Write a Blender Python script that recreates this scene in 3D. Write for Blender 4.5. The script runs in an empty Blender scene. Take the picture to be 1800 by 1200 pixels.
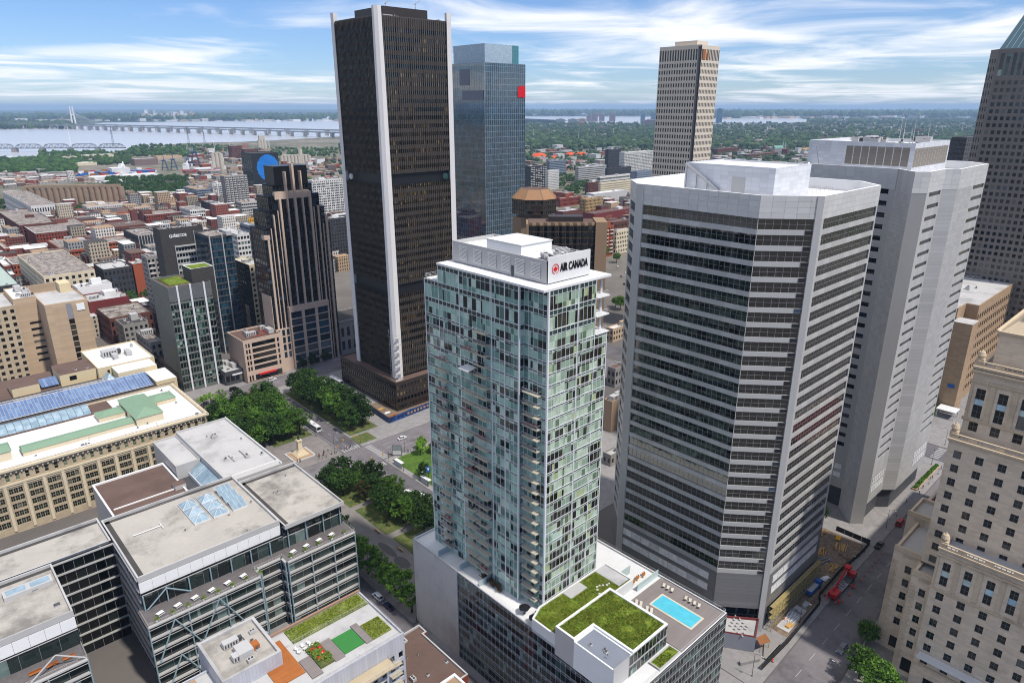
import bpy, bmesh, math, random
import numpy as np
from mathutils import Vector, Matrix

sc = bpy.context.scene
random.seed(7)
RNG = np.random.default_rng(11)
COL = sc.collection

# ------------------------------------------------------------------ camera
# The street grid is the world grid: X runs away to the right, Y away to the left.
CAM_H, FPX, PITCH, TH = 155.0, 1200.0, math.radians(18.95), math.radians(43)
cam_d = bpy.data.cameras.new('camera')
cam_d.sensor_width = 36.0
cam_d.lens = 36.0 * FPX / 1800.0
cam_d.clip_start = 1.0
cam_d.clip_end = 150000.0
cam = bpy.data.objects.new('camera', cam_d)
COL.objects.link(cam)
cam.location = (0, 0, CAM_H)
cam.rotation_euler = (math.radians(90) - PITCH, 0, -TH)
sc.camera = cam

# ------------------------------------------------------------------ light
SUN_AZ = math.atan2(0.17, -0.985)      # compass angle of the sun from +Y towards +X
SUN_EL = math.radians(58)
sun_dir = Vector((math.sin(SUN_AZ) * math.cos(SUN_EL), math.cos(SUN_AZ) * math.cos(SUN_EL), math.sin(SUN_EL)))
sl = bpy.data.lights.new('sun', 'SUN')
sl.energy = 3.0
sl.angle = math.radians(2.5)
sl.color = (1.0, 0.95, 0.87)
so = bpy.data.objects.new('sun', sl)
COL.objects.link(so)
so.location = (0, 0, 400)
so.rotation_euler = (-sun_dir).to_track_quat('-Z', 'Y').to_euler()

w = bpy.data.worlds.new('World')
sc.world = w
w.use_nodes = True
wn, wl = w.node_tree.nodes, w.node_tree.links
wn.clear()
out = wn.new('ShaderNodeOutputWorld')
bg = wn.new('ShaderNodeBackground')
bg.inputs['Strength'].default_value = 0.15
sky = wn.new('ShaderNodeTexSky')
sky.sky_type = 'NISHITA'
sky.sun_disc = False
sky.sun_elevation = SUN_EL
sky.sun_rotation = SUN_AZ
sky.altitude = 150
sky.air_density = 1.0
sky.dust_density = 0.1
sky.ozone_density = 3.5
hs = wn.new('ShaderNodeHueSaturation')
hs.inputs['Saturation'].default_value = 1.0
hs.inputs['Value'].default_value = 1.0
tint = wn.new('ShaderNodeMix'); tint.data_type = 'RGBA'; tint.blend_type = 'MULTIPLY'; tint.inputs[0].default_value = 1.0
tint.inputs[7].default_value = (0.38, 0.46, 0.62, 1)
wl.new(sky.outputs[0], tint.inputs[6]); wl.new(tint.outputs[2], hs.inputs['Color'])
tc = wn.new('ShaderNodeTexCoord')
sep = wn.new('ShaderNodeSeparateXYZ')
wl.new(tc.outputs['Generated'], sep.inputs[0])
def wmath(op, a, b=None, clamp=False):
 n = wn.new('ShaderNodeMath'); n.operation = op; n.use_clamp = clamp
 for i, v in enumerate((a, b)):
  if v is None: continue
  if isinstance(v, (int, float)): n.inputs[i].default_value = v
  else: wl.new(v, n.inputs[i])
 return n.outputs[0]
den = wmath('ADD', wmath('MAXIMUM', sep.outputs[2], 0.0), 0.035)
cmb = wn.new('ShaderNodeCombineXYZ')
wl.new(wmath('DIVIDE', sep.outputs[0], den), cmb.inputs[0])
wl.new(wmath('DIVIDE', sep.outputs[1], den), cmb.inputs[1])
mp = wn.new('ShaderNodeMapping')
mp.inputs['Rotation'].default_value = (0, 0, TH)
mp.inputs['Scale'].default_value = (0.8, 0.9, 1.0)
mp.inputs['Location'].default_value = (5.3, 2.2, 0)
wl.new(cmb.outputs[0], mp.inputs[0])
def wnoise(scale, detail, rough, dist, vec):
 n = wn.new('ShaderNodeTexNoise'); n.noise_dimensions = '2D'
 n.inputs['Scale'].default_value = scale; n.inputs['Detail'].default_value = detail
 n.inputs['Roughness'].default_value = rough; n.inputs['Distortion'].default_value = dist
 wl.new(vec, n.inputs['Vector']); return n.outputs[0]
n1 = wnoise(0.55, 8, 0.55, 0.4, mp.outputs[0])
n2 = wnoise(0.2, 3, 0.5, 0.0, mp.outputs[0])
cl = wmath('ADD', wmath('MULTIPLY', n1, 0.62), wmath('MULTIPLY', n2, 0.38))
mr = wn.new('ShaderNodeMapRange'); mr.interpolation_type = 'SMOOTHSTEP'
mr.inputs['From Min'].default_value = 0.43; mr.inputs['From Max'].default_value = 0.66
mr.inputs['To Max'].default_value = 0.92
wl.new(cl, mr.inputs['Value'])
mx = wn.new('ShaderNodeMix'); mx.data_type = 'RGBA'
wl.new(mr.outputs[0], mx.inputs[0])
wl.new(hs.outputs[0], mx.inputs[6])
mx.inputs[7].default_value = (5.5, 5.5, 5.6, 1)
wl.new(mx.outputs[2], bg.inputs['Color'])
wl.new(bg.outputs[0], out.inputs[0])

sc.view_settings.view_transform = 'Standard'
sc.view_settings.look = 'None'
sc.view_settings.exposure = 0.50
sc.view_settings.gamma = 1.0
sc.view_settings.use_curve_mapping = False
sc.cycles.use_denoising = True
sc.cycles.pixel_filter_type = 'BLACKMAN_HARRIS'
sc.cycles.filter_width = 1.05
sc.cycles.max_bounces = 5
sc.cycles.diffuse_bounces = 2
sc.cycles.glossy_bounces = 3
sc.cycles.transparent_max_bounces = 8
sc.cycles.volume_bounces = 0
sc.cycles.caustics_reflective = False
sc.cycles.caustics_refractive = False

# ------------------------------------------------------------------ survey helpers
HF = np.array([math.sin(TH), math.cos(TH), 0.0]); RR = np.array([math.cos(TH), -math.sin(TH), 0.0])
FW = HF * math.cos(PITCH) - np.array([0, 0, math.sin(PITCH)]); UU = HF * math.sin(PITCH) + np.array([0, 0, math.cos(PITCH)])
def ray(px, py): return FW + RR * (px - 900) / FPX + UU * (600 - py) / FPX
def at(px, py, z=0.0):
 d = ray(px, py); t = (z - CAM_H) / d[2]
 return (d[0] * t, d[1] * t)
def dist(x, y, z): return math.sqrt(x * x + y * y + (z - CAM_H) ** 2)
def solve(px, fixed, val, z):
 "coordinate along the free axis at which a roof edge of height z is seen in column px"
 k = (px - 900) / FPX
 A = RR - k * FW
 c = A[2] * (z - CAM_H)
 return -(c + A[0] * val) / A[1] if fixed == 'x' else -(c + A[1] * val) / A[0]
def blk(z, N, Lpx, Rpx):
 "plan of a block on the street grid from its near roof corner and its two side corners"
 x0, y0 = at(N[0], N[1], z)
 return x0, solve(Rpx, 'y', y0, z), y0, solve(Lpx, 'x', x0, z)

# ------------------------------------------------------------------ materials
def lin(c):
 if isinstance(c, str):
  c = [int(c[i:i + 2], 16) / 255 for i in (0, 2, 4)]
  c = [v / 12.92 if v <= .04045 else ((v + .055) / 1.055) ** 2.4 for v in c]
 return tuple(c) + (1.0,)
MATS = {}
def nodes(name):
 m = bpy.data.materials.new(name); m.use_nodes = True
 t = m.node_tree; p = t.nodes['Principled BSDF']
 return m, t.nodes, t.links, p
def link_math(N, L, op, a, b=None, c=None, clamp=False):
 n = N.new('ShaderNodeMath'); n.operation = op; n.use_clamp = clamp
 for i, v in enumerate((a, b, c)):
  if v is None: continue
  if isinstance(v, (int, float)): n.inputs[i].default_value = v
  else: L.new(v, n.inputs[i])
 return n.outputs[0]
def noise(N, L, vec, scale, detail=4, rough=.55):
 n = N.new('ShaderNodeTexNoise'); n.inputs['Scale'].default_value = scale
 n.inputs['Detail'].default_value = detail; n.inputs['Roughness'].default_value = rough
 L.new(vec, n.inputs['Vector']); return n.outputs[0]
def rnd(N, L):
 oi = N.new('ShaderNodeObjectInfo'); g = N.new('ShaderNodeNewGeometry')
 return link_math(N, L, 'FRACT', link_math(N, L, 'ADD', oi.outputs['Random'], g.outputs['Random Per Island']))
def M(name, col, rough=.8, var=.16, scale=.25, spec=.3, metal=0., bump=0., streak=0., course=None, col2=None, rand=0., stain=0., flatc=False):
 "opaque surface with uneven colour, rain streaks, soft stains and stone or panel courses"
 if name in MATS: return MATS[name]
 m, N, L, p = nodes(name)
 g = N.new('ShaderNodeNewGeometry'); pos = g.outputs['Position']
 f = noise(N, L, pos, scale, 5)
 f2 = noise(N, L, pos, scale * 9, 3)
 v = link_math(N, L, 'ADD', link_math(N, L, 'MULTIPLY', f, .65), link_math(N, L, 'MULTIPLY', f2, .35))
 if streak:
  mpn = N.new('ShaderNodeMapping'); mpn.inputs['Scale'].default_value = (1.3, 1.3, .05)
  L.new(pos, mpn.inputs[0])
  s = noise(N, L, mpn.outputs[0], .8, 4)
  v = link_math(N, L, 'ADD', link_math(N, L, 'MULTIPLY', v, 1 - streak), link_math(N, L, 'MULTIPLY', s, streak))
 k = link_math(N, L, 'MULTIPLY_ADD', link_math(N, L, 'SUBTRACT', v, .5), var * 4, 1.0)
 if rand:
  k = link_math(N, L, 'MULTIPLY', k, link_math(N, L, 'MULTIPLY_ADD', rnd(N, L), rand, 1 - rand / 2))
 if stain:
  s = noise(N, L, pos, .07, 8, .68)
  mrn = N.new('ShaderNodeMapRange'); mrn.inputs['From Min'].default_value = .5; mrn.inputs['From Max'].default_value = .66
  mrn.inputs['To Min'].default_value = 1; mrn.inputs['To Max'].default_value = 1 - stain
  L.new(s, mrn.inputs['Value']); k = link_math(N, L, 'MULTIPLY', k, mrn.outputs[0])
 base = N.new('ShaderNodeRGB'); base.outputs[0].default_value = lin(col); bc = base.outputs[0]
 if col2:
  mixc = N.new('ShaderNodeMix'); mixc.data_type = 'RGBA'
  mrn = N.new('ShaderNodeMapRange'); mrn.inputs['From Min'].default_value = .42; mrn.inputs['From Max'].default_value = .6
  L.new(noise(N, L, pos, scale * 2.3, 6, .65), mrn.inputs['Value']); L.new(mrn.outputs[0], mixc.inputs[0])
  L.new(bc, mixc.inputs[6]); mixc.inputs[7].default_value = lin(col2); bc = mixc.outputs[2]
 if course:
  cw, ch, mort, dark = course
  sp = N.new('ShaderNodeSeparateXYZ'); L.new(pos, sp.inputs[0])
  cb = N.new('ShaderNodeCombineXYZ'); L.new(sp.outputs[0] if flatc else link_math(N, L, 'ADD', sp.outputs[0], sp.outputs[1]), cb.inputs[0]); L.new(sp.outputs[1 if flatc else 2], cb.inputs[1])
  br = N.new('ShaderNodeTexBrick'); L.new(cb.outputs[0], br.inputs[0])
  br.inputs['Scale'].default_value = 1; br.inputs['Brick Width'].default_value = cw; br.inputs['Row Height'].default_value = ch
  br.inputs['Mortar Size'].default_value = mort; br.inputs['Mortar Smooth'].default_value = .3
  br.inputs['Color1'].default_value = (1, 1, 1, 1); br.inputs['Color2'].default_value = (.84, .84, .84, 1); br.inputs['Mortar'].default_value = (dark, dark, dark, 1)
  if mort > .015 and ch > .9: br.offset = 0
  sb = N.new('ShaderNodeSeparateColor'); L.new(br.outputs[0], sb.inputs[0])
  k = link_math(N, L, 'MULTIPLY', k, sb.outputs[0])
 vm = N.new('ShaderNodeVectorMath'); vm.operation = 'SCALE'
 L.new(bc, vm.inputs[0]); L.new(k, vm.inputs['Scale'])
 L.new(vm.outputs[0], p.inputs['Base Color'])
 p.inputs['Roughness'].default_value = rough
 p.inputs['Metallic'].default_value = metal
 p.inputs['Specular IOR Level'].default_value = spec
 if bump:
  b = N.new('ShaderNodeBump'); b.inputs['Strength'].default_value = .5; b.inputs['Distance'].default_value = bump
  L.new(f2, b.inputs['Height']); L.new(b.outputs[0], p.inputs['Normal'])
 MATS[name] = m; return m
def G(name, ramp, rough=.04, ior=1.6, wave=.0, cl=None):
 "window glass: what each pane shows of blinds, rooms behind and, in bronze glass, painted reflections differs from pane to pane"
 if name in MATS: return MATS[name]
 m, N, L, p = nodes(name)
 cr = N.new('ShaderNodeValToRGB'); cr.color_ramp.interpolation = 'CONSTANT'
 e = cr.color_ramp.elements
 while len(e) < len(ramp): e.new(.5)
 for i, (pos, c) in enumerate(ramp): e[i].position = pos; e[i].color = lin(c)
 g = N.new('ShaderNodeNewGeometry'); rv = rnd(N, L)
 if cl:
  vd = N.new('ShaderNodeVectorMath'); vd.operation = 'DIVIDE'; vd.inputs[1].default_value = (cl[0], cl[0], cl[1]); L.new(g.outputs['Position'], vd.inputs[0])
  vf = N.new('ShaderNodeVectorMath'); vf.operation = 'FLOOR'; L.new(vd.outputs[0], vf.inputs[0])
  wnn = N.new('ShaderNodeTexWhiteNoise'); wnn.noise_dimensions = '3D'; L.new(vf.outputs[0], wnn.inputs['Vector'])
  rv = link_math(N, L, 'FRACT', link_math(N, L, 'ADD', wnn.outputs['Value'], link_math(N, L, 'MULTIPLY', rv, .36)))
 L.new(rv, cr.inputs[0])
 k = link_math(N, L, 'MULTIPLY_ADD', noise(N, L, g.outputs['Position'], .6, 3), .9, .55)
 vm = N.new('ShaderNodeVectorMath'); vm.operation = 'SCALE'; L.new(cr.outputs[0], vm.inputs[0]); L.new(k, vm.inputs['Scale'])
 L.new(vm.outputs[0], p.inputs['Base Color'])
 p.inputs['Roughness'].default_value = rough; p.inputs['IOR'].default_value = ior
 p.inputs['Specular IOR Level'].default_value = .5
 b = N.new('ShaderNodeBump'); b.inputs['Strength'].default_value = .12; b.inputs['Distance'].default_value = .06 + wave
 L.new(noise(N, L, g.outputs['Position'], .35, 2), b.inputs['Height']); L.new(b.outputs[0], p.inputs['Normal'])
 MATS[name] = m; return m

def WM(name, col, win='191a1c', bw=2.5, rh=3.3):
 "far wall whose windows are too small to pick apart"
 m, N, L, p = nodes(name)
 g = N.new('ShaderNodeNewGeometry'); sp = N.new('ShaderNodeSeparateXYZ'); L.new(g.outputs['Position'], sp.inputs[0])
 cb = N.new('ShaderNodeCombineXYZ'); L.new(link_math(N, L, 'ADD', sp.outputs[0], sp.outputs[1]), cb.inputs[0]); L.new(sp.outputs[2], cb.inputs[1])
 br = N.new('ShaderNodeTexBrick'); L.new(cb.outputs[0], br.inputs[0]); br.offset = 0
 for k, v in (('Scale', 1), ('Brick Width', bw), ('Row Height', rh), ('Mortar Size', .62), ('Mortar Smooth', 0)): br.inputs[k].default_value = v
 br.inputs['Color1'].default_value = lin(win); br.inputs['Color2'].default_value = lin('3a3f42'); br.inputs['Mortar'].default_value = lin(col)
 vm = N.new('ShaderNodeVectorMath'); vm.operation = 'SCALE'; L.new(br.outputs[0], vm.inputs[0])
 L.new(link_math(N, L, 'MULTIPLY_ADD', rnd(N, L), .5, .72), vm.inputs['Scale']); L.new(vm.outputs[0], p.inputs['Base Color']); p.inputs['Roughness'].default_value = .85
 return m
# ------------------------------------------------------------------ mesh helpers
class MB:
 def __init__(s): s.v = []; s.f = []; s.m = []
 def quad(s, a, b, c, d, m=0):
  n = len(s.v); s.v += [a, b, c, d]; s.f.append((n, n + 1, n + 2, n + 3)); s.m.append(m)
 def ngon(s, pts, m=0):
  n = len(s.v); s.v += list(pts); s.f.append(tuple(range(n, n + len(pts)))); s.m.append(m)
 def box(s, x0, x1, y0, y1, z0, z1, m=0, bottom=True, mt=None):
  if x0 > x1: x0, x1 = x1, x0
  if y0 > y1: y0, y1 = y1, y0
  n = len(s.v)
  s.v += [(x0, y0, z0), (x1, y0, z0), (x1, y1, z0), (x0, y1, z0), (x0, y0, z1), (x1, y0, z1), (x1, y1, z1), (x0, y1, z1)]
  F = [(4, 5, 6, 7), (0, 1, 5, 4), (1, 2, 6, 5), (2, 3, 7, 6), (3, 0, 4, 7)] + ([(3, 2, 1, 0)] if bottom else [])
  for i, q in enumerate(F): s.f.append(tuple(n + k for k in q)); s.m.append(m if i or mt is None else mt)
 def prism(s, poly, z0, z1, m=0, mt=None, top=True, bottom=False):
  n = len(poly)
  for i in range(n):
   a, b = poly[i], poly[(i + 1) % n]
   s.quad((a[0], a[1], z0), (b[0], b[1], z0), (b[0], b[1], z1), (a[0], a[1], z1), m)
  if top: s.ngon([(p[0], p[1], z1) for p in poly], m if mt is None else mt)
  if bottom: s.ngon([(p[0], p[1], z0) for p in reversed(poly)], m)
 def frustum(s, x, y, z0, z1, r0, r1, n=10, m=0, cap=True):
  a = [(x + r0 * math.cos(2 * math.pi * i / n), y + r0 * math.sin(2 * math.pi * i / n), z0) for i in range(n)]
  b = [(x + r1 * math.cos(2 * math.pi * i / n), y + r1 * math.sin(2 * math.pi * i / n), z1) for i in range(n)]
  for i in range(n):
   j = (i + 1) % n; s.quad(a[i], a[j], b[j], b[i], m)
  if cap: s.ngon(b, m); s.ngon(a[::-1], m)
 def tube(s, p0, p1, r0, r1=None, n=6, m=0):
  r1 = r0 if r1 is None else r1
  p0, p1 = Vector(p0), Vector(p1); d = (p1 - p0)
  if d.length < 1e-6: return
  q = d.to_track_quat('Z', 'Y'); A = []; B_ = []
  for i in range(n):
   t = 2 * math.pi * i / n; o = Vector((math.cos(t), math.sin(t), 0))
   A.append(tuple(p0 + q @ (o * r0))); B_.append(tuple(p1 + q @ (o * r1)))
  for i in range(n):
   j = (i + 1) % n; s.quad(A[i], A[j], B_[j], B_[i], m)
  s.ngon(B_, m); s.ngon(A[::-1], m)
 def bar(s, p0, p1, t, m=0): s.tube(p0, p1, t * .7, n=4, m=m)
 def add(s, o, fn):
  n = len(s.v); s.v += [fn(v) for v in o.v]; s.f += [tuple(n + k for k in f) for f in o.f]; s.m += o.m
 def mesh(s, name, mats, off=(0, 0, 0), smooth=False):
  me = bpy.data.meshes.new(name)
  if s.v:
   V = np.array(s.v, dtype=np.float64) - np.array(off)
   me.from_pydata(V.tolist(), [], s.f)
   for mt in mats: me.materials.append(mt)
   if len(mats) > 1: me.polygons.foreach_set('material_index', s.m)
   if smooth: me.polygons.foreach_set('use_smooth', [True] * len(s.f))
   me.update()
  return me
 def build(s, name, mats, parent=None, off=None, loc=(0, 0, 0), rz=0, smooth=False, label=None, kind=None):
  if not s.v: return None
  if not isinstance(mats, (list, tuple)): mats = [mats]
  if off is None: off = tuple(parent['_o']) if parent is not None and '_o' in parent else (0, 0, 0)
  return put(name, s.mesh(name, mats, off, smooth), parent, loc, rz, label, kind)
def put(name, me, parent=None, loc=(0, 0, 0), rz=0, label=None, kind=None):
 o = bpy.data.objects.new(name, me); COL.objects.link(o)
 o.location = loc
 if rz: o.rotation_euler = (0, 0, rz)
 if parent is not None: o.parent = parent
 if label: o['label'] = label
 if kind: o['kind'] = kind
 return o
def tag(o, label, cat, group=None):
 o['label'] = label; o['category'] = cat
 if group: o['group'] = group
 return o
def thing(name, label, cat, loc=(0, 0, 0), rz=0, group=None, world=True):
 "an Empty at the thing's base; with world=True its parts are authored in world coordinates"
 o = bpy.data.objects.new(name, None); COL.objects.link(o)
 o.empty_display_size = .5
 o.location = loc; o.rotation_euler = (0, 0, rz)
 tag(o, label, cat, group)
 o['_o'] = tuple(loc) if world and not rz else (0., 0., 0.)
 return o
def struct(name, mb, mats):
 o = mb.build(name, mats); o['kind'] = 'structure'; return o
def copy_tree(o, parent=None):
 c = o.copy(); COL.objects.link(c); c.parent = parent
 for ch in o.children: copy_tree(ch, c)
 return c

def inset(poly, d):
 "offset a counter-clockwise outline inwards"
 n = len(poly); outp = []
 for i in range(n):
  p0, p1, p2 = (Vector(poly[(i + k) % n][:2]) for k in (-1, 0, 1))
  a = (p1 - p0).normalized(); b = (p2 - p1).normalized()
  na = Vector((-a.y, a.x)); nb = Vector((-b.y, b.x))
  k = 1 + na.dot(nb)
  q = p1 + (na + nb) * (d / k if k > .15 else d)
  outp.append((q.x, q.y))
 return outp
def flatroof(mb, poly, z, ph=.9, pt=.4, mp=0, mr=1):
 q = inset(poly, pt); n = len(poly)
 for i in range(n):
  j = (i + 1) % n
  mb.quad((*poly[i], z), (*poly[j], z), (*q[j], z), (*q[i], z), mp)
  mb.quad((*q[i], z), (*q[j], z), (*q[j], z - ph), (*q[i], z - ph), mp)
 mb.ngon([(*p, z - ph) for p in q], mr)
def rect(x0, x1, y0, y1): return [(x0, y0), (x1, y0), (x1, y1), (x0, y1)]

def wall(mb, P, Q, us, zs, openf, d=.25, m=0, mrv=None):
 "wall from P to Q (outside on the right hand) with recessed openings; returns the openings"
 P = Vector(P); Q = Vector(Q); u = (Q - P).normalized(); n = Vector((u.y, -u.x))
 mrv = m if mrv is None else mrv
 def pt(a, z, k=0): w_ = P + u * a - n * k; return (w_.x, w_.y, z)
 cells = []
 nu, nz = len(us) - 1, len(zs) - 1
 op = [[bool(openf(i, j)) for i in range(nu)] for j in range(nz)]
 for j in range(nz):
  i = 0
  while i < nu:
   if not op[j][i]:
    k = i
    while k + 1 < nu and not op[j][k + 1]: k += 1
    mb.quad(pt(us[i], zs[j]), pt(us[k + 1], zs[j]), pt(us[k + 1], zs[j + 1]), pt(us[i], zs[j + 1]), m)
    i = k + 1
   else:
    a, b, c, e = us[i], us[i + 1], zs[j], zs[j + 1]
    if i == 0 or not op[j][i - 1]: mb.quad(pt(a, c), pt(a, e), pt(a, e, d), pt(a, c, d), mrv)
    if i == nu - 1 or not op[j][i + 1]: mb.quad(pt(b, e), pt(b, c), pt(b, c, d), pt(b, e, d), mrv)
    if j == 0 or not op[j - 1][i]: mb.quad(pt(b, c), pt(a, c), pt(a, c, d), pt(b, c, d), mrv)
    if j == nz - 1 or not op[j + 1][i]: mb.quad(pt(a, e), pt(b, e), pt(b, e, d), pt(a, e, d), mrv)
    q = P + u * ((a + b) / 2) - n * (d - .03)
    cells.append((i, j, q.x, q.y, (c + e) / 2, math.atan2(u.y, u.x), b - a, e - c))
    i += 1
 return cells

STY = {}
def style(name, mats, nx=1, nz=1, bar=.07, edge=.06, deep=.07, solid=False): STY[name] = (mats, nx, nz, bar, edge, deep, solid)
PM = {}
def pane_mb(w_, h_, st, simple=False):
 mats, nx, nz, bar, edge, deep, solid = STY[st]
 mb = MB()
 x, z = w_ / 2, h_ / 2
 if simple:
  mb.quad((-x, 0, -z), (x, 0, -z), (x, 0, z), (-x, 0, z), 0); return mb
 if solid:
  e = edge
  mb.box(-x + e, x - e, -deep, .05, -z + e, z - e, 0); return mb
 mb.box(-x, x, 0, .04, -z, z, 0)
 if edge:
  for s_ in (-1, 1):
   mb.box(s_ * x, s_ * (x - edge), -deep, -.002, -z, z, 1)
   mb.box(-x + edge, x - edge, -deep, -.002, s_ * z, s_ * (z - edge), 1)
 for i in range(1, nx):
  c = -x + w_ * i / nx; mb.box(c - bar / 2, c + bar / 2, -deep * .8, -.002, -z + edge, z - edge, 1)
 for j in range(1, nz):
  c = -z + h_ * j / nz; mb.box(-x + edge, x - edge, -deep * .7, -.002, c - bar / 2, c + bar / 2, 1)
 return mb
class Panes:
 "all pieces of one kind on one building: the largest in view single parts, the rest one joined part"
 def __init__(s): s.l = []
 def cells(s, cells, st):
  for (i, j, x, y, z, a, w_, h_) in cells: s.l.append((x, y, z, a, round(w_, 2), round(h_, 2), st))
 def add(s, x, y, z, a, w_, h_, st): s.l.append((x, y, z, a, round(w_, 2), round(h_, 2), st))
 def finish(s, parent, name, rest, maxn=300, minpx=6.5, simple_px=4.5):
  off = parent['_o']; R = parent.rotation_euler[2]; PL = parent.location
  def pxs(p):
   if R:
    c, s_ = math.cos(R), math.sin(R); X = PL[0] + p[0] * c - p[1] * s_; Y = PL[1] + p[0] * s_ + p[1] * c
   else: X, Y = p[0] + PL[0] - off[0], p[1] + PL[1] - off[1]
   nx, ny = math.sin(p[3] + R), -math.cos(p[3] + R)
   D = dist(X, Y, p[2]); cs = -(nx * X + ny * Y) / D
   return FPX * math.sqrt(p[4] * p[5]) / D * (max(cs, 0) ** .5 if cs > 0 else 0)
  pr = sorted(((pxs(p), k) for k, p in enumerate(s.l)), reverse=True)
  big = [k for v, k in pr[:maxn] if v >= minpx]
  bs = set(big)
  for k in big:
   x, y, z, a, w_, h_, st = s.l[k]
   key = (w_, h_, st)
   if key not in PM: PM[key] = pane_mb(w_, h_, st).mesh(name, STY[st][0])
   put(name, PM[key], parent, (x - off[0], y - off[1], z - off[2]), a)
  groups = {}
  vals = dict((k, v) for v, k in pr)
  for k, p in enumerate(s.l):
   if k not in bs: groups.setdefault(p[6], []).append(k)
  joined = MB(); mats = []
  for st, ks in groups.items():
   base = len(mats); mats += STY[st][0]
   for k in ks:
    x, y, z, a, w_, h_, _ = s.l[k]
    o = pane_mb(w_, h_, st, simple=vals[k] < simple_px and not STY[st][6])
    c, sn = math.cos(a), math.sin(a)
    n0 = len(joined.m)
    joined.add(o, lambda v: (x + v[0] * c - v[1] * sn, y + v[0] * sn + v[1] * c, z + v[2]))
    for q in range(n0, len(joined.m)): joined.m[q] += base
  if joined.v: joined.build(rest, mats, parent, kind='stuff')

def us_even(L, n, frac, m0=0., m1=0.):
 "column edges: n openings of a share frac of their bay"
 b = (L - m0 - m1) / n; r = [0.]
 for i in range(n): r += [m0 + b * i + b * (1 - frac) / 2, m0 + b * i + b * (1 + frac) / 2]
 return r + [L]
def zs_even(z0, z1, n, frac, up=.45):
 h = (z1 - z0) / n; r = [z0]
 for i in range(n): r += [z0 + h * i + h * (1 - frac) * up, z0 + h * i + h * (1 - frac) * up + h * frac]
 return r + [z1]
def odd(i, j): return i % 2 == 1 and j % 2 == 1
def L2(P, Q): return math.hypot(Q[0] - P[0], Q[1] - P[1])
def punch(mb, pn, P, Q, z0, z1, nc, nf, wf, hf, st, d=.25, m=0, m0=0., m1=0., up=.45, skip=None):
 f = odd if skip is None else (lambda i, j: odd(i, j) and not skip(i // 2, j // 2))
 pn.cells(wall(mb, P, Q, us_even(L2(P, Q), nc, wf, m0, m1), zs_even(z0, z1, nf, hf, up), f, d, m), st)
def blank(mb, P, Q, z0, z1, m=0): mb.quad((*P, z0), (*Q, z0), (*Q, z1), (*P, z1), m)
ORD = ('first', 'second', 'third', 'fourth', 'fifth', 'sixth', 'seventh', 'eighth', 'ninth', 'tenth', 'eleventh', 'twelfth', 'thirteenth', 'fourteenth', 'fifteenth', 'sixteenth', 'seventeenth', 'eighteenth')
def text_mesh(s, size, depth, mat, bold=0.0):
 cu = bpy.data.curves.new('lettering', 'FONT'); cu.body = s; cu.size = size; cu.extrude = depth; cu.offset = bold
 cu.align_x = 'LEFT'; cu.resolution_u = 3
 o = bpy.data.objects.new('lettering', cu); COL.objects.link(o)
 bpy.context.view_layer.update()
 me = bpy.data.meshes.new_from_object(o.evaluated_get(bpy.context.evaluated_depsgraph_get()))
 bpy.data.objects.remove(o); bpy.data.curves.remove(cu)
 me.materials.clear(); me.materials.append(mat)
 return me
def put_text(me, parent, x, y, z, a, sx=1, label=None, name='lettering'):
 "letters standing on a wall whose direction is a, outside on the right hand"
 off = parent['_o']
 o = put(name, me, parent, (x - off[0], y - off[1], z - off[2]), label=label)
 o.rotation_euler = (math.pi / 2, 0, a); o.scale = (sx, 1, 1); return o
# ------------------------------------------------------------------ palette
m_asph = M('asphalt', '676366', .9, .2, .09, .2, stain=.35)
m_asphR = M('asphalt_worn', '767173', .9, .24, .08, .2, stain=.4)
m_pave = M('pavement_concrete', '94908e', .85, .1, .3, .2, course=(1.6, 1.6, .05, .8), flatc=True)
m_plaza = M('plaza_paving', '86807c', .85, .1, .3, .2, course=(2.4, 2.4, .06, .8), flatc=True)
m_mark = M('road_paint', 'a9a8a6', .7, .12, 1.2)
m_grass = M('lawn_grass', '46602a', .95, .25, .15, .1, col2='57702e')
m_grassdry = M('lawn_under_trees', '4c5c30', .95, .2, .15, .1, col2='6a6a42')
m_sedum = M('sedum', '587222', .95, .4, .35, .1, col2='7d8636', bump=.12, stain=.5)
m_sedum2 = M('sedum_dry', '62723a', .95, .3, .4, .1, col2='86884c', bump=.1)
m_white = M('white_membrane', 'd9d8d5', .7, .05, .2, .2, stain=.1)
m_whitep = M('white_paint', 'ebeae7', .5, .04, .4)
m_whitemet = M('white_metal', 'dadbdc', .4, .04, .4, .5)
m_lgrey = M('light_grey_metal', 'b8b6b3', .45, .06, .3, .5)
m_grey = M('grey_metal', '8c8d92', .5, .08, .3, .5)
m_dgrey = M('dark_grey_metal', '47484c', .5, .1, .3, .4)
m_black = M('black_metal', '1b1b1d', .5, .1, .3, .4)
m_roofgrey = M('grey_gravel_roof', 'b0aaa1', .95, .12, .12, .1, stain=.5, bump=.02)
m_rooflt = M('pale_grey_roof', 'b9b7b4', .9, .1, .1, .1, stain=.3)
m_roofbrown = M('brown_gravel_roof', '6b5850', .95, .14, .15, .1, stain=.2)
m_rooftan = M('tan_gravel_roof', 'a58a6f', .95, .14, .15, .1, stain=.2)
m_roofdark = M('tar_roof', '4c4947', .9, .16, .15, .15, stain=.2)
m_roofmix = M('patched_flat_roof', 'a39a92', .9, .2, .12, .1, col2='6f655e', stain=.3)
m_roofred = M('maroon_roof', '6a2f2c', .85, .12, .2)
m_conc = M('cast_concrete', 'c2beb8', .9, .1, .12, .2, streak=.5, stain=.2)
m_concb = M('balcony_concrete', 'b5ad98', .9, .12, .3, .2, streak=.4)
m_beige = M('beige_limestone', 'dfccb3', .85, .1, .1, .2, streak=.35, course=(2.2, .62, .02, .8), stain=.18)
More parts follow.
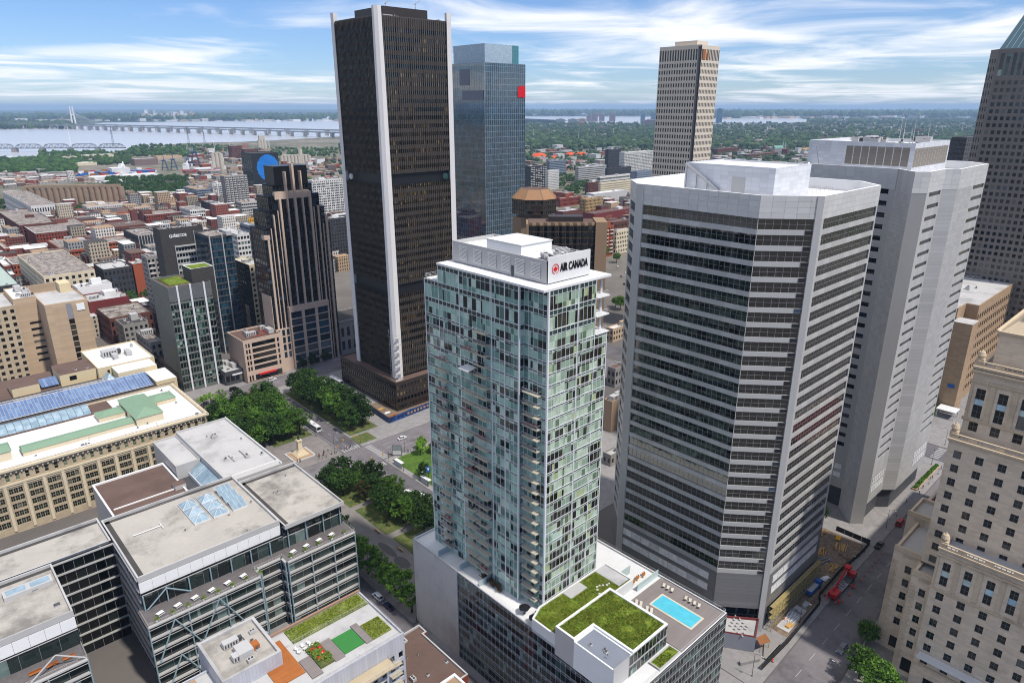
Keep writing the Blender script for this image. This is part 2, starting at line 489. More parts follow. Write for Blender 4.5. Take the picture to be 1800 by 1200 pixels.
m_beiged = M('weathered_limestone', 'c8b59a', .9, .14, .15, .2, streak=.5, stain=.35)
m_class = M('buff_sandstone', 'c0ae92', .85, .12, .12, .2, streak=.4, course=(1.8, .7, .025, .78), stain=.22)
m_classl = M('pale_buff_stone', 'd6c8ab', .85, .1, .15, .2, streak=.3, stain=.15)
m_cream = M('cream_plaster', 'd4c29c', .85, .08, .15, .2, streak=.3)
m_tan = M('tan_precast', 'c4ab8e', .85, .08, .1, .2, streak=.35, course=(40, 1.3, .02, .88))
m_brownc = M('brown_ribbed_concrete', '957c62', .9, .1, .15, .2, streak=.5)
m_brownd = M('dark_bronze_cladding', '332922', .5, .12, .3, .5)
m_pinkst = M('pink_granite', 'c6af9c', .7, .08, .3, .3, streak=.3)
m_brick = M('red_brick', '8a4334', .9, .14, .2, .2, course=(.6, .2, .02, .7), streak=.3)
m_brick2 = M('orange_brick', 'a5573a', .9, .14, .2, .2, course=(.6, .2, .02, .7), streak=.3)
m_brick3 = M('brown_brick', '6a4238', .9, .14, .2, .2, course=(.6, .2, .02, .7), streak=.3)
m_maroon = M('maroon_cladding', '73302f', .8, .08, .2)
m_dstone = M('dark_stone', '464341', .8, .12, .15, .3, course=(1.6, .8, .02, .8))
m_gstone = M('grey_stone', '8f8b86', .85, .12, .15, .2, streak=.3)
m_alu = M('aluminium_panel', 'bdbbb8', .42, .06, .25, .5, metal=.1, course=(3.2, 1.35, .045, .62), streak=.25)
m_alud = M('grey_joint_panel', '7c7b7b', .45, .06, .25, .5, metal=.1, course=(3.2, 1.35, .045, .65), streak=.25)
m_alup = M('aluminium_sheet', 'c9c7c3', .42, .04, .3, .5, metal=.1, rand=.12)
m_alub = M('bare_spandrel_metal', 'c0beba', .42, .06, .2, .5, metal=.1, course=(3.24, 300, .03, .76), streak=.3)
m_copper = M('green_copper_roof', '7f9a80', .75, .12, .15, .3, streak=.3)
m_wood = M('deck_boards', '8d8480', .85, .1, .4, .2, course=(6, .3, .05, .72), flatc=True)
m_timber = M('timber', 'c39a5a', .8, .14, .6)
m_orangewood = M('cedar_deck', 'b06a34', .8, .12, .5, course=(4, .3, .05, .72), flatc=True)
m_soil = M('bare_soil', '8a7660', .95, .2, .4, .1, bump=.08, col2='6e6258')
m_water_pool = M('pool_water', '58bccf', .05, .16, .7, .5, bump=.05)
m_red = M('red_paint', 'c0141c', .4, .06, .5, .5)
m_blue = M('blue_paint', '1e5ea8', .45, .08, .5, .5)
m_yellow = M('yellow_paint', 'd9a11c', .5, .08, .5, .4)
m_orange = M('orange_plastic', 'e8551c', .6, .06, .5)
m_pillar = M('white_precast_pillar', 'dcd7d3', .7, .06, .1, .3, streak=.6)
m_grid = M('beige_concrete_grid', 'd6cab8', .85, .08, .15, .2, streak=.3)
m_skin = M('skin', 'b98a6e', .6, .05, 3)
m_hair = M('dark_hair', '231a16', .7, .1, 3)
m_rubber = M('tyre_rubber', '1c1c1c', .85, .05, 2)
m_brightsign = M('sign_red', 'd5121c', .5, .03, 1)
m_letterw = M('sign_white', 'f2f2f2', .5, .02, 1)
m_letterk = M('sign_black', '101012', .5, .02, 1)
m_redneon = M('sign_red_tubes', 'b8403c', .5, .05, 1)
m_bark = M('tree_bark', '4a3c30', .95, .2, 2, .1)

K = '0b0d0f'
g_teal = G('teal_window_glass', [(0, '172221'), (.2, '213635'), (.26, '6f958a'), (.46, '9bbcae'), (.78, '55756d'), (.9, 'b6cabd')], ior=1.48, cl=(5.1, 2.9))
g_tealS = G('pale_green_window_glass', [(0, '201f18'), (.22, '38382e'), (.36, '8da28c'), (.6, 'b4c4ae'), (.86, '64785f'), (.94, 'a4b284')], ior=1.48, cl=(4.5, 2.9))
g_tealsp = G('dark_green_spandrel_glass', [(0, '34453f'), (.5, '3c4d47'), (.8, '2d3d38')], ior=1.5, rough=.12)
g_dark = G('dark_window_glass', [(0, '040506'), (.5, '090c0c'), (.8, '111715'), (.93, '252b28')], ior=1.6)
g_darkc = G('curtained_dark_glass', [(0, '07080a'), (.45, '10110f'), (.7, '2a241b'), (.85, '3d3a33'), (.95, '66645e')], ior=1.6)
g_bronze = G('bronze_window_glass', [(0, '0c0906'), (.5, '17120c'), (.74, '2e2418'), (.9, '524229'), (.97, '74603c')], ior=1.9, cl=(9, 7.8))  # golden steps paint reflections of sunlit buildings into the glass colour, in clusters
g_blue = G('blue_curtain_glass', [(0, '16303f'), (.4, '1d3a4b'), (.7, '284c60'), (.9, '12242f')], ior=2.3, rough=.03)
g_green = G('green_window_glass', [(0, '0d1413'), (.45, '18241f'), (.7, '2f453e'), (.88, '58746a'), (.96, '93a89c')], ior=1.6, cl=(3.4, 3.5))
g_navy = G('navy_window_glass', [(0, '070b12'), (.5, '0e1622'), (.8, '1a2735'), (.94, '33475a')], ior=1.8)
g_sky = G('skylight_glass', [(0, '566f98'), (.4, '5f79a0'), (.75, '6c86aa')], ior=1.7, rough=.1)
g_skyp = G('pale_skylight_glass', [(0, '8399a6'), (.4, '8fa5b1'), (.75, '9cb0ba')], ior=1.6, rough=.15)
g_rail = G('balustrade_glass', [(0, '9aa6a4'), (.5, 'b3bcb8'), (.8, '7f8c8b')], ior=1.5, rough=.1)
g_lightblue = G('pale_blue_panel_glass', [(0, '9fc0cf'), (.5, 'b4cfd8'), (.8, 'bcd0cb')], ior=1.5, rough=.2)
g_whitepan = G('white_back_painted_glass', [(0, 'e4e4e4'), (.5, 'eeeeec'), (.85, 'd6d6d6')], ior=1.5, rough=.15)

style('teal', [g_teal, m_whitemet], 1, 1, .06, .035, .08)
style('tealS', [g_tealS, m_whitemet], 1, 1, .06, .04, .08)
style('tealsp', [g_tealsp, m_whitemet], 1, 1, .06, .05, .1)
g_ribbon = G('mirrored_ribbon_glass', [(0, '040506'), (.55, '0a0d0d'), (.85, '141917'), (.96, '2a2e2b')], ior=2.1, wave=.1, cl=(3.2, 4.05))
style('ribbon', [g_ribbon, M('window_bar', '8f8f8e', .5)], 1, 2, .05, .035, .05)
style('ribbon1', [g_navy, m_grey], 1, 1, .07, .05, .08)
style('bronze', [g_bronze, m_brownd], 1, 1, .06, .05, .1)
style('cross', [g_darkc, M('steel_sash', '5d6a72', .5)], 2, 2, .09, .07, .08)
style('sash', [g_darkc, m_dgrey], 1, 2, .08, .07, .08)
style('plain', [g_darkc, m_dgrey], 1, 1, .06, .06, .06)
style('greeng', [g_green, m_lgrey], 1, 1, .06, .05, .08)
style('navy', [g_navy, m_dgrey], 1, 1, .06, .05, .08)
style('navyw', [g_navy, m_whitemet], 1, 1, .06, .06, .08)
style('blue', [g_blue, m_grey], 1, 1, .06, .05, .07)
style('tealpod', [G('podium_glass', [(0, '10191a'), (.4, '1d2c2c'), (.7, '38504d'), (.9, '6d8682')], ior=1.6, cl=(3.2, 3)), m_grey], 1, 1, .06, .03, .05)
style('darkbay', [g_dark, m_brownd], 1, 1, .06, .05, .06)
style('caisse', [G('grey_green_office_glass', [(0, '141b1a'), (.4, '222e2b'), (.75, '33423e'), (.93, '6a7b76')], ior=1.65, cl=(4.2, 4)), m_grey], 1, 1, .06, .03, .05)
style('white_pane', [g_whitepan, m_lgrey], 1, 1, .06, .05, .08)
style('pale_blue', [g_lightblue, m_lgrey], 1, 1, .06, .05, .06)
style('sheet', [m_alup], edge=.02, deep=.06, solid=True)
style('wpanel', [m_whitep], edge=.025, deep=.06, solid=True)
style('greenwin', [G('green_blind_glass', [(0, '20261f'), (.35, '59664f'), (.7, '6f7a60'), (.9, '2a2f28')], ior=1.5), m_classl], 1, 2, .09, .08, .08)
style('casement', [g_darkc, M('olive_frame', '8b8f78', .6)], 2, 2, .09, .08, .08)
style('skypane', [g_sky, m_lgrey], 1, 1, .06, .06, .08)
style('bluecell', [M('blue_print_glass', '1c86dc', .3, .1, .5, .5, rand=.25)], edge=.25, deep=.05, solid=True)

TXT = dict(
 air=text_mesh('AIR CANADA', 2.6, .08, m_letterk, .05),
 queb=text_mesh('QUÉBECOR', 2.6, .1, m_letterw, .05),
 farine=text_mesh('FARINE', 5.2, .2, m_redneon, .12),
 five=text_mesh('FIVE ROSES', 5.2, .2, m_redneon, .12))

# ------------------------------------------------------------------ ground, water, far land
def flat(name, poly, z, mat, kind='structure'):
 mb = MB(); mb.ngon([(x, y, z) for x, y in poly]); o = mb.build(name, mat); o['kind'] = kind; return o
def slab(name, poly, h, mat, z0=-.02):
 mb = MB(); mb.prism(poly, z0, h); o = mb.build(name, mat); o['kind'] = 'structure'; return o

def ground_mat():
 m, N, L, p = nodes('city_and_country_ground')
 g = N.new('ShaderNodeNewGeometry'); pos = g.outputs['Position']
 ln = N.new('ShaderNodeVectorMath'); ln.operation = 'LENGTH'; L.new(pos, ln.inputs[0])
 a = noise(N, L, pos, .004, 8, .7); b = noise(N, L, pos, .03, 5, .6)
 cr = N.new('ShaderNodeValToRGB'); e = cr.color_ramp.elements
 e[0].position = .36; e[0].color = lin('3f4a30'); e[1].position = .56; e[1].color = lin('877e73')
 e2 = e.new(.44); e2.color = lin('5c5f48')
 L.new(link_math(N, L, 'ADD', link_math(N, L, 'MULTIPLY', a, .6), link_math(N, L, 'MULTIPLY', b, .4)), cr.inputs[0])
 far = N.new('ShaderNodeMapRange'); far.inputs['From Min'].default_value = 520; far.inputs['From Max'].default_value = 900
 L.new(ln.outputs['Value'], far.inputs['Value'])
 far2 = N.new('ShaderNodeMapRange'); far2.inputs['From Min'].default_value = 5000; far2.inputs['From Max'].default_value = 9000
 L.new(ln.outputs['Value'], far2.inputs['Value'])
 mix2 = N.new('ShaderNodeMix'); mix2.data_type = 'RGBA'; L.new(far2.outputs[0], mix2.inputs[0]); L.new(cr.outputs[0], mix2.inputs[6]); mix2.inputs[7].default_value = lin('33432c')
 mix = N.new('ShaderNodeMix'); mix.data_type = 'RGBA'; L.new(far.outputs[0], mix.inputs[0])
 crn = N.new('ShaderNodeValToRGB'); crn.color_ramp.elements[0].color = lin('55514f'); crn.color_ramp.elements[1].color = lin('77716c')
 L.new(b, crn.inputs[0]); L.new(crn.outputs[0], mix.inputs[6]); L.new(mix2.outputs[2], mix.inputs[7])
 L.new(mix.outputs[2], p.inputs['Base Color']); p.inputs['Roughness'].default_value = .95; p.inputs['Specular IOR Level'].default_value = .1
 return m
gm = MB()
GR = 46000.0
rings = [0, 60, 150, 300, 600, 1200, 2500, 5000, 10000, 20000, GR]
for k in range(len(rings) - 1):
 for i in range(48):
  t0, t1 = 2 * math.pi * i / 48, 2 * math.pi * (i + 1) / 48
  p = lambda r_, t: (r_ * math.cos(t), r_ * math.sin(t), 0.)
  if k == 0: gm.ngon([(0, 0, 0), p(rings[1], t0), p(rings[1], t1)])
  else: gm.quad(p(rings[k], t0), p(rings[k + 1], t0), p(rings[k + 1], t1), p(rings[k], t1))
struct('ground', gm, ground_mat())

def water_mat():
 m, N, L, p = nodes('river_water')
 g = N.new('ShaderNodeNewGeometry')
 p.inputs['Base Color'].default_value = lin('c4c2c2'); p.inputs['Roughness'].default_value = .22
 p.inputs['Specular IOR Level'].default_value = .5
 mpn = N.new('ShaderNodeMapping'); mpn.inputs['Scale'].default_value = (.6, 1.4, 1); L.new(g.outputs['Position'], mpn.inputs[0])
 b = N.new('ShaderNodeBump'); b.inputs['Strength'].default_value = .25; b.inputs['Distance'].default_value = 1.2
 L.new(noise(N, L, mpn.outputs[0], .05, 6), b.inputs['Height']); L.new(b.outputs[0], p.inputs['Normal'])
 return m
m_water = water_mat()
def shore(pts, z=.6): return [at(px, py) for px, py in pts]
# near river, seen left of the dark tower: bank in front, far bank behind, clockwise in view
near = shore([(-500, 300), (-120, 296), (60, 284), (135, 278), (180, 272), (240, 259), (330, 252), (420, 250), (520, 245), (600, 240), (780, 236), (900, 231)])
farb = shore([(1000, 212), (900, 207.5), (700, 206.5), (590, 207), (520, 209), (430, 212.5), (330, 214), (250, 215), (180, 216), (150, 220), (128, 223.5), (60, 226.5), (-20, 229), (-250, 232), (-600, 240)])
flat('river', near + farb, .6, m_water)
lake = shore([(900, 217), (1010, 216.5), (1100, 217), (1180, 217.5), (1262, 219), (1300, 220), (1360, 217.5), (1420, 214.5), (1500, 212.6), (1560, 212), (1640, 210.5), (1640, 209.6), (1500, 210.6), (1425, 211), (1395, 207), (1250, 205.8), (1100, 205.2), (925, 205), (860, 205)])
flat('lake', lake, .6, m_water)
# low far hills on the horizon
hb = MB()
def hill(d0, hgt, mat_i, seed, lo=-1200, hi=3200):
 r_ = random.Random(seed); ph = [r_.uniform(0, 6) for _ in range(6)]
 prev = None
 for px in range(lo, hi, 25):
  k = (px - 900) / FPX; dx, dy = HF * math.cos(PITCH) + RR * k, 0
  v = (dx[0], dx[1]); l_ = math.hypot(*v); v = (v[0] / l_, v[1] / l_)
  h = hgt * (.55 + .25 * math.sin(px * .004 + ph[0]) + .14 * math.sin(px * .013 + ph[1]) + .06 * math.sin(px * .05 + ph[2]))
  a = (v[0] * d0, v[1] * d0, -1); b = (v[0] * d0 * 1.06, v[1] * d0 * 1.06, h); c = (v[0] * d0 * 1.3, v[1] * d0 * 1.3, h * .9)
  if prev:
   hb.quad(prev[0], a, b, prev[1]); hb.quad(prev[1], b, c, prev[2])
  prev = (a, b, c)
hill(24000, 40, 0, 3); hill(31000, 75, 0, 5)
struct('hills', hb, M('wooded_hills', '34452f', .95, .2, .0008, .1, col2='4c5a44'))

# ------------------------------------------------------------------ streets
def road(name, poly, mat, z=.012): return flat(name, poly, z, mat)
road('road_square_east', rect(138.3, 148.4, 150, 362), m_asph)
road('road_cross', rect(60, 330, 247.2, 264.8), m_asphR, .02)
road('road_square_west', rect(88.6, 96.6, 140, 362), m_asph)
road('road_far', rect(-60, 420, 363.5, 379), m_asphR, .02)
road('road_hill', [(40, 45.5), (150, 46.5), (210, 51), (420, 54), (700, 58), (700, 70), (420, 66.5), (210, 64.3), (150, 62), (40, 60)], m_asphR)
road('road_side', rect(20, 99, 138.5, 147.8), m_asph, .02)
road('road_back', rect(336, 352, -40, 290), m_asph, .028)
mk = MB()
def mark(x0, x1, y0, y1, z=.034): mk.quad((x0, y0, z), (x1, y0, z), (x1, y1, z), (x0, y1, z))
for y in range(272, 360, 7): mark(143.2, 143.38, y, y + 3.2)
for y in range(152, 244, 7): mark(143.2, 143.38, y, y + 3.2)
mark(138.75, 138.95, 268, 360); mark(138.75, 138.95, 152, 244)
for i in range(7): mark(139.2 + i * 1.3, 139.9 + i * 1.3, 265.6, 269); mark(139.2 + i * 1.3, 139.9 + i * 1.3, 242.6, 246)
for i in range(11): mark(134, 137.4, 248.2 + i * 1.5, 248.95 + i * 1.5); mark(149.2, 152.6, 248.2 + i * 1.5, 248.95 + i * 1.5)
for x in range(64, 132, 8): mark(x, x + 3.5, 255.9, 256.1)
for x in range(156, 320, 8): mark(x, x + 3.5, 255.9, 256.1)
mark(155, 172, 252.2, 252.35); mark(155, 172, 259.8, 259.95)
for x in range(90, 400, 9): mark(x, x + 3.5, 371, 371.2)
for x in range(156, 420, 9): mark(x, x + 4, 57.2 + (x - 156) * .012, 57.36 + (x - 156) * .012)
for y in range(150, 360, 8): mark(92.4, 92.6, y, y + 3)
for x in range(338, 351, 2): mark(x, x + .9, 71.5, 75)
struct('road_markings', mk, m_mark)

slab('pavement_square', rect(96.9, 138.0, 150, 247), .13, m_plaza)
slab('pavement_statue', rect(96.9, 138.0, 265, 363), .13, m_plaza)
slab('pavement_tower', rect(148.7, 262, 265.1, 363), .13, m_pave)
slab('pavement_lawn', rect(148.7, 262, 151, 246.9), .13, m_pave)
slab('pavement_bank', rect(60, 330, 379.3, 392), .13, m_pave)
slab('pavement_west', rect(60, 88.3, 148, 362), .13, m_pave)
slab('pavement_podium', [(96.9, 60.5), (150, 62.3), (152, 62.6), (152, 149), (96.9, 149)], .13, m_pave)
slab('pavement_site', [(152.3, 62.6), (210, 64.6), (336, 66), (336, 92), (152.3, 92)], .13, m_pave)
slab('pavement_hill', [(150, 34), (336, 34), (336, 52.6), (210, 50.6), (165, 47), (150, 46)], .13, m_pave)
slab('pavement_corner', rect(352.5, 470, 40, 92), .13, m_pave)
def lawn(poly, mat=m_grass): slab('lawn', poly, .22, mat, .1)
lawn(rect(151.6, 206, 208, 244))
lawn(rect(147.2 + 1.6, 158.5, 268, 277), m_grassdry); lawn(rect(150, 166, 279, 352), m_grassdry)
lawn(rect(117, 137, 293, 352), m_grassdry)
lawn(rect(116.5, 137, 222, 244.6), m_grassdry); lawn([(117, 196), (137, 196), (137, 219), (117, 219)], m_grassdry); lawn(rect(117.5, 136.5, 170, 192.5), m_grassdry)
lawn(rect(99, 107, 268, 352), m_grassdry)
# darker sunk paving figures on the square
for (x, y, rx, ry) in ((112.2, 188, 1.6, 6), (112, 178, 2.2, 4.2)):
 flat('paving_inlay', [(x + rx * math.cos(i * .31), y + ry * math.sin(i * .31)) for i in range(20)], .145, M('dark_granite_paving', '5a5654', .7, .15, 1.2))
# ------------------------------------------------------------------ shared building pieces
def obar(mb, P, Q, z0, z1, outw, inw, m=0):
 P = Vector(P[:2]); Q = Vector(Q[:2]); u = (Q - P).normalized(); n = Vector((u.y, -u.x))
 mb.prism([tuple(P + n * outw), tuple(Q + n * outw), tuple(Q - n * inw), tuple(P - n * inw)], z0, z1, m, bottom=True)
def on(P, Q, a, k=0.):
 P = Vector(P[:2]); Q = Vector(Q[:2]); u = (Q - P).normalized(); n = Vector((u.y, -u.x))
 q = P + u * a + n * k; return q.x, q.y
def fang(P, Q): return math.atan2(Q[1] - P[1], Q[0] - P[0])
def curtain(mbf, pv, ps, P, Q, floors, mod, stv, sts, sph, slab=.12, top=True):
 L_ = L2(P, Q); n = max(1, round(L_ / mod)); w_ = L_ / n; a = fang(P, Q)
 for k, (za, zb) in enumerate(floors):
  s_ = sph(k) if callable(sph) else sph
  for i in range(n):
   x, y = on(P, Q, (i + .5) * w_)
   pv.add(x, y, (za + zb - s_) / 2, a, w_, zb - za - s_, stv)
   if s_ > .05: ps.add(x, y, zb - s_ / 2, a, w_, s_, sts)
  if slab: obar(mbf, P, Q, zb - slab / 2, zb + slab / 2, .13, .0)
def panels(pn, P, Q, z0, z1, pw, phh, st):
 L_ = L2(P, Q); n = max(1, round(L_ / pw)); k = max(1, round((z1 - z0) / phh)); a = fang(P, Q)
 for i in range(n):
  x, y = on(P, Q, (i + .5) * L_ / n)
  for j in range(k): pn.add(x, y, z0 + (j + .5) * (z1 - z0) / k, a, L_ / n, (z1 - z0) / k, st)
def railing(mb, pts, z, h=1.1, post=1.8, m=0, r=.035, closed=False, mid=True):
 P = list(pts) + ([pts[0]] if closed else [])
 for a, b in zip(P[:-1], P[1:]):
  L_ = L2(a, b); n = max(1, int(L_ / post))
  for i in range(n + 1):
   x = a[0] + (b[0] - a[0]) * i / n; y = a[1] + (b[1] - a[1]) * i / n
   mb.bar((x, y, z), (x, y, z + h), r, m)
  mb.bar((*a, z + h), (*b, z + h), r * 1.2, m)
  if mid:
   for q in (.35, .68): mb.bar((*a, z + h * q), (*b, z + h * q), r * .6, m)
UNITS = []
def unit_mesh(k):
 mb = MB()
 if k == 0:
  mb.box(-1.2, 1.2, -.8, .8, .15, 1.5, 0); mb.frustum(-.55, 0, 1.5, 1.75, .42, .42, 10, 1); mb.frustum(.55, 0, 1.5, 1.75, .42, .42, 10, 1); mb.box(-1.1, -.9, -.7, .7, 0, .15, 1); mb.box(.9, 1.1, -.7, .7, 0, .15, 1)
 elif k == 1:
  mb.box(-.6, .6, -.6, .6, 0, .5, 0); mb.frustum(0, 0, .5, 1.0, .3, .3, 10, 1); mb.frustum(0, 0, 1.0, 1.25, .5, .15, 10, 1)
 elif k == 2:
  mb.box(-2.2, 2.2, -1.1, 1.1, .2, 2.0, 0); mb.box(2.2, 3.4, -.6, .6, .6, 1.7, 1); mb.box(-2, 2, -1, 1, 0, .2, 1)
  for i in range(5): mb.box(-1.9 + i * .8, -1.5 + i * .8, -1.14, -1.1, .5, 1.7, 1)
 elif k == 3:
  mb.tube((0, 0, 0), (0, 0, 1.6), .12, .12, 8, 0); mb.frustum(0, 0, 1.6, 1.85, .28, .1, 8, 1)
 elif k == 4:
  mb.box(-.75, .75, -.75, .75, 0, .35, 0); mb.ngon([(-.75, -.75, .35), (.75, -.75, .35), (0, 0, .75)], 1); mb.ngon([(.75, -.75, .35), (.75, .75, .35), (0, 0, .75)], 1); mb.ngon([(.75, .75, .35), (-.75, .75, .35), (0, 0, .75)], 1); mb.ngon([(-.75, .75, .35), (-.75, -.75, .35), (0, 0, .75)], 1)
 elif k == 5:
  mb.tube((-4, 0, .5), (4, 0, .5), .22, .22, 8, 0); mb.tube((4, 0, .5), (4, 0, 0), .22, .22, 8, 0)
  for x in (-3, 0, 3): mb.box(x - .1, x + .1, -.3, .3, 0, .3, 1)
 return mb.mesh('rooftop_unit', [m_lgrey, m_dgrey])
UNITS = [unit_mesh(k) for k in range(6)]
UNAME = ['air_conditioner', 'roof_vent', 'air_handler', 'vent_pipe', 'roof_hatch', 'duct']
def units(parent, x0, x1, y0, y1, z, n, seed=0, kinds=(0, 1, 2, 3, 4, 5), sc_=1.):
 r_ = random.Random(seed); off = parent['_o']
 for _ in range(n):
  k = r_.choice(kinds); o = put(UNAME[k], UNITS[k], parent, (r_.uniform(x0, x1) - off[0], r_.uniform(y0, y1) - off[1], z - off[2]), r_.choice((0, math.pi / 2)))
  s_ = sc_ * r_.uniform(.75, 1.3); o.scale = (s_, s_, s_)

# ------------------------------------------------------------------ glass apartment tower with the white roof sign
T = thing('apartment_tower', 'green glass apartment tower with stacked balconies and a white sign box on its roof', 'tower', (115, 120, 30))
fr, pv, ps = MB(), Panes(), Panes()
low = [(30 + 2.9 * k, 30 + 2.9 * (k + 1)) for k in range(25)]
top3 = [(102.5, 107.1), (107.1, 111.8), (111.8, 116.4)]
sph = lambda k: .5 if k < 25 else 1.2
XW, XI, YS, YI = 104.2, 105.8, 101.5, 109.3
curtain(fr, pv, ps, (XW, 146), (XW, 140), low + top3[:2], 1.7, 'teal', 'tealsp', sph)
curtain(fr, pv, ps, (XW, 140), (XW, YI), low + top3, 1.7, 'teal', 'tealsp', sph)
curtain(fr, pv, ps, (XW, YI), (XI, YI), low + top3, 1.4, 'teal', 'tealsp', sph)
curtain(fr, pv, ps, (XI, YI), (XI, YS), low + top3, 1.6, 'teal', 'tealsp', sph)
curtain(fr, pv, ps, (XI, YS), (122, YS), low + top3, 1.47, 'tealS', 'tealsp', sph)
curtain(fr, pv, ps, (122, YS), (126.6, YS), low, 1.5, 'tealS', 'tealsp', sph)
# plain glass at the back, recess at the right-hand top
for P, Q, zt in (((126.6, YS), (126.6, 146), 102.5), ((126.6, 146), (XW, 146), 111.8)):
 curtain(fr, pv, ps, P, Q, [f for f in low + top3 if f[1] <= zt + .1], 2.2, 'teal', 'tealsp', sph)
curtain(fr, pv, ps, (122, YS), (122, 140), top3, 2.0, 'teal', 'tealsp', sph)
curtain(fr, pv, ps, (122, 140), (XW, 140), [top3[2]], 2.0, 'teal', 'tealsp', sph)
pv.finish(T, 'window', 'window_field', 300, 5)
ps.finish(T, 'spandrel_panel', 'spandrel_field', 200, 5)
for (x, y, t) in ((XW, YI, .32), (XI, YS, .36), (XW, 114.2, .16), (XW, 119.0, .2), (XW, 131.3, .2), (XW, 140, .14), (XW, 146, .22), (115.7, YS, .2), (122, YS, .16), (126.6, YS, .2), (XI, YI, .12)):
 zt = 111.8 if y == 146 else (102.5 if x == 126.6 else 116.4)
 mb = MB(); mb.box(x - t * .8, x + t * .5, y - t * .8, y + t * .5, 30, zt); mb.build('corner_mullion', m_whitemet, T)
fr.build('slab_edge_field', m_whitemet, T, kind='stuff')
mb = MB()
mb.prism(rect(103.95, 127.2, 101.25, 140.25), 116.42, 116.95)
mb.prism(rect(122.3, 127.2, 101.1, 140), 102.5, 102.75); mb.prism(rect(XW + .2, 126.4, 140.2, 145.8), 111.86, 112.0)
for z in (107.1, 111.8): mb.prism(rect(122.3, 127, 101.2, 139), z - .15, z + .15)
for y in (103.5, 112, 122, 132): mb.frustum(126.2, y, 102.7, 116.4, .38, .38, 12)
mb.build('roof_slab', m_white, T)
rl = MB(); railing(rl, [(126.9, 101.8), (122.6, 101.8)], 102.7); railing(rl, [(126.9, 101.8), (126.9, 139)], 102.7); railing(rl, [(126.9, 101.8), (122.6, 101.8)], 107.2); railing(rl, [(126.9, 101.8), (122.6, 101.8)], 111.9)
railing(rl, [(XW + .1, 140.2), (XW + .1, 145.8), (126, 145.8)], 112.0)
rl.build('roof_terrace_railing', m_whitemet, T)
# plant room with louvres and sign
mb = MB(); mr_ = MB(); pl = Panes()
MX0, MX1, MY0, MY1 = 108.2, 122.6, 104.2, 138.6
blank(mb, (MX0, MY1), (MX0, MY0), 117.1, 122.4); blank(mb, (MX1, MY0), (MX1, MY1), 117.1, 122.4); blank(mb, (MX1, MY1), (MX0, MY1), 117.1, 122.4)
flatroof(mb, rect(MX0, MX1, MY0 + .35, MY1), 122.4, 1.0, .3, 0, 1)
mb.box(MX0, MX1, MY0, MY0 + .349, 117.2, 123.2, 1)
ph_ = mb.build('plant_room', [m_lgrey, m_white], T)
for i, yc in enumerate((134.2, 128.6, 123.0, 118.2, 113.2, 108.0)):
 lv = MB()
 for k in range(11):
  z = 117.9 + k * .33
  lv.quad((MX0 - .02, yc + 1.55, z), (MX0 - .02, yc - 1.55, z), (MX0 - .22, yc - 1.55, z + .26), (MX0 - .22, yc + 1.55, z + .26))
  lv.box(MX0 - .22, MX0 - .16, yc - 1.55, yc + 1.55, z + .26, z + .3)
 lv.build('louvre', m_whitep, T)
mb = MB(); mb.box(MX0 - .06, MX0, 115.4, 116.3, 117.2, 119.6); mb.build('service_door', m_dgrey, T)
mb = MB(); mb.prism(rect(110.4, 120.8, 115.2, 127.6), 121.4, 124.0); mb.prism(rect(110.2, 121, 115, 127.8), 124.0, 124.2, 1); mb.build('lift_overrun', [m_whitep, m_white], T)
mb = MB()
for i in range(6): mb.bar((112 + i * 1.7, 105.4, 121.6), (111.2 + i * 1.7, 109.5, 123.4), .12)
mb.box(111, 121, 105, 111, 121.45, 121.6, 1)
mb.build('solar_rack', [m_whitemet, m_dgrey], T)
units(T, 112, 121, 105.5, 110.5, 121.5, 7, 3, (0, 1, 2, 5), .8)
mb = MB(); railing(mb, [(112.2, 112), (117, 111.3), (121, 110.8)], 121.45, 1.6, 1.2); mb.build('plant_railing', m_lgrey, T)
put_text(TXT['air'], T, 112.15, MY0 - .1, 119.5, 0, .60, label='black lettering of the roof sign')
lg = MB()
cx, cz, R_ = 110.6, 120.3, 1.18
def ringpt(r_, t, k=0): return (cx + r_ * math.cos(t), MY0 - .06 - k, cz + r_ * math.sin(t))
for i in range(28):
 t0, t1 = 2 * math.pi * i / 28, 2 * math.pi * (i + 1) / 28
 if i in (20, 21): continue
 lg.quad(ringpt(R_ * .84, t0, .05), ringpt(R_, t0, .05), ringpt(R_, t1, .05), ringpt(R_ * .84, t1, .05))
half = [(0, .88), (.16, .55), (.36, .66), (.3, .2), (.56, .42), (.62, .25), (.86, .28), (.74, 0), (.84, -.12), (.42, -.42), (.47, -.6), (.06, -.5), (.06, -.9)]
leaf = half + [(-x, z) for x, z in reversed(half[1:])]
lg.ngon([(cx + x * .86, MY0 - .11, cz + z * .86) for x, z in leaf[::-1]])
lg.build('maple_leaf_emblem', m_brightsign, T, label='round red leaf emblem of the roof sign')
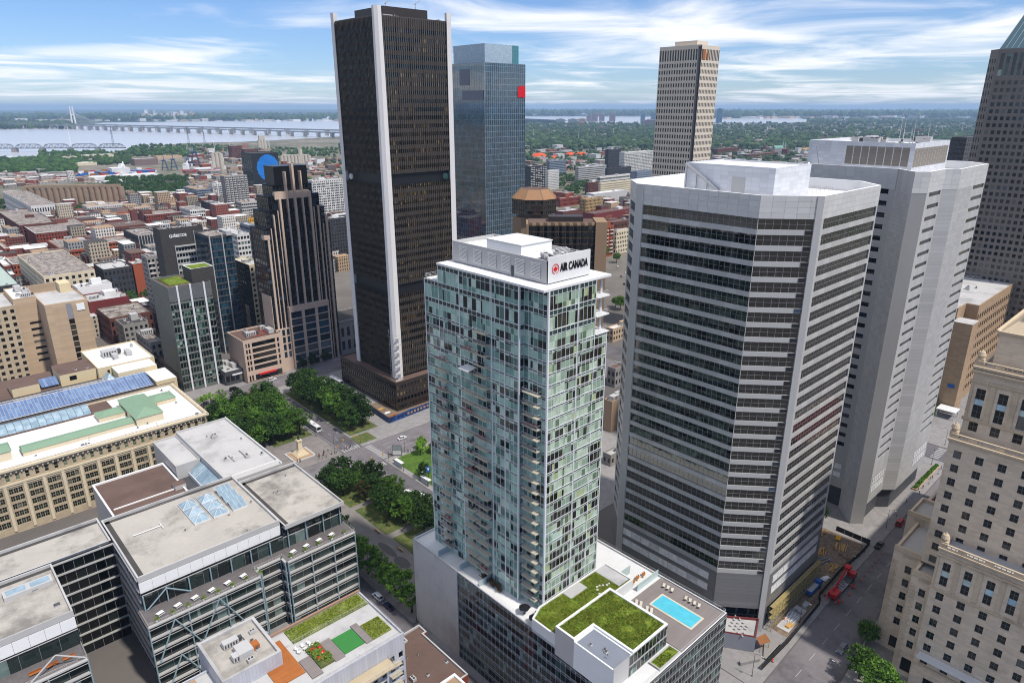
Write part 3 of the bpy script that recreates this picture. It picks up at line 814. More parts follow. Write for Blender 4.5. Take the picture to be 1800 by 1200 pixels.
# balconies
bal = {}
def balcony_meshes(w_, k):
 key = (round(w_, 1), k)
 if key in bal: return bal[key]
 d = 1.75
 s_ = MB(); s_.box(-w_ / 2, w_ / 2, -d, -.14, -.12, .1)
 r_ = MB(); h = 1.05
 P = [(-w_ / 2 + .05, -.14), (-w_ / 2 + .05, -d + .06), (w_ / 2 - .05, -d + .06), (w_ / 2 - .05, -.14)]
 for a, b in zip(P[:-1], P[1:]):
  r_.bar((*a, .1 + h), (*b, .1 + h), .04); r_.bar((*a, .2), (*b, .2), .025)
  n = max(1, int(L2(a, b) / 1.3))
  for i in range(n + 1):
   x = a[0] + (b[0] - a[0]) * i / n; y = a[1] + (b[1] - a[1]) * i / n
   r_.bar((x, y, .1), (x, y, .1 + h), .03)
 if k % 3 == 1:
  r_.box(-w_ / 2 + .1, w_ / 2 - .1, -d + .05, -d + .07, .25, 1.0, 1)
 f_ = MB()
 if k in (1, 4): f_.frustum(-.4 * w_ + .9, -.9, .1, .75, .05, .4, 8); f_.box(.2, .8, -1.2, -.6, .1, .55); f_.box(.2, .8, -.68, -.6, .55, .95)
 elif k == 2: f_.box(-.9, -.3, -1.2, -.6, .1, .5); f_.box(-.9, -.8, -1.2, -.6, .5, .95); f_.box(.1, .7, -1.2, -.6, .1, .5); f_.box(.6, .7, -1.2, -.6, .5, .95); f_.frustum(-.1, -.9, .1, .7, .1, .3, 8)
 elif k == 5: f_.box(-w_ / 2 + .3, w_ / 2 - .3, -1.5, -1.1, .1, .7)
 bal[key] = (s_.mesh('balcony', [m_concb]), r_.mesh('railing', [m_whitemet, M('railing_panel', '6f6a66', .6)]), f_.mesh('furniture', [(m_whitep, m_red, m_black, m_timber, m_dgrey, m_gstone)[k]]) if f_.v else None)
 return bal[key]
rb = random.Random(5); off = T['_o']
for k in range(1, 26):
 z = 30 + 2.9 * k
 for (x, yc, w_, f0, f1) in ((XW, 138.2, 4.6, 1, 21), (XW, 127.2, 4.6, 1, 23), (XW, 122.0, 4.8, 1, 25), (XI, 105.6, 5.2, 1, 21)):
  if not f0 <= k <= f1: continue
  if x == XW and yc == 127.2 and k in (20, 22): continue
  q = rb.choice((0, 0, 0, 0, 0, 1, 2, 3, 3, 4, 5))
  a, b, c = balcony_meshes(w_, q)
  sb = put('balcony', a, T, (x - off[0], yc - off[1], z - off[2]), -math.pi / 2)
  put('railing', b, sb)
  if c: put('furniture', c, sb)
mb = MB(); mb.quad((XW - 3.1, 128.6, 91.9), (XW - 3.1, 124.6, 91.9), (XW - .15, 124.6, 92.3), (XW - .15, 128.6, 92.3)); mb.box(XW - 3.1, XW - 3.0, 124.6, 128.6, 91.6, 91.9); mb.build('awning', m_white, T)

# ------------------------------------------------------------------ its podium
PD = thing('podium_building', 'concrete and dark glass podium block with terraces, green roofs and a pool', 'building', (119, 109, 0))
PX0, PX1, PY0, PY1, PZ = 99.3, 140.0, 68.0, 150.6, 30.0
wb, pv, ps, fr = MB(), Panes(), Panes(), MB()
blank(wb, (PX0 - .35, PY1), (PX0 - .35, 129.2), 0, PZ + .5); blank(wb, (PX0 - .35, 129.2), (PX0, 129.2), 0, PZ + .5)
blank(wb, (PX1, PY0), (PX1, PY1), 0, PZ); blank(wb, (PX1, PY1), (PX0 - .35, PY1), 0, PZ + .5)
flo = [(3.0 * k, 3.0 * k + 3.0) for k in range(10)]
curtain(fr, pv, ps, (PX0, 129.2), (PX0, PY0), flo, 1.6, 'tealpod', 'tealsp', .8, .1)
curtain(fr, pv, ps, (PX0, PY0), (PX1, PY0), flo, 1.5, 'greeng', 'tealsp', .8, .1)
pv.finish(PD, 'window', 'window_field', 300, 5); ps.finish(PD, 'spandrel_panel', 'spandrel_field', 120, 6)
wb.build('concrete_wall', m_conc, PD)
for k in range(10):
 for dz in (.35, .8): obar(fr, (PX0, 129.1), (PX0, PY0 + .1), 3 * k + 2.05 + dz, 3 * k + 2.12 + dz, .3 - dz * .12, -.16)
fr.build('sunshade_rails', m_grey, PD, kind='stuff')
mb = MB(); flatroof(mb, rect(PX0 - .2, PX1, PY0, PY1), PZ + .52, .5, .3, 0, 0); mb.build('terrace_roof', m_white, PD)
rl = MB(); railing(rl, [(PX1 - .3, 92), (PX1 - .3, PY1 - .3), (PX0 + .1, PY1 - .3), (PX0 + .1, 94)], PZ + .5, 1.1, 1.5); rl.build('terrace_railing', m_lgrey, PD)
for y in (138.6, 129.4, 120.2):
 mb = MB(); mb.box(PX0 + .3, XW - .2, y - .05, y + .05, PZ + .1, PZ + 2.0)
 mb.build('terrace_screen', M('frosted_screen', '9fb0b4', .3, .05, .5, .5), PD)
# planted green roof beside the tower and the raised glass pavilion
mb = MB(); P1 = [(PX0 - .1, 92.2), (PX0 - .1, 99.2), (103.5, 100.9), (130, 100.9), (130, 92.2)]
P1 = [(PX0 - .12, 90.9), (130, 90.9), (130, 100.9), (103.5, 100.9), (PX0 - .12, 99.0)]
mb.prism(P1, PZ - .5, 33.2, top=False); flatroof(mb, P1, 33.2, .35, .5, 0, 1); mb.build('garden_parapet', [m_white, m_sedum], PD)
mb = MB(); mb.prism(rect(112, 118.5, 97.4, 100.7), 32.86, 33.06); mb.build('garden_terrace', m_rooflt, PD); mb = MB(); mb.prism(rect(125.2, 129.4, 92, 100.7), 32.86, 33.02); mb.build('garden_terrace', m_rooflt, PD)
for i in range(7):
 mb = MB(); mb.frustum(119 + i * .85, 93.6 + math.sin(i * .8) * 1.4 + i * .4, 32.87, 32.98, .35, .35, 8); mb.build('stepping_stone', m_white, PD)
UX0, UX1, UY0, UY1, UZ = 98.9, 119.4, 72.6, 90.7, 36.4
pv, ps, fr, mb = Panes(), Panes(), MB(), MB()
curtain(fr, pv, ps, (104.5, UY0), (UX1, UY0), [(PZ, 33.2), (33.2, UZ)], 1.5, 'greeng', 'tealsp', .35, .1)
curtain(fr, pv, ps, (UX1, UY0), (UX1, UY1), [(PZ, 33.2), (33.2, UZ)], 1.5, 'greeng', 'tealsp', .35, .1)
pv.finish(PD, 'window', 'pavilion_window_field', 60, 5); ps.finish(PD, 'spandrel_panel', 'pavilion_spandrel_field', 10, 9)
blank(mb, (UX0, UY1), (UX0, 84.6), PZ - 2, UZ, 1); blank(mb, (UX0, 84.6), (UX0, UY0), PZ - 2, UZ - .6, 0); blank(mb, (UX0, UY0), (104.5, UY0), PZ, UZ, 1); blank(mb, (UX1, UY1), (UX0, UY1), PZ, UZ, 0)
flatroof(mb, [(UX0, 84.6), (105.9, 84.6), (105.9, UY0), (UX1, UY0), (UX1, UY1), (UX0, UY1)], UZ, .35, .55, 0, 2)
flatroof(mb, rect(UX0, 105.9, UY0, 84.6), UZ - .6, .3, .35, 0, 3)
mb.quad((105.9, 84.6, UZ - .6), (105.9, UY0, UZ - .6), (105.9, UY0, UZ), (105.9, 84.6, UZ)); mb.quad((UX0, 84.6, UZ - .6), (105.9, 84.6, UZ - .6), (105.9, 84.6, UZ), (UX0, 84.6, UZ))
mb.build('pavilion', [m_whitep, m_lgrey, m_sedum, M('grey_roof_membrane', '7d828c', .8, .1, .3)], PD)
fr.build('pavilion_frame', m_whitemet, PD)
units(PD, 100.5, 104.5, 74, 83, UZ - .9, 4, 8, (1, 3), .6)
# pool deck
mb = MB(); mb.prism(rect(120.2, PX1 - .5, PY0 + .5, 88.2), PZ + .03, PZ + .3); mb.build('pool_deck', m_wood, PD)
mb = MB(); mb.prism(rect(128.0, 134.0, 71.0, 84.0), PZ + .3, PZ + .42); mb.build('pool_coping', M('pale_stone_coping', 'cfc4ae', .7), PD)
mb = MB(); mb.prism(rect(128.5, 133.5, 71.5, 83.5), PZ + .3, PZ + .44); mb.build('pool_water', m_water_pool, PD)
mb = MB(); mb.prism(rect(111.8, 119.4, 68.9, 71.6), PZ + .03, PZ + .45); flatroof(mb, rect(111.4, 119.8, 68.5, 71.9), PZ + .5, .1, .35, 1, 0); mb.build('small_green_bed', [m_sedum, m_rooflt], PD)
mb = MB(); railing(mb, [(100, PY0 + .3), (PX1 - .3, PY0 + .3), (PX1 - .3, 92)], PZ + .5, 1.1, 1.5); mb.build('deck_railing', m_whitemet, PD)
mb = MB(); mb.box(130, 139.5, 89.3, 89.42, PZ, PZ + 2.3); mb.build('glass_screen', M('screen_glass', 'b9c8c4', .12, .03, .5, .5), PD)
mb = MB(); mb.box(130.2, 134.8, 95.5, 95.75, PZ, PZ + 2.6); mb.box(130.2, 130.45, 95.5, 100, PZ, PZ + 2.6); mb.build('terrace_shelter', M('shelter_glass', 'a9b9b2', .15, .03, .5, .5), PD)
def lounger(x, y, a, w_):
 t = thing('sun_lounger', 'pale sun lounger, ' + w_, 'sun lounger', (x, y, PZ + .3), a, 'sun loungers on the pool deck', False)
 mb = MB(); mb.box(-1.0, .35, -.35, .35, .28, .36); mb.quad((.35, -.35, .34), (1.0, -.35, .75), (1.0, .35, .75), (.35, .35, .34)); mb.quad((.35, -.35, .28), (.35, .35, .28), (1.0, .35, .69), (1.0, -.35, .69)); mb.build('mattress', M('lounger_fabric', 'c9c2b2', .8), t)
 mb = MB()
 for sx in (-.9, .3):
  for sy in (-.3, .3): mb.box(sx - .03, sx + .03, sy - .03, sy + .03, 0, .28)
 mb.build('frame', m_grey, t)
for i in range(4): lounger(125.6 + (i % 2) * .3, 86.3 - i * 1.2 - (i > 1) * 1.0, 0.5, ORD[i] + ' from the tables on the green roof side of the pool')
for i in range(7): lounger(136.8, 85.5 - i * 1.35 - (i > 2) * 3, math.pi + .4, ORD[i] + ' from the tables along the outer railing by the pool')
def ttable(x, y, w_):
 t = thing('patio_table', 'small wooden table with two chairs on the white pool terrace, %s from the railing' % w_, 'table', (x, y, PZ + .02), .4, 'wooden tables on the white terrace', False)
 mb = MB(); mb.box(-.5, .5, -.5, .5, .7, .76); mb.build('table_top', m_orangewood, t)
 mb = MB(); mb.frustum(0, 0, 0, .7, .08, .08, 6); mb.build('leg', m_dgrey, t)
 for s_ in (-1, 1):
  mb = MB(); mb.box(s_ * .75 - .22, s_ * .75 + .22, -.22, .22, .4, .46); mb.box(s_ * .95 - .03, s_ * .95 + .03, -.22, .22, .46, .9); mb.box(s_ * .75 - .2, s_ * .75 - .15, -.2, .2, 0, .4); mb.box(s_ * .75 + .15, s_ * .75 + .2, -.2, .2, 0, .4); mb.build('chair', m_timber, t)
for i in range(3): ttable(136.6 - i * 2.3, 92.2 + (i % 2) * .3, ORD[i])
for k, (x, y, s_) in enumerate(((101.6, 104.2, 1.5), (100.8, 99.9, 1.35), (102.9, 100.6, .8))):
 t = thing('patio_umbrella', ('large folded black parasol lying open on the white corner terrace', 'black parasol with ragged rim at the end of the terrace', 'small black parasol against the glass tower corner')[k], 'umbrella', (x, y, PZ + .1), 0, None, False)
 mb = MB(); n = 10
 for i in range(n):
  a0, a1 = 2 * math.pi * i / n, 2 * math.pi * (i + 1) / n; r0 = s_ * (1 + .1 * math.sin(i * 3)); r1 = s_ * (1 + .1 * math.sin((i + 1) % n * 3))
  mb.ngon([(r0 * math.cos(a0), r0 * math.sin(a0), 1.9), (r1 * math.cos(a1), r1 * math.sin(a1), 1.9), (0, 0, 2.5)])
  mb.ngon([(0, 0, 2.44), (r1 * math.cos(a1), r1 * math.sin(a1), 1.84), (r0 * math.cos(a0), r0 * math.sin(a0), 1.84)])
 mb.build('canopy', M('black_canvas', '17161a', .9), t)
 mb = MB(); mb.tube((0, 0, 0), (0, 0, 2.44), .04); mb.frustum(0, 0, 0, .12, .35, .3, 10); mb.build('pole', m_dgrey, t)
for k in range(9):
 x, y = 103.3 - (k % 3) * .35, 122.5 - k * .95
 t = thing('terrace_planter', 'brown dry potted shrub, %s from the left in the clump at the tower foot' % ORD[k], 'planter', (x, y, PZ + .03), k, 'dry shrubs on the terrace', False)
 mb = MB(); mb.frustum(0, 0, 0, .5, .3, .4, 8); mb.build('pot', m_dgrey, t)
 mb = MB(); rr = random.Random(k)
 for i in range(60):
  c = Vector((rr.gauss(0, .4), rr.gauss(0, .4), .6 + abs(rr.gauss(0, .35)))); d = Vector((rr.gauss(0, 1), rr.gauss(0, 1), rr.gauss(0, 1))).normalized() * .18; e = d.orthogonal().normalized() * .14
  mb.quad(tuple(c - d - e), tuple(c + d - e), tuple(c + d + e), tuple(c - d + e))
 mb.build('foliage', M('dry_shrub', '6a4a3a', .95, .2, 3, col2='3f4a28'), t)
# ------------------------------------------------------------------ silver office tower with ribbon windows (front)
A = thing('office_tower', 'silver panelled office tower with dark ribbon windows and cut corners, nearer one of the pair', 'tower', (190, 100, 0))
wb, pv, pn, pw, cp = MB(), Panes(), Panes(), Panes(), MB()
ZT, ZW = 134.0, 128.2
a0, a1, a2, a3, a4, a5, a6, a7 = (164.3, 123.0), (164.3, 84.6), (174.6, 73.0), (211.2, 73.0), (219.5, 81.3), (219.5, 124.5), (211.5, 132.5), (172.5, 131.5)
def ribbon_face(P, Q, mod, z0, z1, fh, wh, m0, m1, st, mw=0, d=.3):
 L_ = L2(P, Q); n = max(1, round((L_ - m0 - m1) / mod)); b = (L_ - m0 - m1) / n
 us = [0.] + [m0 + b * i for i in range(n + 1)] + ([L_] if m1 > .01 else [])
 if m0 < .01: us = us[1:]
 zs = [z0]; k = int((z1 - z0) / fh + .01)
 for j in range(k): zs += [z1 - fh * (k - j) + (fh - wh), z1 - fh * (k - j) + fh]
 lo, hi = (1 if m0 >= .01 else 0), n + (1 if m0 >= .01 else 0)
 pv.cells(wall(wb, P, Q, us, zs, lambda i, j: j % 2 == 1 and lo <= i < hi, d, mw), st)
FH, WH, ZB = 4.12, 2.78, 21.0
ribbon_face(a0, a1, 1.62, ZB, ZW, FH, WH, 2.6, 0, 'ribbon')
ribbon_face(a1, a2, 2.0, ZB, ZW, FH, WH, 0, 1.7, 'ribbon')
ribbon_face(a2, a3, 1.62, ZB, ZW, FH, WH, 1.4, .8, 'ribbon')
ribbon_face(a7, a0, 1.62, ZB, ZW, FH, WH, 1.6, 1.6, 'ribbon')
ribbon_face(a3, a4, 2.0, ZB, ZW, FH, WH, 1.4, 1.4, 'ribbon')
ribbon_face(a4, a5, 3.2, ZB, ZW, FH, WH, 1.4, 1.4, 'ribbon'); ribbon_face(a5, a6, 3.0, ZB, ZW, FH, WH, 1, 1, 'ribbon'); ribbon_face(a6, a7, 3.2, ZB, ZW, FH, WH, 1.4, 1.4, 'ribbon')
polyA = [a0, a1, a2, a3, a4, a5, a6, a7]
for P, Q in zip(polyA, polyA[1:] + polyA[:1]):
 ins = .05
 P2, Q2 = on(P, Q, 0, -ins), on(P, Q, L2(P, Q), -ins)
 blank(wb, P2, Q2, ZW, ZT)
 if P in (a0, a1, a2, a7): panels(pn, P, Q, ZW, ZT, 2.9, 1.45, 'sheet')
# stepped dark infill at the right end of the cut corner
for k in range(26):
 z = ZW - FH * (k + 1) + .01
 x, y = on(a1, a2, L2(a1, a2) - 2.7, .03); pv.add(x, y, z + (FH - WH) / 2 - FH * 0, fang(a1, a2), 1.95, FH - WH - .06, 'ribbon1')
# base: pale panels, plain metal and the glazed foot
for P, Q in ((a0, a1), (a2, a3)):
 L_ = L2(P, Q)
 pw_ = (L_ - 5.2) / 9
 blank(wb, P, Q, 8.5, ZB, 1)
 for r_ in range(2):
  for i in range(9):
   x, y = on(P, Q, 2.6 + pw_ * (i + .5), .02); pw.add(x, y, 18.1 - r_ * 4.0, fang(P, Q), pw_, 2.5, 'white_pane')
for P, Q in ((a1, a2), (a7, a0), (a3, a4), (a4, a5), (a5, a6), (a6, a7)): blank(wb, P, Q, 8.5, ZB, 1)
pl6 = inset(polyA, 1.6)
for P, Q in zip(pl6, pl6[1:] + pl6[:1]):
 L_ = L2(P, Q); n = max(1, int(L_ / 3))
 us = us_even(L_, n, .88); pv.cells(wall(wb, P, Q, us, [0, .6, 4.4, 4.8, 8.2, 8.51], lambda i, j: i % 2 == 1 and j in (1, 3), .2, 2), 'ribbon1')
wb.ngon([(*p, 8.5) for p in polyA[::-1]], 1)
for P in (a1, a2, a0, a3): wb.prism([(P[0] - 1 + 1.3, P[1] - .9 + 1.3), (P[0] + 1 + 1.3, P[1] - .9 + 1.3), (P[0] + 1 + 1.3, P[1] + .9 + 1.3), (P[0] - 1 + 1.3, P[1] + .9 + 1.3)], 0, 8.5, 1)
pv.finish(A, 'window', 'window_field', 300, 5.5); pn.finish(A, 'metal_panel', 'metal_panel_field', 260, 4); pw.finish(A, 'white_panel', 'white_panel_field', 60, 3)
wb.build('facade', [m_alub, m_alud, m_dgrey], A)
# corner pier between the two fronts
mb = MB(); obar(mb, on(a1, a2, L2(a1, a2) - 1.65), a2, 0, ZT - .02, .28, 0); mb.build('corner_pier', m_alub, A)
mb = MB(); obar(mb, a0, on(a0, a1, 2.5), 0, ZT - .02, .2, 0); mb.build('corner_pier', m_alub, A)
mb = MB(); flatroof(mb, polyA, ZT, 3.2, .8, 0, 1); mb.build('roof', [m_whitep, m_white], A)
mb = MB(); X0, X1, Y0, Y1 = 178.5, 199.5, 88.5, 116.5
mb.prism(rect(X0, X1, Y0, Y1), ZT - 3.2, 139.6, 0, top=False); flatroof(mb, rect(X0, X1, Y0, Y1), 139.6, .4, .5, 0, 1); mb.build('penthouse', [M('white_panel_cladding', 'd9dadd', .45, .04, .3, .5, course=(2.4, 1.2, .04, .75)), m_white], A)
mb = MB(); mb.box(X0 - .08, X0, 97, 101, ZT - 3.1, ZT + 2.6); mb.build('service_door', m_lgrey, A)
mb = MB(); mb.bar((X0 - .5, 115.8, 139.4), (X0 - .5, 104.5, ZT - 1.5), .45); mb.bar((X0 - 1.2, 115.8, 139.4), (X0 - 1.2, 104.5, ZT - 1.5), .3)
for y in (115.5, 112, 108.4): mb.bar((X0 - .6, y, ZT - 3), (X0 - .6, y, 139.2 - (115.5 - y) * .55), .22)
mb.build('window_cleaning_gantry', m_grey, A)
mb = MB(); railing(mb, [(203, 90), (215, 88), (217, 100)], ZT - 3.2, 1.1, 2); mb.build('roof_rail', m_grey, A)

# silver tower behind
B = thing('office_tower', 'silver panelled office tower with short slit windows, farther one of the pair', 'tower', (285, 95, 0))
wb, pv, pn, pw = MB(), Panes(), Panes(), Panes()
ZT, ZW = 134.8, 127.8
b0, b1, b2, b3, b4, b5, b6, b7, b8, b9 = (262.5, 118), (262.5, 86), (254.6, 78.2), (258.2, 74.6), (273.6, 74.6), (277.4, 71), (311, 71), (319, 79), (319, 118), (290, 130)
polyB = [b0, b1, b2, b3, b4, b5, b6, b7, b8, b9]
ribbon_face(b0, b1, 2.9, ZB, ZW, FH, 1.75, 2, 2, 'ribbon1'); ribbon_face(b3, b4, 2.2, ZB, ZW, FH, 1.5, 2.5, 1.2, 'ribbon1')
L_ = L2(b5, b6)
ribbon_face(on(b5, b6, L_ * .52), b6, 2.4, ZB, ZW, FH, 1.5, 1.5, .8, 'ribbon1'); blank(wb, b5, on(b5, b6, L_ * .52), ZB, ZW, 1)
for P, Q, m_ in ((b1, b2, 1), (b2, b3, 0), (b4, b5, 1), (b6, b7, 0), (b7, b8, 0), (b8, b9, 0), (b9, b0, 0)): blank(wb, P, Q, ZB, ZW, 1)
for P, Q in zip(polyB, polyB[1:] + polyB[:1]):
 blank(wb, on(P, Q, 0, -.05), on(P, Q, L2(P, Q), -.05), ZW, ZT); blank(wb, P, Q, 9, ZB, 1)
 if P in (b0, b2, b3, b4, b5): panels(pn, P, Q, ZW, ZT, 3.0, 1.75, 'sheet')
for P, Q, n in ((b3, b4, 6), (b5, b6, 12), (b0, b1, 10)):
 L_ = L2(P, Q); w_ = (L_ - 3) / n
 for r_ in range(2):
  for i in range(n):
   if P == b5 and i < 6: continue
   x, y = on(P, Q, 1.5 + w_ * (i + .5), .02); pw.add(x, y, 18.2 - 3.6 * r_, fang(P, Q), w_, 2.3, 'white_pane')
pl6 = inset(polyB, 1.5)
for P, Q in zip(pl6, pl6[1:] + pl6[:1]): blank(wb, P, Q, 0, 9.01, 2)
wb.ngon([(*p, 9) for p in polyB[::-1]], 1)
wb.prism([b1, b2, b3, (266, 80)], 0, 9, 1)
pv.finish(B, 'window', 'window_field', 300, 4.5); pn.finish(B, 'metal_panel', 'metal_panel_field', 160, 4); pw.finish(B, 'white_panel', 'white_panel_field', 60, 3)
wb.build('facade', [m_alub, m_alu, m_dgrey], B)
mb = MB(); flatroof(mb, polyB, ZT, 3, .8, 0, 1); mb.build('roof', [m_whitep, m_white], B)
x0, x1, y0, y1 = 270.5, 308, 84.5, 122
mb = MB(); mb.prism(rect(x0, x1, y0, y1), ZT - 3, 143, 0, top=False); flatroof(mb, rect(x0, x1, y0, y1), 143, 1.2, .6, 0, 1); mb.build('penthouse', [MATS['white_panel_cladding'], m_white], B)
pl = Panes()
style('louvre', [M('bronze_louvre', '8d8378', .6, .08, .5, course=(40, .3, .04, .7))], edge=.08, deep=.06, solid=True)
for i in range(8): pl.add(x0, 106.5 - i * 2.75, 138.2, -math.pi / 2, 2.6, 6.6, 'louvre')
for i in range(13): pl.add(x0 + 1.5 + i * 2.8, y0, 138.0, 0, 2.6, 6.6, 'louvre')
pl.finish(B, 'louvre_panel', 'louvre_field', 60, 2)
units(B, x0 + 2, x1 - 2, y0 + 2, y1 - 12, 141.9, 12, 4, (0, 1, 2, 3, 5), 1.3)
mb = MB()
for k, (x, y, h) in enumerate(((275, 88, 6), (284, 90, 9), (288, 96, 11), (300, 90, 8), (304, 100, 9))): mb.tube((x, y, 141.8), (x, y, 141.8 + h), .16, .06)
mb.build('antenna_mast', m_lgrey, B)
mb = MB(); mb.bar((264, 114, 133), (266, 117, 141), .3); mb.box(264, 268, 110, 113, 131.8, 133.5); mb.build('window_cleaning_crane', m_grey, B)

# ------------------------------------------------------------------ bronze tower with white corner pillars
S = thing('skyscraper', 'tall dark bronze skyscraper with white concrete pillars at its corners', 'skyscraper', (209, 313, 0))
wb, pv, fins = MB(), Panes(), MB()
X0, X1, Y0, Y1 = 188.5, 231.5, 293.2, 333.5
c = 3.0
zones = [(17, 62, 11), (67.5, 118, 13), (123.5, 190, 17)]
for P, Q in (((X0, Y1 - c), (X0, Y0 + c)), ((X0 + c, Y0), (X1 - c, Y0)), ((X1, Y0 + c), (X1, Y1 - c)), ((X1 - c, Y1), (X0 + c, Y1))):
 L_ = L2(P, Q); n = 30; vis = P[0] <= X0 + c + .1 and (P[1] >= Y1 - c - .1 or P[1] == Y0) and P != (X1 - c, Y1)
 for za, zb, nf in zones:
  us = [L_ * i / n for i in range(n + 1)]
  zs = [za]; h = (zb - za) / nf
  for j in range(nf): zs += [za + h * j + h * .5, za + h * (j + 1)]
  pv.cells(wall(wb, P, Q, us, zs, lambda i, j: j % 2 == 1, .12, 0), 'bronze')
  for i in range(n + 1):
   a = min(max(L_ * i / n, .12), L_ - .12); p_, q_ = on(P, Q, a - .09), on(P, Q, a + .09)
   obar(fins, p_, q_, za, zb + (4.5 if zb == 190 else .6), .28 if i % 6 else .42, 0)
 ru = inset([P, Q, (Q[0] + (Q[1] - P[1]) * 0, Q[1])], 0) if False else None
 Pi, Qi = on(P, Q, 0, -1.2), on(P, Q, L_, -1.2)
 for za, zb in ((62, 67.5), (118, 123.5)): blank(wb, Pi, Qi, za, zb, 1)
 blank(wb, P, Q, 190, 195, 0)
for z in (62, 67.5, 118, 123.5): wb.ngon([(X0 + c * .2, Y0 + c * .2, z), (X1 - c * .2, Y0 + c * .2, z), (X1 - c * .2, Y1 - c * .2, z), (X0 + c * .2, Y1 - c * .2, z)], 1)
pv.finish(S, 'window', 'window_field', 300, 4.5)
wb.build('facade', [M('bronze_anodised_metal', '524a42', .45, .12, .3, .5, metal=.3, streak=.3), m_black], S)
fins.build('mullion_field', M('bronze_mullion', '453b32', .45, .1, .3, .5, metal=.3), S, kind='stuff')
mb = MB(); flatroof(mb, rect(X0 + .3, X1 - .3, Y0 + .3, Y1 - .3), 195, 1.5, .5, 0, 1); mb.prism(rect(X0 + 9, X1 - 8, Y0 + 8, Y1 - 7), 193.5, 200, 0); mb.build('roof', [m_brownd, m_roofdark], S)
for k, (x, y) in enumerate(((X0, Y0), (X0, Y1), (X1, Y0), (X1, Y1))):
 mb = MB(); sx, sy = (1 if x == X0 else -1), (1 if y == Y0 else -1)
 prev = None
 for z, o, wd in ((0, 1.1, 3.6), (40, 1.0, 3.4), (120, .95, 3.1), (180, .85, 2.8), (198.8, .8, 2.6)):
  # chamfered pillar: outer chamfer face and two flanks
  ring = [(x + sx * wd, y - sy * o * .6), (x + sx * .5, y - sy * o), (x - sx * o, y + sy * .5), (x - sx * o * .6, y + sy * wd), (x + sx * wd * .75, y + sy * wd * .75)]
  ring = [(px_, py_, z) for px_, py_ in ring]
  if prev:
   for i in range(5):
    j = (i + 1) % 5
    q = (prev[i], prev[j], ring[j], ring[i]); q = q if sx * sy < 0 else q[::-1]
    mb.quad(*q)
  prev = ring
 mb.ngon(prev if sx * sy < 0 else prev[::-1])
 mb.build('corner_pillar', m_pillar, S)
units(S, X0 + 4, X1 - 4, Y0 + 3, Y0 + 7, 193.5, 6, 12, (0, 2, 3), 1.2)
mb = MB()
for k, (x, y) in enumerate(((205, 310), (217, 302))): mb.tube((x, y, 199), (x, y, 203), .2); mb.bar((x - 1, y, 202), (x + 2, y - 1, 204), .2)
mb.build('roof_aerials', m_lgrey, S)
for k, (P, Q, a, col) in enumerate((((X0, Y1 - c), (X0, Y0 + c), 5.5, m_rooflt), ((X0 + c, Y0), (X1 - c, Y0), 33.5, M('teal_sign', '2a4644', .5)))):
 x, y = on(P, Q, a, .3); mb = MB(); n = 16; ang = fang(P, Q)
 pts = [(x + 1.8 * math.cos(t) * math.cos(ang), y + 1.8 * math.cos(t) * math.sin(ang), 120.6 + 1.5 * math.sin(t)) for t in [2 * math.pi * i / n for i in range(n)]]
 ox, oy = math.sin(ang) * .5, -math.cos(ang) * .5
 mb.ngon([(p[0] + ox, p[1] + oy, p[2]) for p in pts])
 for i in range(n):
  p, q = pts[i], pts[(i + 1) % n]; mb.quad((p[0] + ox, p[1] + oy, p[2]), p, q, (q[0] + ox, q[1] + oy, q[2]))
 mb.build('round_sign', col, S)
# low bronze base block
pv, wb = Panes(), MB()
bx0, bx1, by0, by1, bz = 183.5, 236, 287, 345, 16.5
punch(wb, pv, (bx0, by1), (bx0, by0), .5, bz - 1, 26, 4, .75, .55, 'bronze', .3); punch(wb, pv, (bx0, by0), (bx1, by0), .5, bz - 1, 24, 4, .75, .55, 'bronze', .3)
blank(wb, (bx1, by0), (bx1, by1), 0, bz); blank(wb, (bx1, by1), (bx0, by1), 0, bz)
for P, Q in (((bx0, by1), (bx0, by0)), ((bx0, by0), (bx1, by0))): blank(wb, P, Q, bz - 1, bz); blank(wb, P, Q, 0, .5)
pv.finish(S, 'window', 'base_window_field', 60, 6); wb.build('base_facade', m_brownd, S)
mb = MB(); flatroof(mb, rect(bx0, bx1, by0, by1), bz, .6, .5, 0, 1); mb.build('base_roof', [m_brownd, m_roofbrown], S)
# scaffolding around the near pillar
mb = MB()
for z in range(0, 44, 2):
 for (px_, py_) in ((186.2, 291), (190.4, 290.2), (186, 295)): mb.bar((px_, py_, z), (px_, py_, z + 2), .1)
 mb.bar((186.2, 291, z), (190.4, 290.2, z), .08); mb.bar((186.2, 291, z), (186, 295, z), .08); mb.bar((186.2, 291, z), (190.4, 290.2, z + 2), .06)
 if z % 4 == 0: mb.box(186, 190.4, 290.1, 291.2, z - .06, z + .02)
sco = tag(mb.build('scaffold', m_lgrey), 'grey tube scaffold around the foot of the near white pillar', 'scaffold')

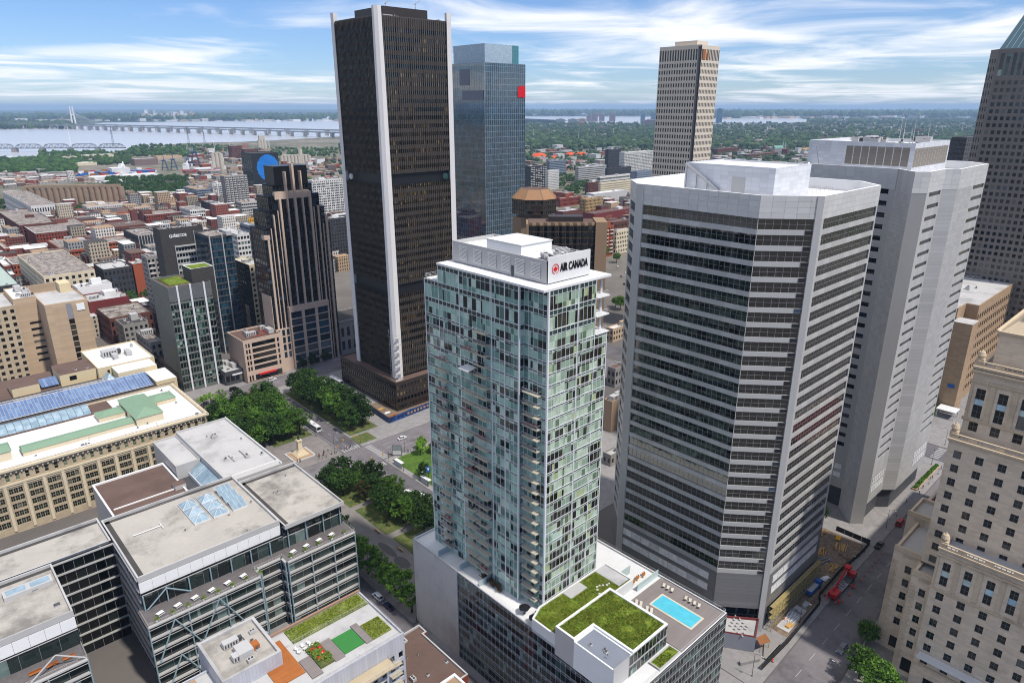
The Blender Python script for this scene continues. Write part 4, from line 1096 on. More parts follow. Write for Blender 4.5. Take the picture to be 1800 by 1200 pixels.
# ------------------------------------------------------------------ blue glass bank tower
x0, x1, y0, y1 = blk(187, (851, 110), 770, 923)
NB = thing('bank_tower', 'blue mirrored glass tower with a red emblem near its top corner', 'tower', (x0, y0, 0))
pv, ps, fr, wb = Panes(), Panes(), MB(), MB()
flo = [(4.4 * k, 4.4 * k + 4.4) for k in range(42)] + [(184.8, 187)]
y1 = y0 + 42
curtain(fr, pv, ps, (x0, y0), (x1, y0), flo, 1.75, 'blue', 'blue', 0, .22)
curtain(fr, pv, ps, (x0, y1), (x0, y0), flo, 3.0, 'blue', 'blue', 0, 0)
blank(wb, (x1, y0), (x1, y1), 0, 187); blank(wb, (x1, y1), (x0, y1), 0, 187)
n = 20
for i in range(n + 1):
 a = (x1 - x0) * i / n; fr.box(x0 + a - .1, x0 + a + .1, y0 - .35, y0 - .02, 0, 187)
flatroof(wb, rect(x0, x1, y0, y1), 187.2, 1, .4, 0, 0)
pv.finish(NB, 'window', 'window_field', 150, 4.2); fr.build('fin_field', M('silver_fins', '9fb2bd', .35, .05, .3, .5, metal=.4), NB, kind='stuff')
wb.build('back_wall', g_blue, NB)
mb = MB(); mb.prism(rect(x0 + 8.5, x1 + .5, y0 + 9, y1 + 6), 186, 201.5); mb.build('crown', M('frosted_crown_glass', 'a9bcc8', .2, .05, .3, .5, course=(2.2, 1.4, .08, .8)), NB)
mb = MB(); mb.prism(rect(x1 - 5.5, x1 + .9, y0 + 8.6, y0 + 20), 186, 201.3); mb.build('crown_corner', M('teal_crown_glass', '3f7f86', .1, .06, .3, .5, course=(1.6, 3.2, .1, 1.3)), NB)
lg = MB(); lw = [(-.5, -.45), (-.22, -.5), (-.05, -.38), (.2, -.5), (.5, -.42), (.5, .12), (.35, .5), (.05, .42), (-.12, .5), (-.4, .4), (-.5, .1)]
lx, lz = x1 - 3.4, 166.5
lx -= 1; lw = [(a * 1.35, b * 1.25) for a, b in lw]
lg.ngon([(lx + u * 6.2, y0 - .8, lz + v * 7.5) for u, v in lw]); 
for (u, v), (u2, v2) in zip(lw, lw[1:] + lw[:1]): lg.quad((lx + u * 6.2, y0 - .8, lz + v * 7.5), (lx + u * 6.2, y0 - .4, lz + v * 7.5), (lx + u2 * 6.2, y0 - .4, lz + v2 * 7.5), (lx + u2 * 6.2, y0 - .8, lz + v2 * 7.5))
lg.build('red_emblem', m_brightsign, NB, label='red flag-shaped emblem')
for (ya, yb, za, zb) in ((y0 + 1, y0 + 27, 160, 167), (y0 + 18, y0 + 30, 171, 183)):
 mb = MB(); mb.box(x0 - .3, x0 - .1, ya, yb, za, zb); mb.build('louvre_band', M('plum_grey_louvre', '70737f', .5, .05, .3), NB)

# ------------------------------------------------------------------ pale concrete grid tower
x0, x1, y0, y1 = blk(191, (1232, 80), 1160, 1266)
GT = thing('grid_tower', 'tall pale concrete tower with a dense grid of windows and a dark corner slot', 'tower', (x0, y0, 0))
wb, pv = MB(), Panes()
for P, Q, nc in (((x0, y1), (x0, y0 + 1.6), 15), ((x0 + 1.6, y0), (x1, y0), 12), ((x1, y0), (x1, y1), 12), ((x1, y1), (x0, y1), 12)):
 punch(wb, pv, P, Q, 0, 182, nc, 46, .56, .6, 'plain', .5); punch(wb, pv, P, Q, 182, 190, nc, 1, .62, .8, 'plain', .5); blank(wb, P, Q, 190, 191.5)
wb.prism([(x0 + 1, y0 + 1.6), (x0 + 1.6, y0 + 1), (x0 + 2.5, y0 + 2.5)], 0, 191, 1); blank(wb, (x0, y0 + 1.6), (x0 + 1, y0 + 1.6), 0, 191, 1); blank(wb, (x0 + 1.6, y0 + 1), (x0 + 1.6, y0), 0, 191, 1)
flatroof(wb, [(x0 + 1.6, y0), (x1, y0), (x1, y1), (x0, y1), (x0, y0 + 1.6)], 191.5, 1, .5, 0, 0)
pv.finish(GT, 'window', 'window_field', 200, 4.2); wb.build('concrete_grid', [m_grid, m_dgrey], GT)
mb = MB(); mb.prism(rect(x0 + 5, x1 - 5, y0 + 6, y1 - 8), 190.5, 194.5); mb.build('plant_room', m_grid, GT)
mb = MB(); mb.box(x0 + 3, x0 + 6, y0 - .25, y0 - .02, 183, 189); mb.box(x0 + 8, x0 + 9.5, y0 - .25, y0 - .02, 183, 187); mb.build('orange_sheet', m_orangewood, GT)

# ------------------------------------------------------------------ granite tower with sloped glass roof at the right edge
GX, GY, GZ = 489.5, 124.0, 186.0
R1 = thing('granite_tower', 'dark granite tower with small square windows and a sloping glass roof', 'tower', (GX + 25, 80, 0))
wb, pv, ps = MB(), Panes(), Panes()
P, Q = (GX, GY - 5), (GX, 50)
L_ = L2(P, Q); nc = 22
def gopen(i, j): return odd(i, j)
cells = wall(wb, P, Q, us_even(L_, nc, .6, 1, 1), zs_even(0, 170, 44, .55), odd, .3)
pv.cells([c_ for c_ in cells if (c_[0] // 2) % 8 not in (4, 5)], 'plain'); ps.cells([c_ for c_ in cells if (c_[0] // 2) % 8 in (4, 5)], 'navy')
punch(wb, pv, P, Q, 170, GZ, nc, 1, .62, .75, 'greeng', .3, m0=1, m1=1)
punch(wb, pv, (GX + 5, GY), P, 0, GZ - 4, 3, 42, .5, .55, 'navy', .3); blank(wb, (GX + 5, GY), P, GZ - 4, GZ)
blank(wb, Q, (GX + 62, 50), 0, GZ); blank(wb, (GX + 62, 50), (GX + 62, GY), 0, GZ); blank(wb, (GX + 62, GY), (GX + 5, GY), 0, GZ)
pv.finish(R1, 'window', 'window_field', 300, 4); ps.finish(R1, 'tall_window', 'tall_window_field', 100, 4); wb.build('facade', M('rose_grey_granite', '77706a', .6, .08, .2, .3), R1)
mb = MB(); cxr, cyr, zr = GX + 31, 83, 245
base = [(GX + 1.5, GY - 5), (GX + 1.5, 51), (GX + 60, 51), (GX + 60, GY - 1)]
topq = [(GX + 24, 97), (GX + 24, 70), (GX + 40, 70), (GX + 40, 97)]
for i in range(4):
 j = (i + 1) % 4; mb.quad((*base[i], GZ), (*base[j], GZ), (*topq[j], zr), (*topq[i], zr))
mb.ngon([(*p, zr) for p in topq]); mb.ngon([(GX, GY - 5, GZ), (GX, 50, GZ), (GX + 62, 50, GZ), (GX + 62, GY, GZ), (GX + 5, GY, GZ)], 1)
mb.build('sloping_roof', [M('teal_roof_glass', '4c7480', .15, .06, .2, .5), m_roofdark], R1)
mb = MB()
for i in range(25):
 t = i / 24; mb.bar((base[0][0], base[0][1] + (base[1][1] - base[0][1]) * t, GZ + .2), (topq[0][0], topq[0][1] + (topq[1][1] - topq[0][1]) * t, zr + .2), .3)
mb.build('roof_ribs', m_lgrey, R1)

# ------------------------------------------------------------------ brown concrete block right
x0, x1, y0, y1 = blk(56, (1720, 548), 1660, 1870)
BC = thing('concrete_building', 'long tan concrete building with deep windows behind the right-hand towers', 'building', (x0, y0, 0))
x1 = x0 + 190; y1 = y0 + 34
wb, pv = MB(), Panes()
blank(wb, (x0, y1), (x0, y0 + 9), 0, 56); blank(wb, (x0 - 5, y0 + 9), (x0 - 5, y0), 0, 50); blank(wb, (x0 - 5, y0), (x0 + 6, y0), 0, 50); blank(wb, (x0, y0 + 9), (x0 - 5, y0 + 9), 0, 50)
wb.ngon([(x0 - 5, y0, 50), (x0 + 6, y0, 50), (x0 + 6, y0 + 9, 50), (x0 - 5, y0 + 9, 50)], 1)
blank(wb, (x0 + 6, y0), (x0 + 6, y0 + 9), 40, 50)
blank(wb, (x0, y0 + 9), (x0 + 14, y0 + 9), 0, 56); blank(wb, (x0 + 14, y0 + 9), (x0 + 14, y0 + 3), 0, 56)
punch(wb, pv, (x0 + 14, y0 + 3), (x1, y0 + 3), 4, 52, 40, 8, .62, .55, 'plain', 1.2); blank(wb, (x0 + 14, y0 + 3), (x1, y0 + 3), 52, 56); blank(wb, (x0 + 14, y0 + 3), (x1, y0 + 3), 0, 4)
blank(wb, (x1, y0 + 3), (x1, y1), 0, 56); blank(wb, (x1, y1), (x0, y1), 0, 56)
flatroof(wb, [(x0, y0 + 9), (x0 + 14, y0 + 9), (x0 + 14, y0 + 3), (x1, y0 + 3), (x1, y1), (x0, y1)], 56, .8, .5, 0, 1)
pv.finish(BC, 'window', 'window_field', 120, 5); wb.build('walls', [M('brown_sandstone', 'ad9274', .9, .1, .15, .2, streak=.4, course=(3, 1.2, .03, .8)), m_rooflt], BC)
units(BC, x0 + 16, x0 + 120, y0 + 8, y1 - 4, 55.2, 16, 9, (0, 1, 2, 4, 5), 1.3)
mb = MB(); mb.box(x0 - 5.3, x0 - 5.02, y0 + 2, y0 + 5, 14.5, 16.5); mb.build('blue_sign', m_blue, BC)
mb = MB(); mb.prism(rect(x0 - 14, x0 - 6, y0 - 3, y0 + 6), 4.2, 4.7); 
for (dx, dy) in ((-13.5, -2.5), (-6.5, -2.5), (-13.5, 5.5), (-6.5, 5.5)): mb.box(x0 + dx - .2, x0 + dx + .2, y0 + dy - .2, y0 + dy + .2, 0, 4.2)
mb.build('entrance_canopy', m_white, BC)
for k, (px_, py_, h) in enumerate(((1738, 455, 15), (1700, 480, 11), (1708, 476, 9))):
 pass
# dark block behind the granite tower
x0, x1, y0, y1 = blk(128, (1700, 243), 1672, 1745)
DK = thing('office_block', 'black glass office block between the silver tower and the granite tower', 'building', (x0, y0, 0))
wb, pv = MB(), Panes()
punch(wb, pv, (x0, y1), (x0, y0), 0, 128, 10, 32, .8, .6, 'navy', .2); punch(wb, pv, (x0, y0), (x1, y0), 0, 128, 12, 32, .8, .6, 'navy', .2); blank(wb, (x1, y0), (x1, y1), 0, 128); blank(wb, (x1, y1), (x0, y1), 0, 128)
flatroof(wb, rect(x0, x1, y0, y1), 128.5, .8, .5, 0, 0); pv.finish(DK, 'window', 'window_field', 40, 5); wb.build('walls', m_dgrey, DK)

# ------------------------------------------------------------------ brown hotel with faceted drum
HT = thing('faceted_building', 'brown concrete building with a faceted bronze drum and copper coloured roof', 'building', (374, 376, 0), 0, None, False)
wb, pv, rf = MB(), Panes(), MB()
n = 8; R0 = 18
oc = [(R0 * math.cos(math.pi / 8 + 2 * math.pi * i / n), R0 * math.sin(math.pi / 8 + 2 * math.pi * i / n)) for i in range(n)]
oi = [(p[0] * .62, p[1] * .62) for p in oc]
for i in range(n):
 P, Q = oc[i], oc[(i + 1) % n]
 punch(wb, pv, P, Q, 78.3, 89.5, 7, 3, .86, .62, 'bronze', .3)
 a, b, c_, d_ = (*P, 89.5), (*Q, 89.5), (*oi[(i + 1) % n], 96.3), (*oi[i], 96.3)
 rf.quad(a, b, c_, d_)
 rf.bar(a, d_, .5, 1)
 mx_, my_ = (P[0] + Q[0]) / 2, (P[1] + Q[1]) / 2
rf.ngon([(*p, 96.3) for p in oi], 2)
wb.ngon([(*p, 78.3) for p in oc[::-1]]); wb.prism([(p[0] * .72, p[1] * .72) for p in oc], 0, 78.3, 1)
wb.prism([(-17, 6), (-16, -2), (-6, -14), (0, -8), (-8, 8)], 0, 76, 1)
pv.finish(HT, 'window', 'window_field', 100, 4); wb.build('drum', [m_brownd, m_brownc], HT); rf.build('faceted_roof', [M('copper_tint_roof', '9a7350', .6, .1, .3), m_brownc, m_roofbrown], HT)
HB = thing('ribbed_building', 'brown concrete building with a dark glass front of repeated bays', 'building', (345.5, 320, 0), math.radians(-43), None, False)
wb, pv, fr = MB(), Panes(), MB()
Lw, zt = 46.0, 80.0
bays = 9
for i in range(bays):
 a, b = i * Lw / bays, (i + 1) * Lw / bays
 m_ = (a + b) / 2
 for k in range(17):
  za, zb = 6 + k * 4.235, 6 + (k + 1) * 4.235
  for (P, Q) in (((a - Lw / 2, 0), (m_ - Lw / 2, -1.1)), ((m_ - Lw / 2, -1.1), (b - Lw / 2, 0))):
   x, y = on(P, Q, L2(P, Q) / 2); pv.add(x, y, (za + zb) / 2, fang(P, Q), L2(P, Q), zb - za - .5, 'darkbay'); obar(fr, P, Q, zb - .5, zb, .1, .2)
 wb.prism([(a - Lw / 2, 0), (m_ - Lw / 2, -1.4), (b - Lw / 2, 0)], 78, 80, 0, bottom=True)
 fr.box(a - Lw / 2 - .15, a - Lw / 2 + .15, -.5, .1, 0, 78)
wb.box(-Lw / 2, Lw / 2, .05, 20, 0, 78, 1); wb.box(Lw / 2, Lw / 2 + 8, -2, 20, 0, 80.5, 0); wb.box(-Lw / 2 - 1.5, -Lw / 2, -1, 20, 0, 79, 0); wb.prism(rect(-Lw / 2, Lw / 2, 0, 20), 78, 79.5, 0, 2); wb.box(-9, 15, 6, 17, 79.5, 83, 1)
pv.finish(HB, 'window', 'window_field', 120, 5); wb.build('walls', [m_brownc, m_brownd, m_roofbrown], HB); fr.build('bay_frames', M('bronze_bay_frame', '5a4632', .6, .1, .3), HB)
# ------------------------------------------------------------------ stepped limestone tower at the right edge
BL = thing('stone_office_building', 'stepped beige limestone office building with rows of small dark windows', 'building', (200, 20, 0))
wb, pv, pt, ct = MB(), Panes(), Panes(), MB()
def cornice(mb, P, Q, z, h=.9, o=.6, m=0):
 obar(mb, P, Q, z - h, z - h * .55, o * .5, .05, m); obar(mb, P, Q, z - h * .55, z, o, .05, m)
def balus(mb, P, Q, z, n, m=0):
 L_ = L2(P, Q)
 obar(mb, P, Q, z, z + .3, .12, .35, m); obar(mb, P, Q, z + 1.0, z + 1.3, .14, .37, m)
 for i in range(n):
  a = L_ * (i + .5) / n
  if i % 6 in (4, 5): obar(mb, on(P, Q, a - L_ / n / 2), on(P, Q, a + L_ / n / 2), z + .3, z + 1.0, .1, .3, m)
  else: obar(mb, on(P, Q, a - .09), on(P, Q, a + .09), z + .3, z + 1.0, -.02, .2, m)
def mass(x0, y0, y1, z, x1=260): return dict(x0=x0, y0=y0, y1=y1, z=z, x1=x1)
# low wing (left), second wing, main body, tower, upper tower
def wbox(x0, x1, y0, y1, z0, z, faces='SN E', mroof=1, ph=1.2):
 if 'S' in faces: blank(wb, (x0, y0), (x1, y0), z0, z)
 if 'E' in faces: blank(wb, (x1, y0), (x1, y1), z0, z)
 if 'N' in faces: blank(wb, (x1, y1), (x0, y1), z0, z)
 flatroof(wb, rect(x0, x1, y0, y1), z, ph, .7, 0, mroof)
# low wing
punch(wb, pv, (196, 47.2), (196, 38.6), 8.5, 31.0, 1, 5, .36, .55, 'cross', .35, m0=2.2, m1=1.8); blank(wb, (196, 47.2), (196, 38.6), 31.0, 34.2)
pv.cells(wall(wb, (196, 47.2), (196, 38.6), [0, 3.6, 5.8, 8.6], [0, 1.2, 5.2, 8.5], lambda i, j: i == 1 and j == 1, .4), 'plain')
wbox(196, 232, 38.6, 47.2, 0, 34.2)
# second wing
punch(wb, pv, (188, 39.8), (188, 33.4), 9.0, 31.0, 1, 5, .5, .55, 'cross', .35, m0=1.6, m1=1.6); blank(wb, (188, 39.8), (188, 33.4), 31.0, 34.0)
pv.cells(wall(wb, (188, 39.8), (188, 33.4), [0, 2.0, 4.6, 6.4], [0, 1.6, 6.2, 9.0], lambda i, j: i == 1 and j == 1, .4), 'plain')
wbox(188, 205, 33.4, 39.8, 0, 34.0)
# main body
ym, YB = 34.6, -40.0
Lm = ym - YB; nc = 15
punch(wb, pv, (186, ym), (186, YB), 8.0, 33.6, nc, 6, .36, .55, 'cross', .35)
pv.cells(wall(wb, (186, ym), (186, YB), us_even(Lm, 7, .38), [0, 1.0, 4.6, 6.2, 8.0], lambda i, j: i % 2 == 1 and j == 1, .5), 'plain')
us = us_even(Lm, nc, .36)
cells = wall(wb, (186, ym), (186, YB), us, [33.6, 34.9, 37.6, 39.3, 41.9, 45.6], lambda i, j: i % 2 == 1 and j in (1, 2, 3), .35)
pv.cells([c_ for c_ in cells if c_[1] != 2], 'cross'); pt.cells([c_ for c_ in cells if c_[1] == 2], 'pale_blue')
wbox(186, 230, YB, ym, 0, 45.6, 'N')
for i in range(nc + 1):
 a = Lm * i / nc; q = MB(); obar(q, on((186, ym), (186, YB), max(a - .55, 0)), on((186, ym), (186, YB), min(a + .55, Lm)), 34.2, 43.2, .22, 0); q.build('pilaster', m_beiged, BL)
for z, o in ((33.8, .45), (44.2, .8), (45.9, .6), (8.6, .5)): cornice(ct, (186, ym + .3), (186, YB), z, .8, o)
balus(ct, (186, ym), (186, YB), 45.9, 74)
# tower shaft
yt = 39.6; Lt = yt - YB; nt = 16
punch(wb, pv, (194, yt), (194, YB), 34.6, 71.0, nt, 9, .36, .55, 'cross', .35); blank(wb, (194, yt), (194, YB), 71.0, 72.8)
wbox(194, 250, YB, yt, 34, 72.8, 'N', 1)
cornice(ct, (194, yt + .3), (194, YB), 73.2, .9, .8); balus(ct, (194, yt), (194, YB), 73.2, 78)
# upper tower with pilasters
yu = 38.8; Lu = yu - YB; nu = 16
us = us_even(Lu, nu, .42)
cells = wall(wb, (200, yu), (200, YB), us, [71.6, 74.0, 76.6, 77.8, 81.4, 83.0, 86.0, 91.2], lambda i, j: i % 2 == 1 and j in (1, 3, 4, 5), .4)
pv.cells([c_ for c_ in cells if c_[1] in (1, 3, 5)], 'cross'); pt.cells([c_ for c_ in cells if c_[1] == 4], 'pale_blue')
wbox(200, 246, YB, yu, 71, 91.2, 'N', 1)
for i in range(nu + 1):
 a = Lu * i / nu; q = MB(); obar(q, on((200, yu), (200, YB), max(a - .6, 0)), on((200, yu), (200, YB), min(a + .6, Lu)), 77.4, 87.4, .35, 0); q.build('pilaster', m_beiged, BL)
for z, o in ((77.6, .5), (88.2, .5), (91.0, 1.1), (92.0, .9)): cornice(ct, (200, yu + .4), (200, YB), z, .9, o)
balus(ct, (200, yu), (200, YB), 92.0, 76)
# attic and pyramid roof
blank(wb, (206, 36.5), (206, YB), 91, 100.5); blank(wb, (240, 36.5), (206, 36.5), 91, 100.5)
cornice(ct, (206, 36.8), (206, YB), 100.6, 1.0, .8); cornice(ct, (240, 36.5), (206, 36.5), 100.6, 1.0, .8)
mb = MB(); mb.quad((206.5, 36, 100.5), (206.5, YB, 100.5), (219, YB, 112), (219, 26, 112)); mb.quad((240, 36, 100.5), (206.5, 36, 100.5), (219, 26, 112), (240, 26, 112)); mb.build('hipped_roof', m_beiged, BL)
mb = MB(); mb.box(210, 217, 18, 29, 101, 110.5); mb.build('roof_house', M('green_copper_house', '3d4a44', .7, .1, .3), BL)
# back wing along the street with maroon roof
punch(wb, pv, (215, 50.2), (215, 43.2), 26.8, 33.6, 1, 1, .22, .78, 'cross', .35, m0=2, m1=2); blank(wb, (215, 50.2), (215, 43.2), 0, 26.8); blank(wb, (215, 50.2), (215, 43.2), 33.6, 36)
wbox(215, 228, 43.2, 50.2, 0, 36.0)
wbox(228, 302, 36, 50.6, 0, 31.0, 'SNE', 2)
blank(wb, (228, 50.6), (228, 43.2), 0, 31)
for (P, Q, z) in (((215, 50.2), (215, 43.2), 36.0), ((196, 47.2), (196, 38.6), 34.2), ((188, 39.8), (188, 33.4), 34.0)):
 cornice(ct, P, Q, z, .8, .4); obar(ct, P, Q, z, z + .9, .2, .5)
 L_ = L2(P, Q)
 for i in range(9): obar(ct, on(P, Q, L_ * .3 + i * L_ * .05), on(P, Q, L_ * .3 + i * L_ * .05 + .16), z - 1.9, z - 1.0, .14, 0)
# quoins of rusticated corners
for (P, Q, zt) in (((196, 47.2), (196, 38.6), 30), ((188, 39.8), (188, 33.4), 30)):
 for k in range(26):
  z = 2 + k * 1.1
  if z > zt: break
  obar(ct, P, on(P, Q, 1.3 + .35 * (k % 2)), z, z + .95, .12, 0); obar(ct, on(P, Q, L2(P, Q) - 1.0 - .3 * (k % 2)), Q, z, z + .95, .12, 0)
# carved urn finials
for (x, y, z) in ((187, 34.0, 47.0), (201, 38.2, 93.2), (195, 39, 74.4)):
 mb = MB(); mb.box(x - .9, x + .9, y - .9, y + .9, z - 1, z + .6); mb.frustum(x, y, z + .6, z + 1.4, .55, .95, 12); mb.frustum(x, y, z + 1.4, z + 2.4, 1.05, .7, 12); mb.frustum(x, y, z + 2.4, z + 3.0, .45, .1, 12); mb.build('urn_finial', m_beiged, BL)
pv.finish(BL, 'window', 'window_field', 300, 5); pt.finish(BL, 'spandrel_panel', 'spandrel_field', 60, 4)
wb.build('walls', [m_beige, m_rooflt, m_roofred], BL); ct.build('stone_trim', m_beiged, BL, kind='stuff')
mb = MB(); mb.box(183.2, 185.8, 8, 33.5, 12.3, 12.6, 0); mb.box(183.1, 183.4, 8, 33.5, 12.1, 12.9, 0); mb.build('entrance_hood', m_white, BL)
# old stair wall at the foot
mb = MB(); mb.quad((185, 47.5, 0), (201, 49.4, 0), (201, 49.4, 3.6), (185, 47.5, 1.2)); mb.quad((201, 49.9, 0), (185, 48.0, 0), (185, 48.0, 1.2), (201, 49.9, 3.6)); mb.quad((185, 47.5, 1.2), (201, 49.4, 3.6), (201, 49.9, 3.6), (185, 48, 1.2)); mb.quad((185, 48, 0), (185, 47.5, 0), (185, 47.5, 1.2), (185, 48, 1.2))
tag(mb.build('ramp_wall', m_gstone), 'sloping grey stone wall at the foot of the limestone building', 'wall')

# ------------------------------------------------------------------ steel and glass office complex, left foreground
CS = thing('glass_office_complex', 'low steel and glass office complex with broad stained grey roofs and terraces', 'building', (60, 195, 0))
wb, pv, pw, fr, st_ = MB(), Panes(), Panes(), MB(), MB()
RZ = 34.0; MG = M('galvanised_steel', 'b3b1ae', .5, .08, .5, .5); MS = M('blue_grey_steel', '8aa0a6', .45, .06, .4, .5)
# main raised roof with white fascia panels
def deck_roof(x0, x1, y0, y1, z, par=.8, m_=m_rooflt):
 mb = MB(); flatroof(mb, rect(x0, x1, y0, y1), z, par, .45, 0, 1); mb.build('roof', [m_rooflt, m_roofgrey], CS)
 tb = MB(); zz = z - par + .012; q = inset(rect(x0, x1, y0, y1), .5)
 for (a, b) in ((0, 1), (1, 2), (2, 3), (3, 0)):
  if a == 1: continue
  P, Q = q[a], q[b]; w_ = 1.5
  obar(tb, P, Q, zz - .004, zz, 0, w_ if a != 0 else .8)
 tb.build('tar_border', m_roofdark, CS)
deck_roof(30.9, 71.5, 182.5, 219.8, RZ)
deck_roof(71.6, 92.0, 179.2, 214.8, RZ - .6)
deck_roof(-30, 30.5, 206.5, 222.5, RZ)
deck_roof(-45, 15.2, 180.0, 206.0, RZ)
for (x0, x1, y0, zt) in ((30.9, 71.5, 182.5, RZ), (-45, 15.2, 180.0, RZ)):
 P, Q = (x0, y0), (x1, y0)
 n = round((x1 - x0) / 3.4); a = 0
 blank(wb, P, Q, zt - 1.7, zt, 1)
 for i in range(n): pw.add(x0 + (x1 - x0) * (i + .5) / n, y0 - .05, zt - 3.5, 0, (x1 - x0) / n, 3.4, 'wpanel')
 blank(wb, P, Q, zt - 5.3, zt - 1.7, 0)
blank(wb, (71.6, 179.2), (92, 179.2), RZ - 2, RZ - .6, 1)
wb.quad((71.6, 179.2, RZ - 2), (71.6, 181.5, RZ - 2), (92, 181.5, RZ - 2), (92, 179.2, RZ - 2), 1)
# floors below: terrace level 24, four glazed floors underneath with steel sunshades
def glazed(P, Q, z0, z1, nf, st='caisse', mod=4.2, rails=True, depth=.9):
 curtain(fr, pv, Panes(), P, Q, [(z0 + (z1 - z0) * k / nf, z0 + (z1 - z0) * (k + 1) / nf) for k in range(nf)], mod, st, st, 0, .2)
 if rails:
  for k in range(1, nf + 1):
   z = z0 + (z1 - z0) * k / nf
   q = MB(); obar(q, P, Q, z - .3, z + .12, depth, -.2); q.build('sunshade', MG, CS)
   if depth > .6: q = MB(); obar(q, P, Q, z - .95, z - .85, depth + .05, -depth + .1); q.build('shade_rail', MG, CS)
  n = max(1, round(L2(P, Q) / 9))
  for i in range(n + 1):
   a = L2(P, Q) * i / n; x, y = on(P, Q, a, depth - .25)
   if depth > .6: q = MB(); q.tube((x, y, z0), (x, y, z1), .2, n=6); q.build('facade_column', MS, CS)
TZ = 24.0
glazed((30.9, 181.5), (71.5, 181.5), TZ, RZ - 5.3, 1, rails=False)
glazed((71.6, 181.5), (92, 181.5), TZ, RZ - 2, 2, rails=False); glazed((92, 181.5), (92, 214), TZ, RZ - 2, 2, rails=False)
glazed((29.5, 174.0), (60.3, 174.0), 0, TZ, 6); glazed((60.3, 174), (60.3, 178.2), 0, TZ, 6); glazed((60.3, 178.2), (69.3, 178.2), 0, TZ, 6); glazed((69.3, 178.2), (69.3, 174.8), 0, TZ, 6); glazed((69.3, 174.8), (92.3, 174.8), 0, TZ, 6)
glazed((92.3, 174.8), (92.3, 214), 0, TZ, 6, rails=False)
mb = MB(); mb.prism([(29.2, 173.2), (60.6, 173.2), (60.6, 177.5), (69.0, 177.5), (69.0, 174), (92.8, 174), (92.8, 182), (29.2, 182)], TZ - .3, TZ + .06); mb.build('terrace_floor', M('terrace_paving', '6d6766', .9, .1, .5, course=(1, 1, .05, .8), flatc=True), CS)
mb = MB(); railing(mb, [(29.6, 181), (29.6, 173.5), (60.3, 173.5), (60.3, 177.8), (69.3, 177.8), (69.3, 174.3), (92.5, 174.3), (92.5, 205)], TZ + .06, 1.1, 2.2); mb.build('terrace_railing', m_lgrey, CS)
for x in range(31, 92, 6): mb = MB(); mb.tube((x, 180.8, TZ), (x, 180.8, RZ - 5.3 if x < 71 else RZ - 2), .2); mb.build('steel_column', MS, CS)
for (xa, za, xb, zb, yy) in ((31.5, TZ + .3, 37, RZ - 5.4, 180.6), (37, RZ - 5.4, 43, TZ + .3, 180.6), (30.5, 12, 36, 23.5, 172.9), (42, 12, 36, 23.5, 172.9), (42, 12, 48, 23.5, 172.9), (54, 12, 48, 23.5, 172.9), (30.5, 0, 36, 11.5, 172.9), (42, 0, 36, 11.5, 172.9)): mb = MB(); mb.tube((xa, yy, za), (xb, yy, zb), .2); mb.build('steel_brace', MS, CS)
# west flank with fine bands, and the dark court between the two blocks
style('courtp', [g_dark, m_grey], 1, 1, .06, .04, .05)
glazed((30.9, 206), (30.9, 182.5), 0, RZ - .9, 9, 'courtp', 3.0, True, .35); blank(wb, (30.9, 219.8), (30.9, 206), 0, RZ, 1)
blank(wb, (30.9, 206), (30.9, 182.5), RZ - .9, RZ, 1)
glazed((15.2, 206.3), (30.6, 206.3), 0, RZ - 1, 9, 'courtp', 2.6, True, .5)
blank(wb, (15.2, 180), (15.2, 206), 0, RZ, 1)
glazed((-45, 172.8), (15.0, 172.8), 0, TZ, 6); glazed((-45, 179.4), (15.2, 179.4), TZ, RZ - 5.3, 1, rails=False); blank(wb, (15.0, 172.8), (15.0, 180), 0, TZ, 1)
mb = MB(); mb.prism(rect(-45, 15.3, 172.2, 180), TZ - .3, TZ + .06); mb.build('terrace_floor', MATS['terrace_paving'], CS)
mb = MB(); railing(mb, [(-45, 172.5), (15, 172.5), (15, 179)], TZ + .06, 1.1, 2.2); mb.tube((3, 173, TZ), (9, 173, RZ - 5.4), .2); mb.tube((15, 173, TZ), (9, 173, RZ - 5.4), .2); mb.build('terrace_railing', m_lgrey, CS)
blank(wb, (92, 214.8), (30.9, 219.8), 0, RZ - .7, 1); blank(wb, (30.5, 222.5), (-30, 222.5), 0, RZ, 1)
blank(wb, (92, 179.2), (92, 214.8), RZ - 2, RZ - .6, 1)
pv.finish(CS, 'window', 'window_field', 300, 6); pw.finish(CS, 'fascia_panel', 'fascia_field', 60, 3)
wb.build('walls', [m_dgrey, m_lgrey], CS); fr.build('floor_edges', m_lgrey, CS, kind='stuff')
# pyramid skylights
for (gx, gy, gw, gl, n) in ((51.6, 198.4, 5.2, 15.6, 3), (57.4, 198.2, 5.2, 15.6, 3)):
 for k in range(n):
  x0, y0 = gx, gy + k * 5.2
  mb = MB(); z = RZ - .8; p = [(x0, y0), (x0 + 4.8, y0), (x0 + 4.8, y0 + 4.9), (x0, y0 + 4.9)]; ap = (x0 + 2.4, y0 + 2.45, z + 2.1)
  mb.prism(p, z, z + .5, 1, top=False)
  for i in range(4):
   a, b = p[i], p[(i + 1) % 4]; mb.ngon([(*a, z + .5), (*b, z + .5), ap], 0)
   mb.bar((*a, z + .5), ap, .09, 1); mb.bar(((a[0] + b[0]) / 2, (a[1] + b[1]) / 2, z + .5), ap, .06, 1); mb.bar((*a, z + .5), (*b, z + .5), .09, 1)
  mb.build('pyramid_skylight', [g_skyp, m_white], CS)
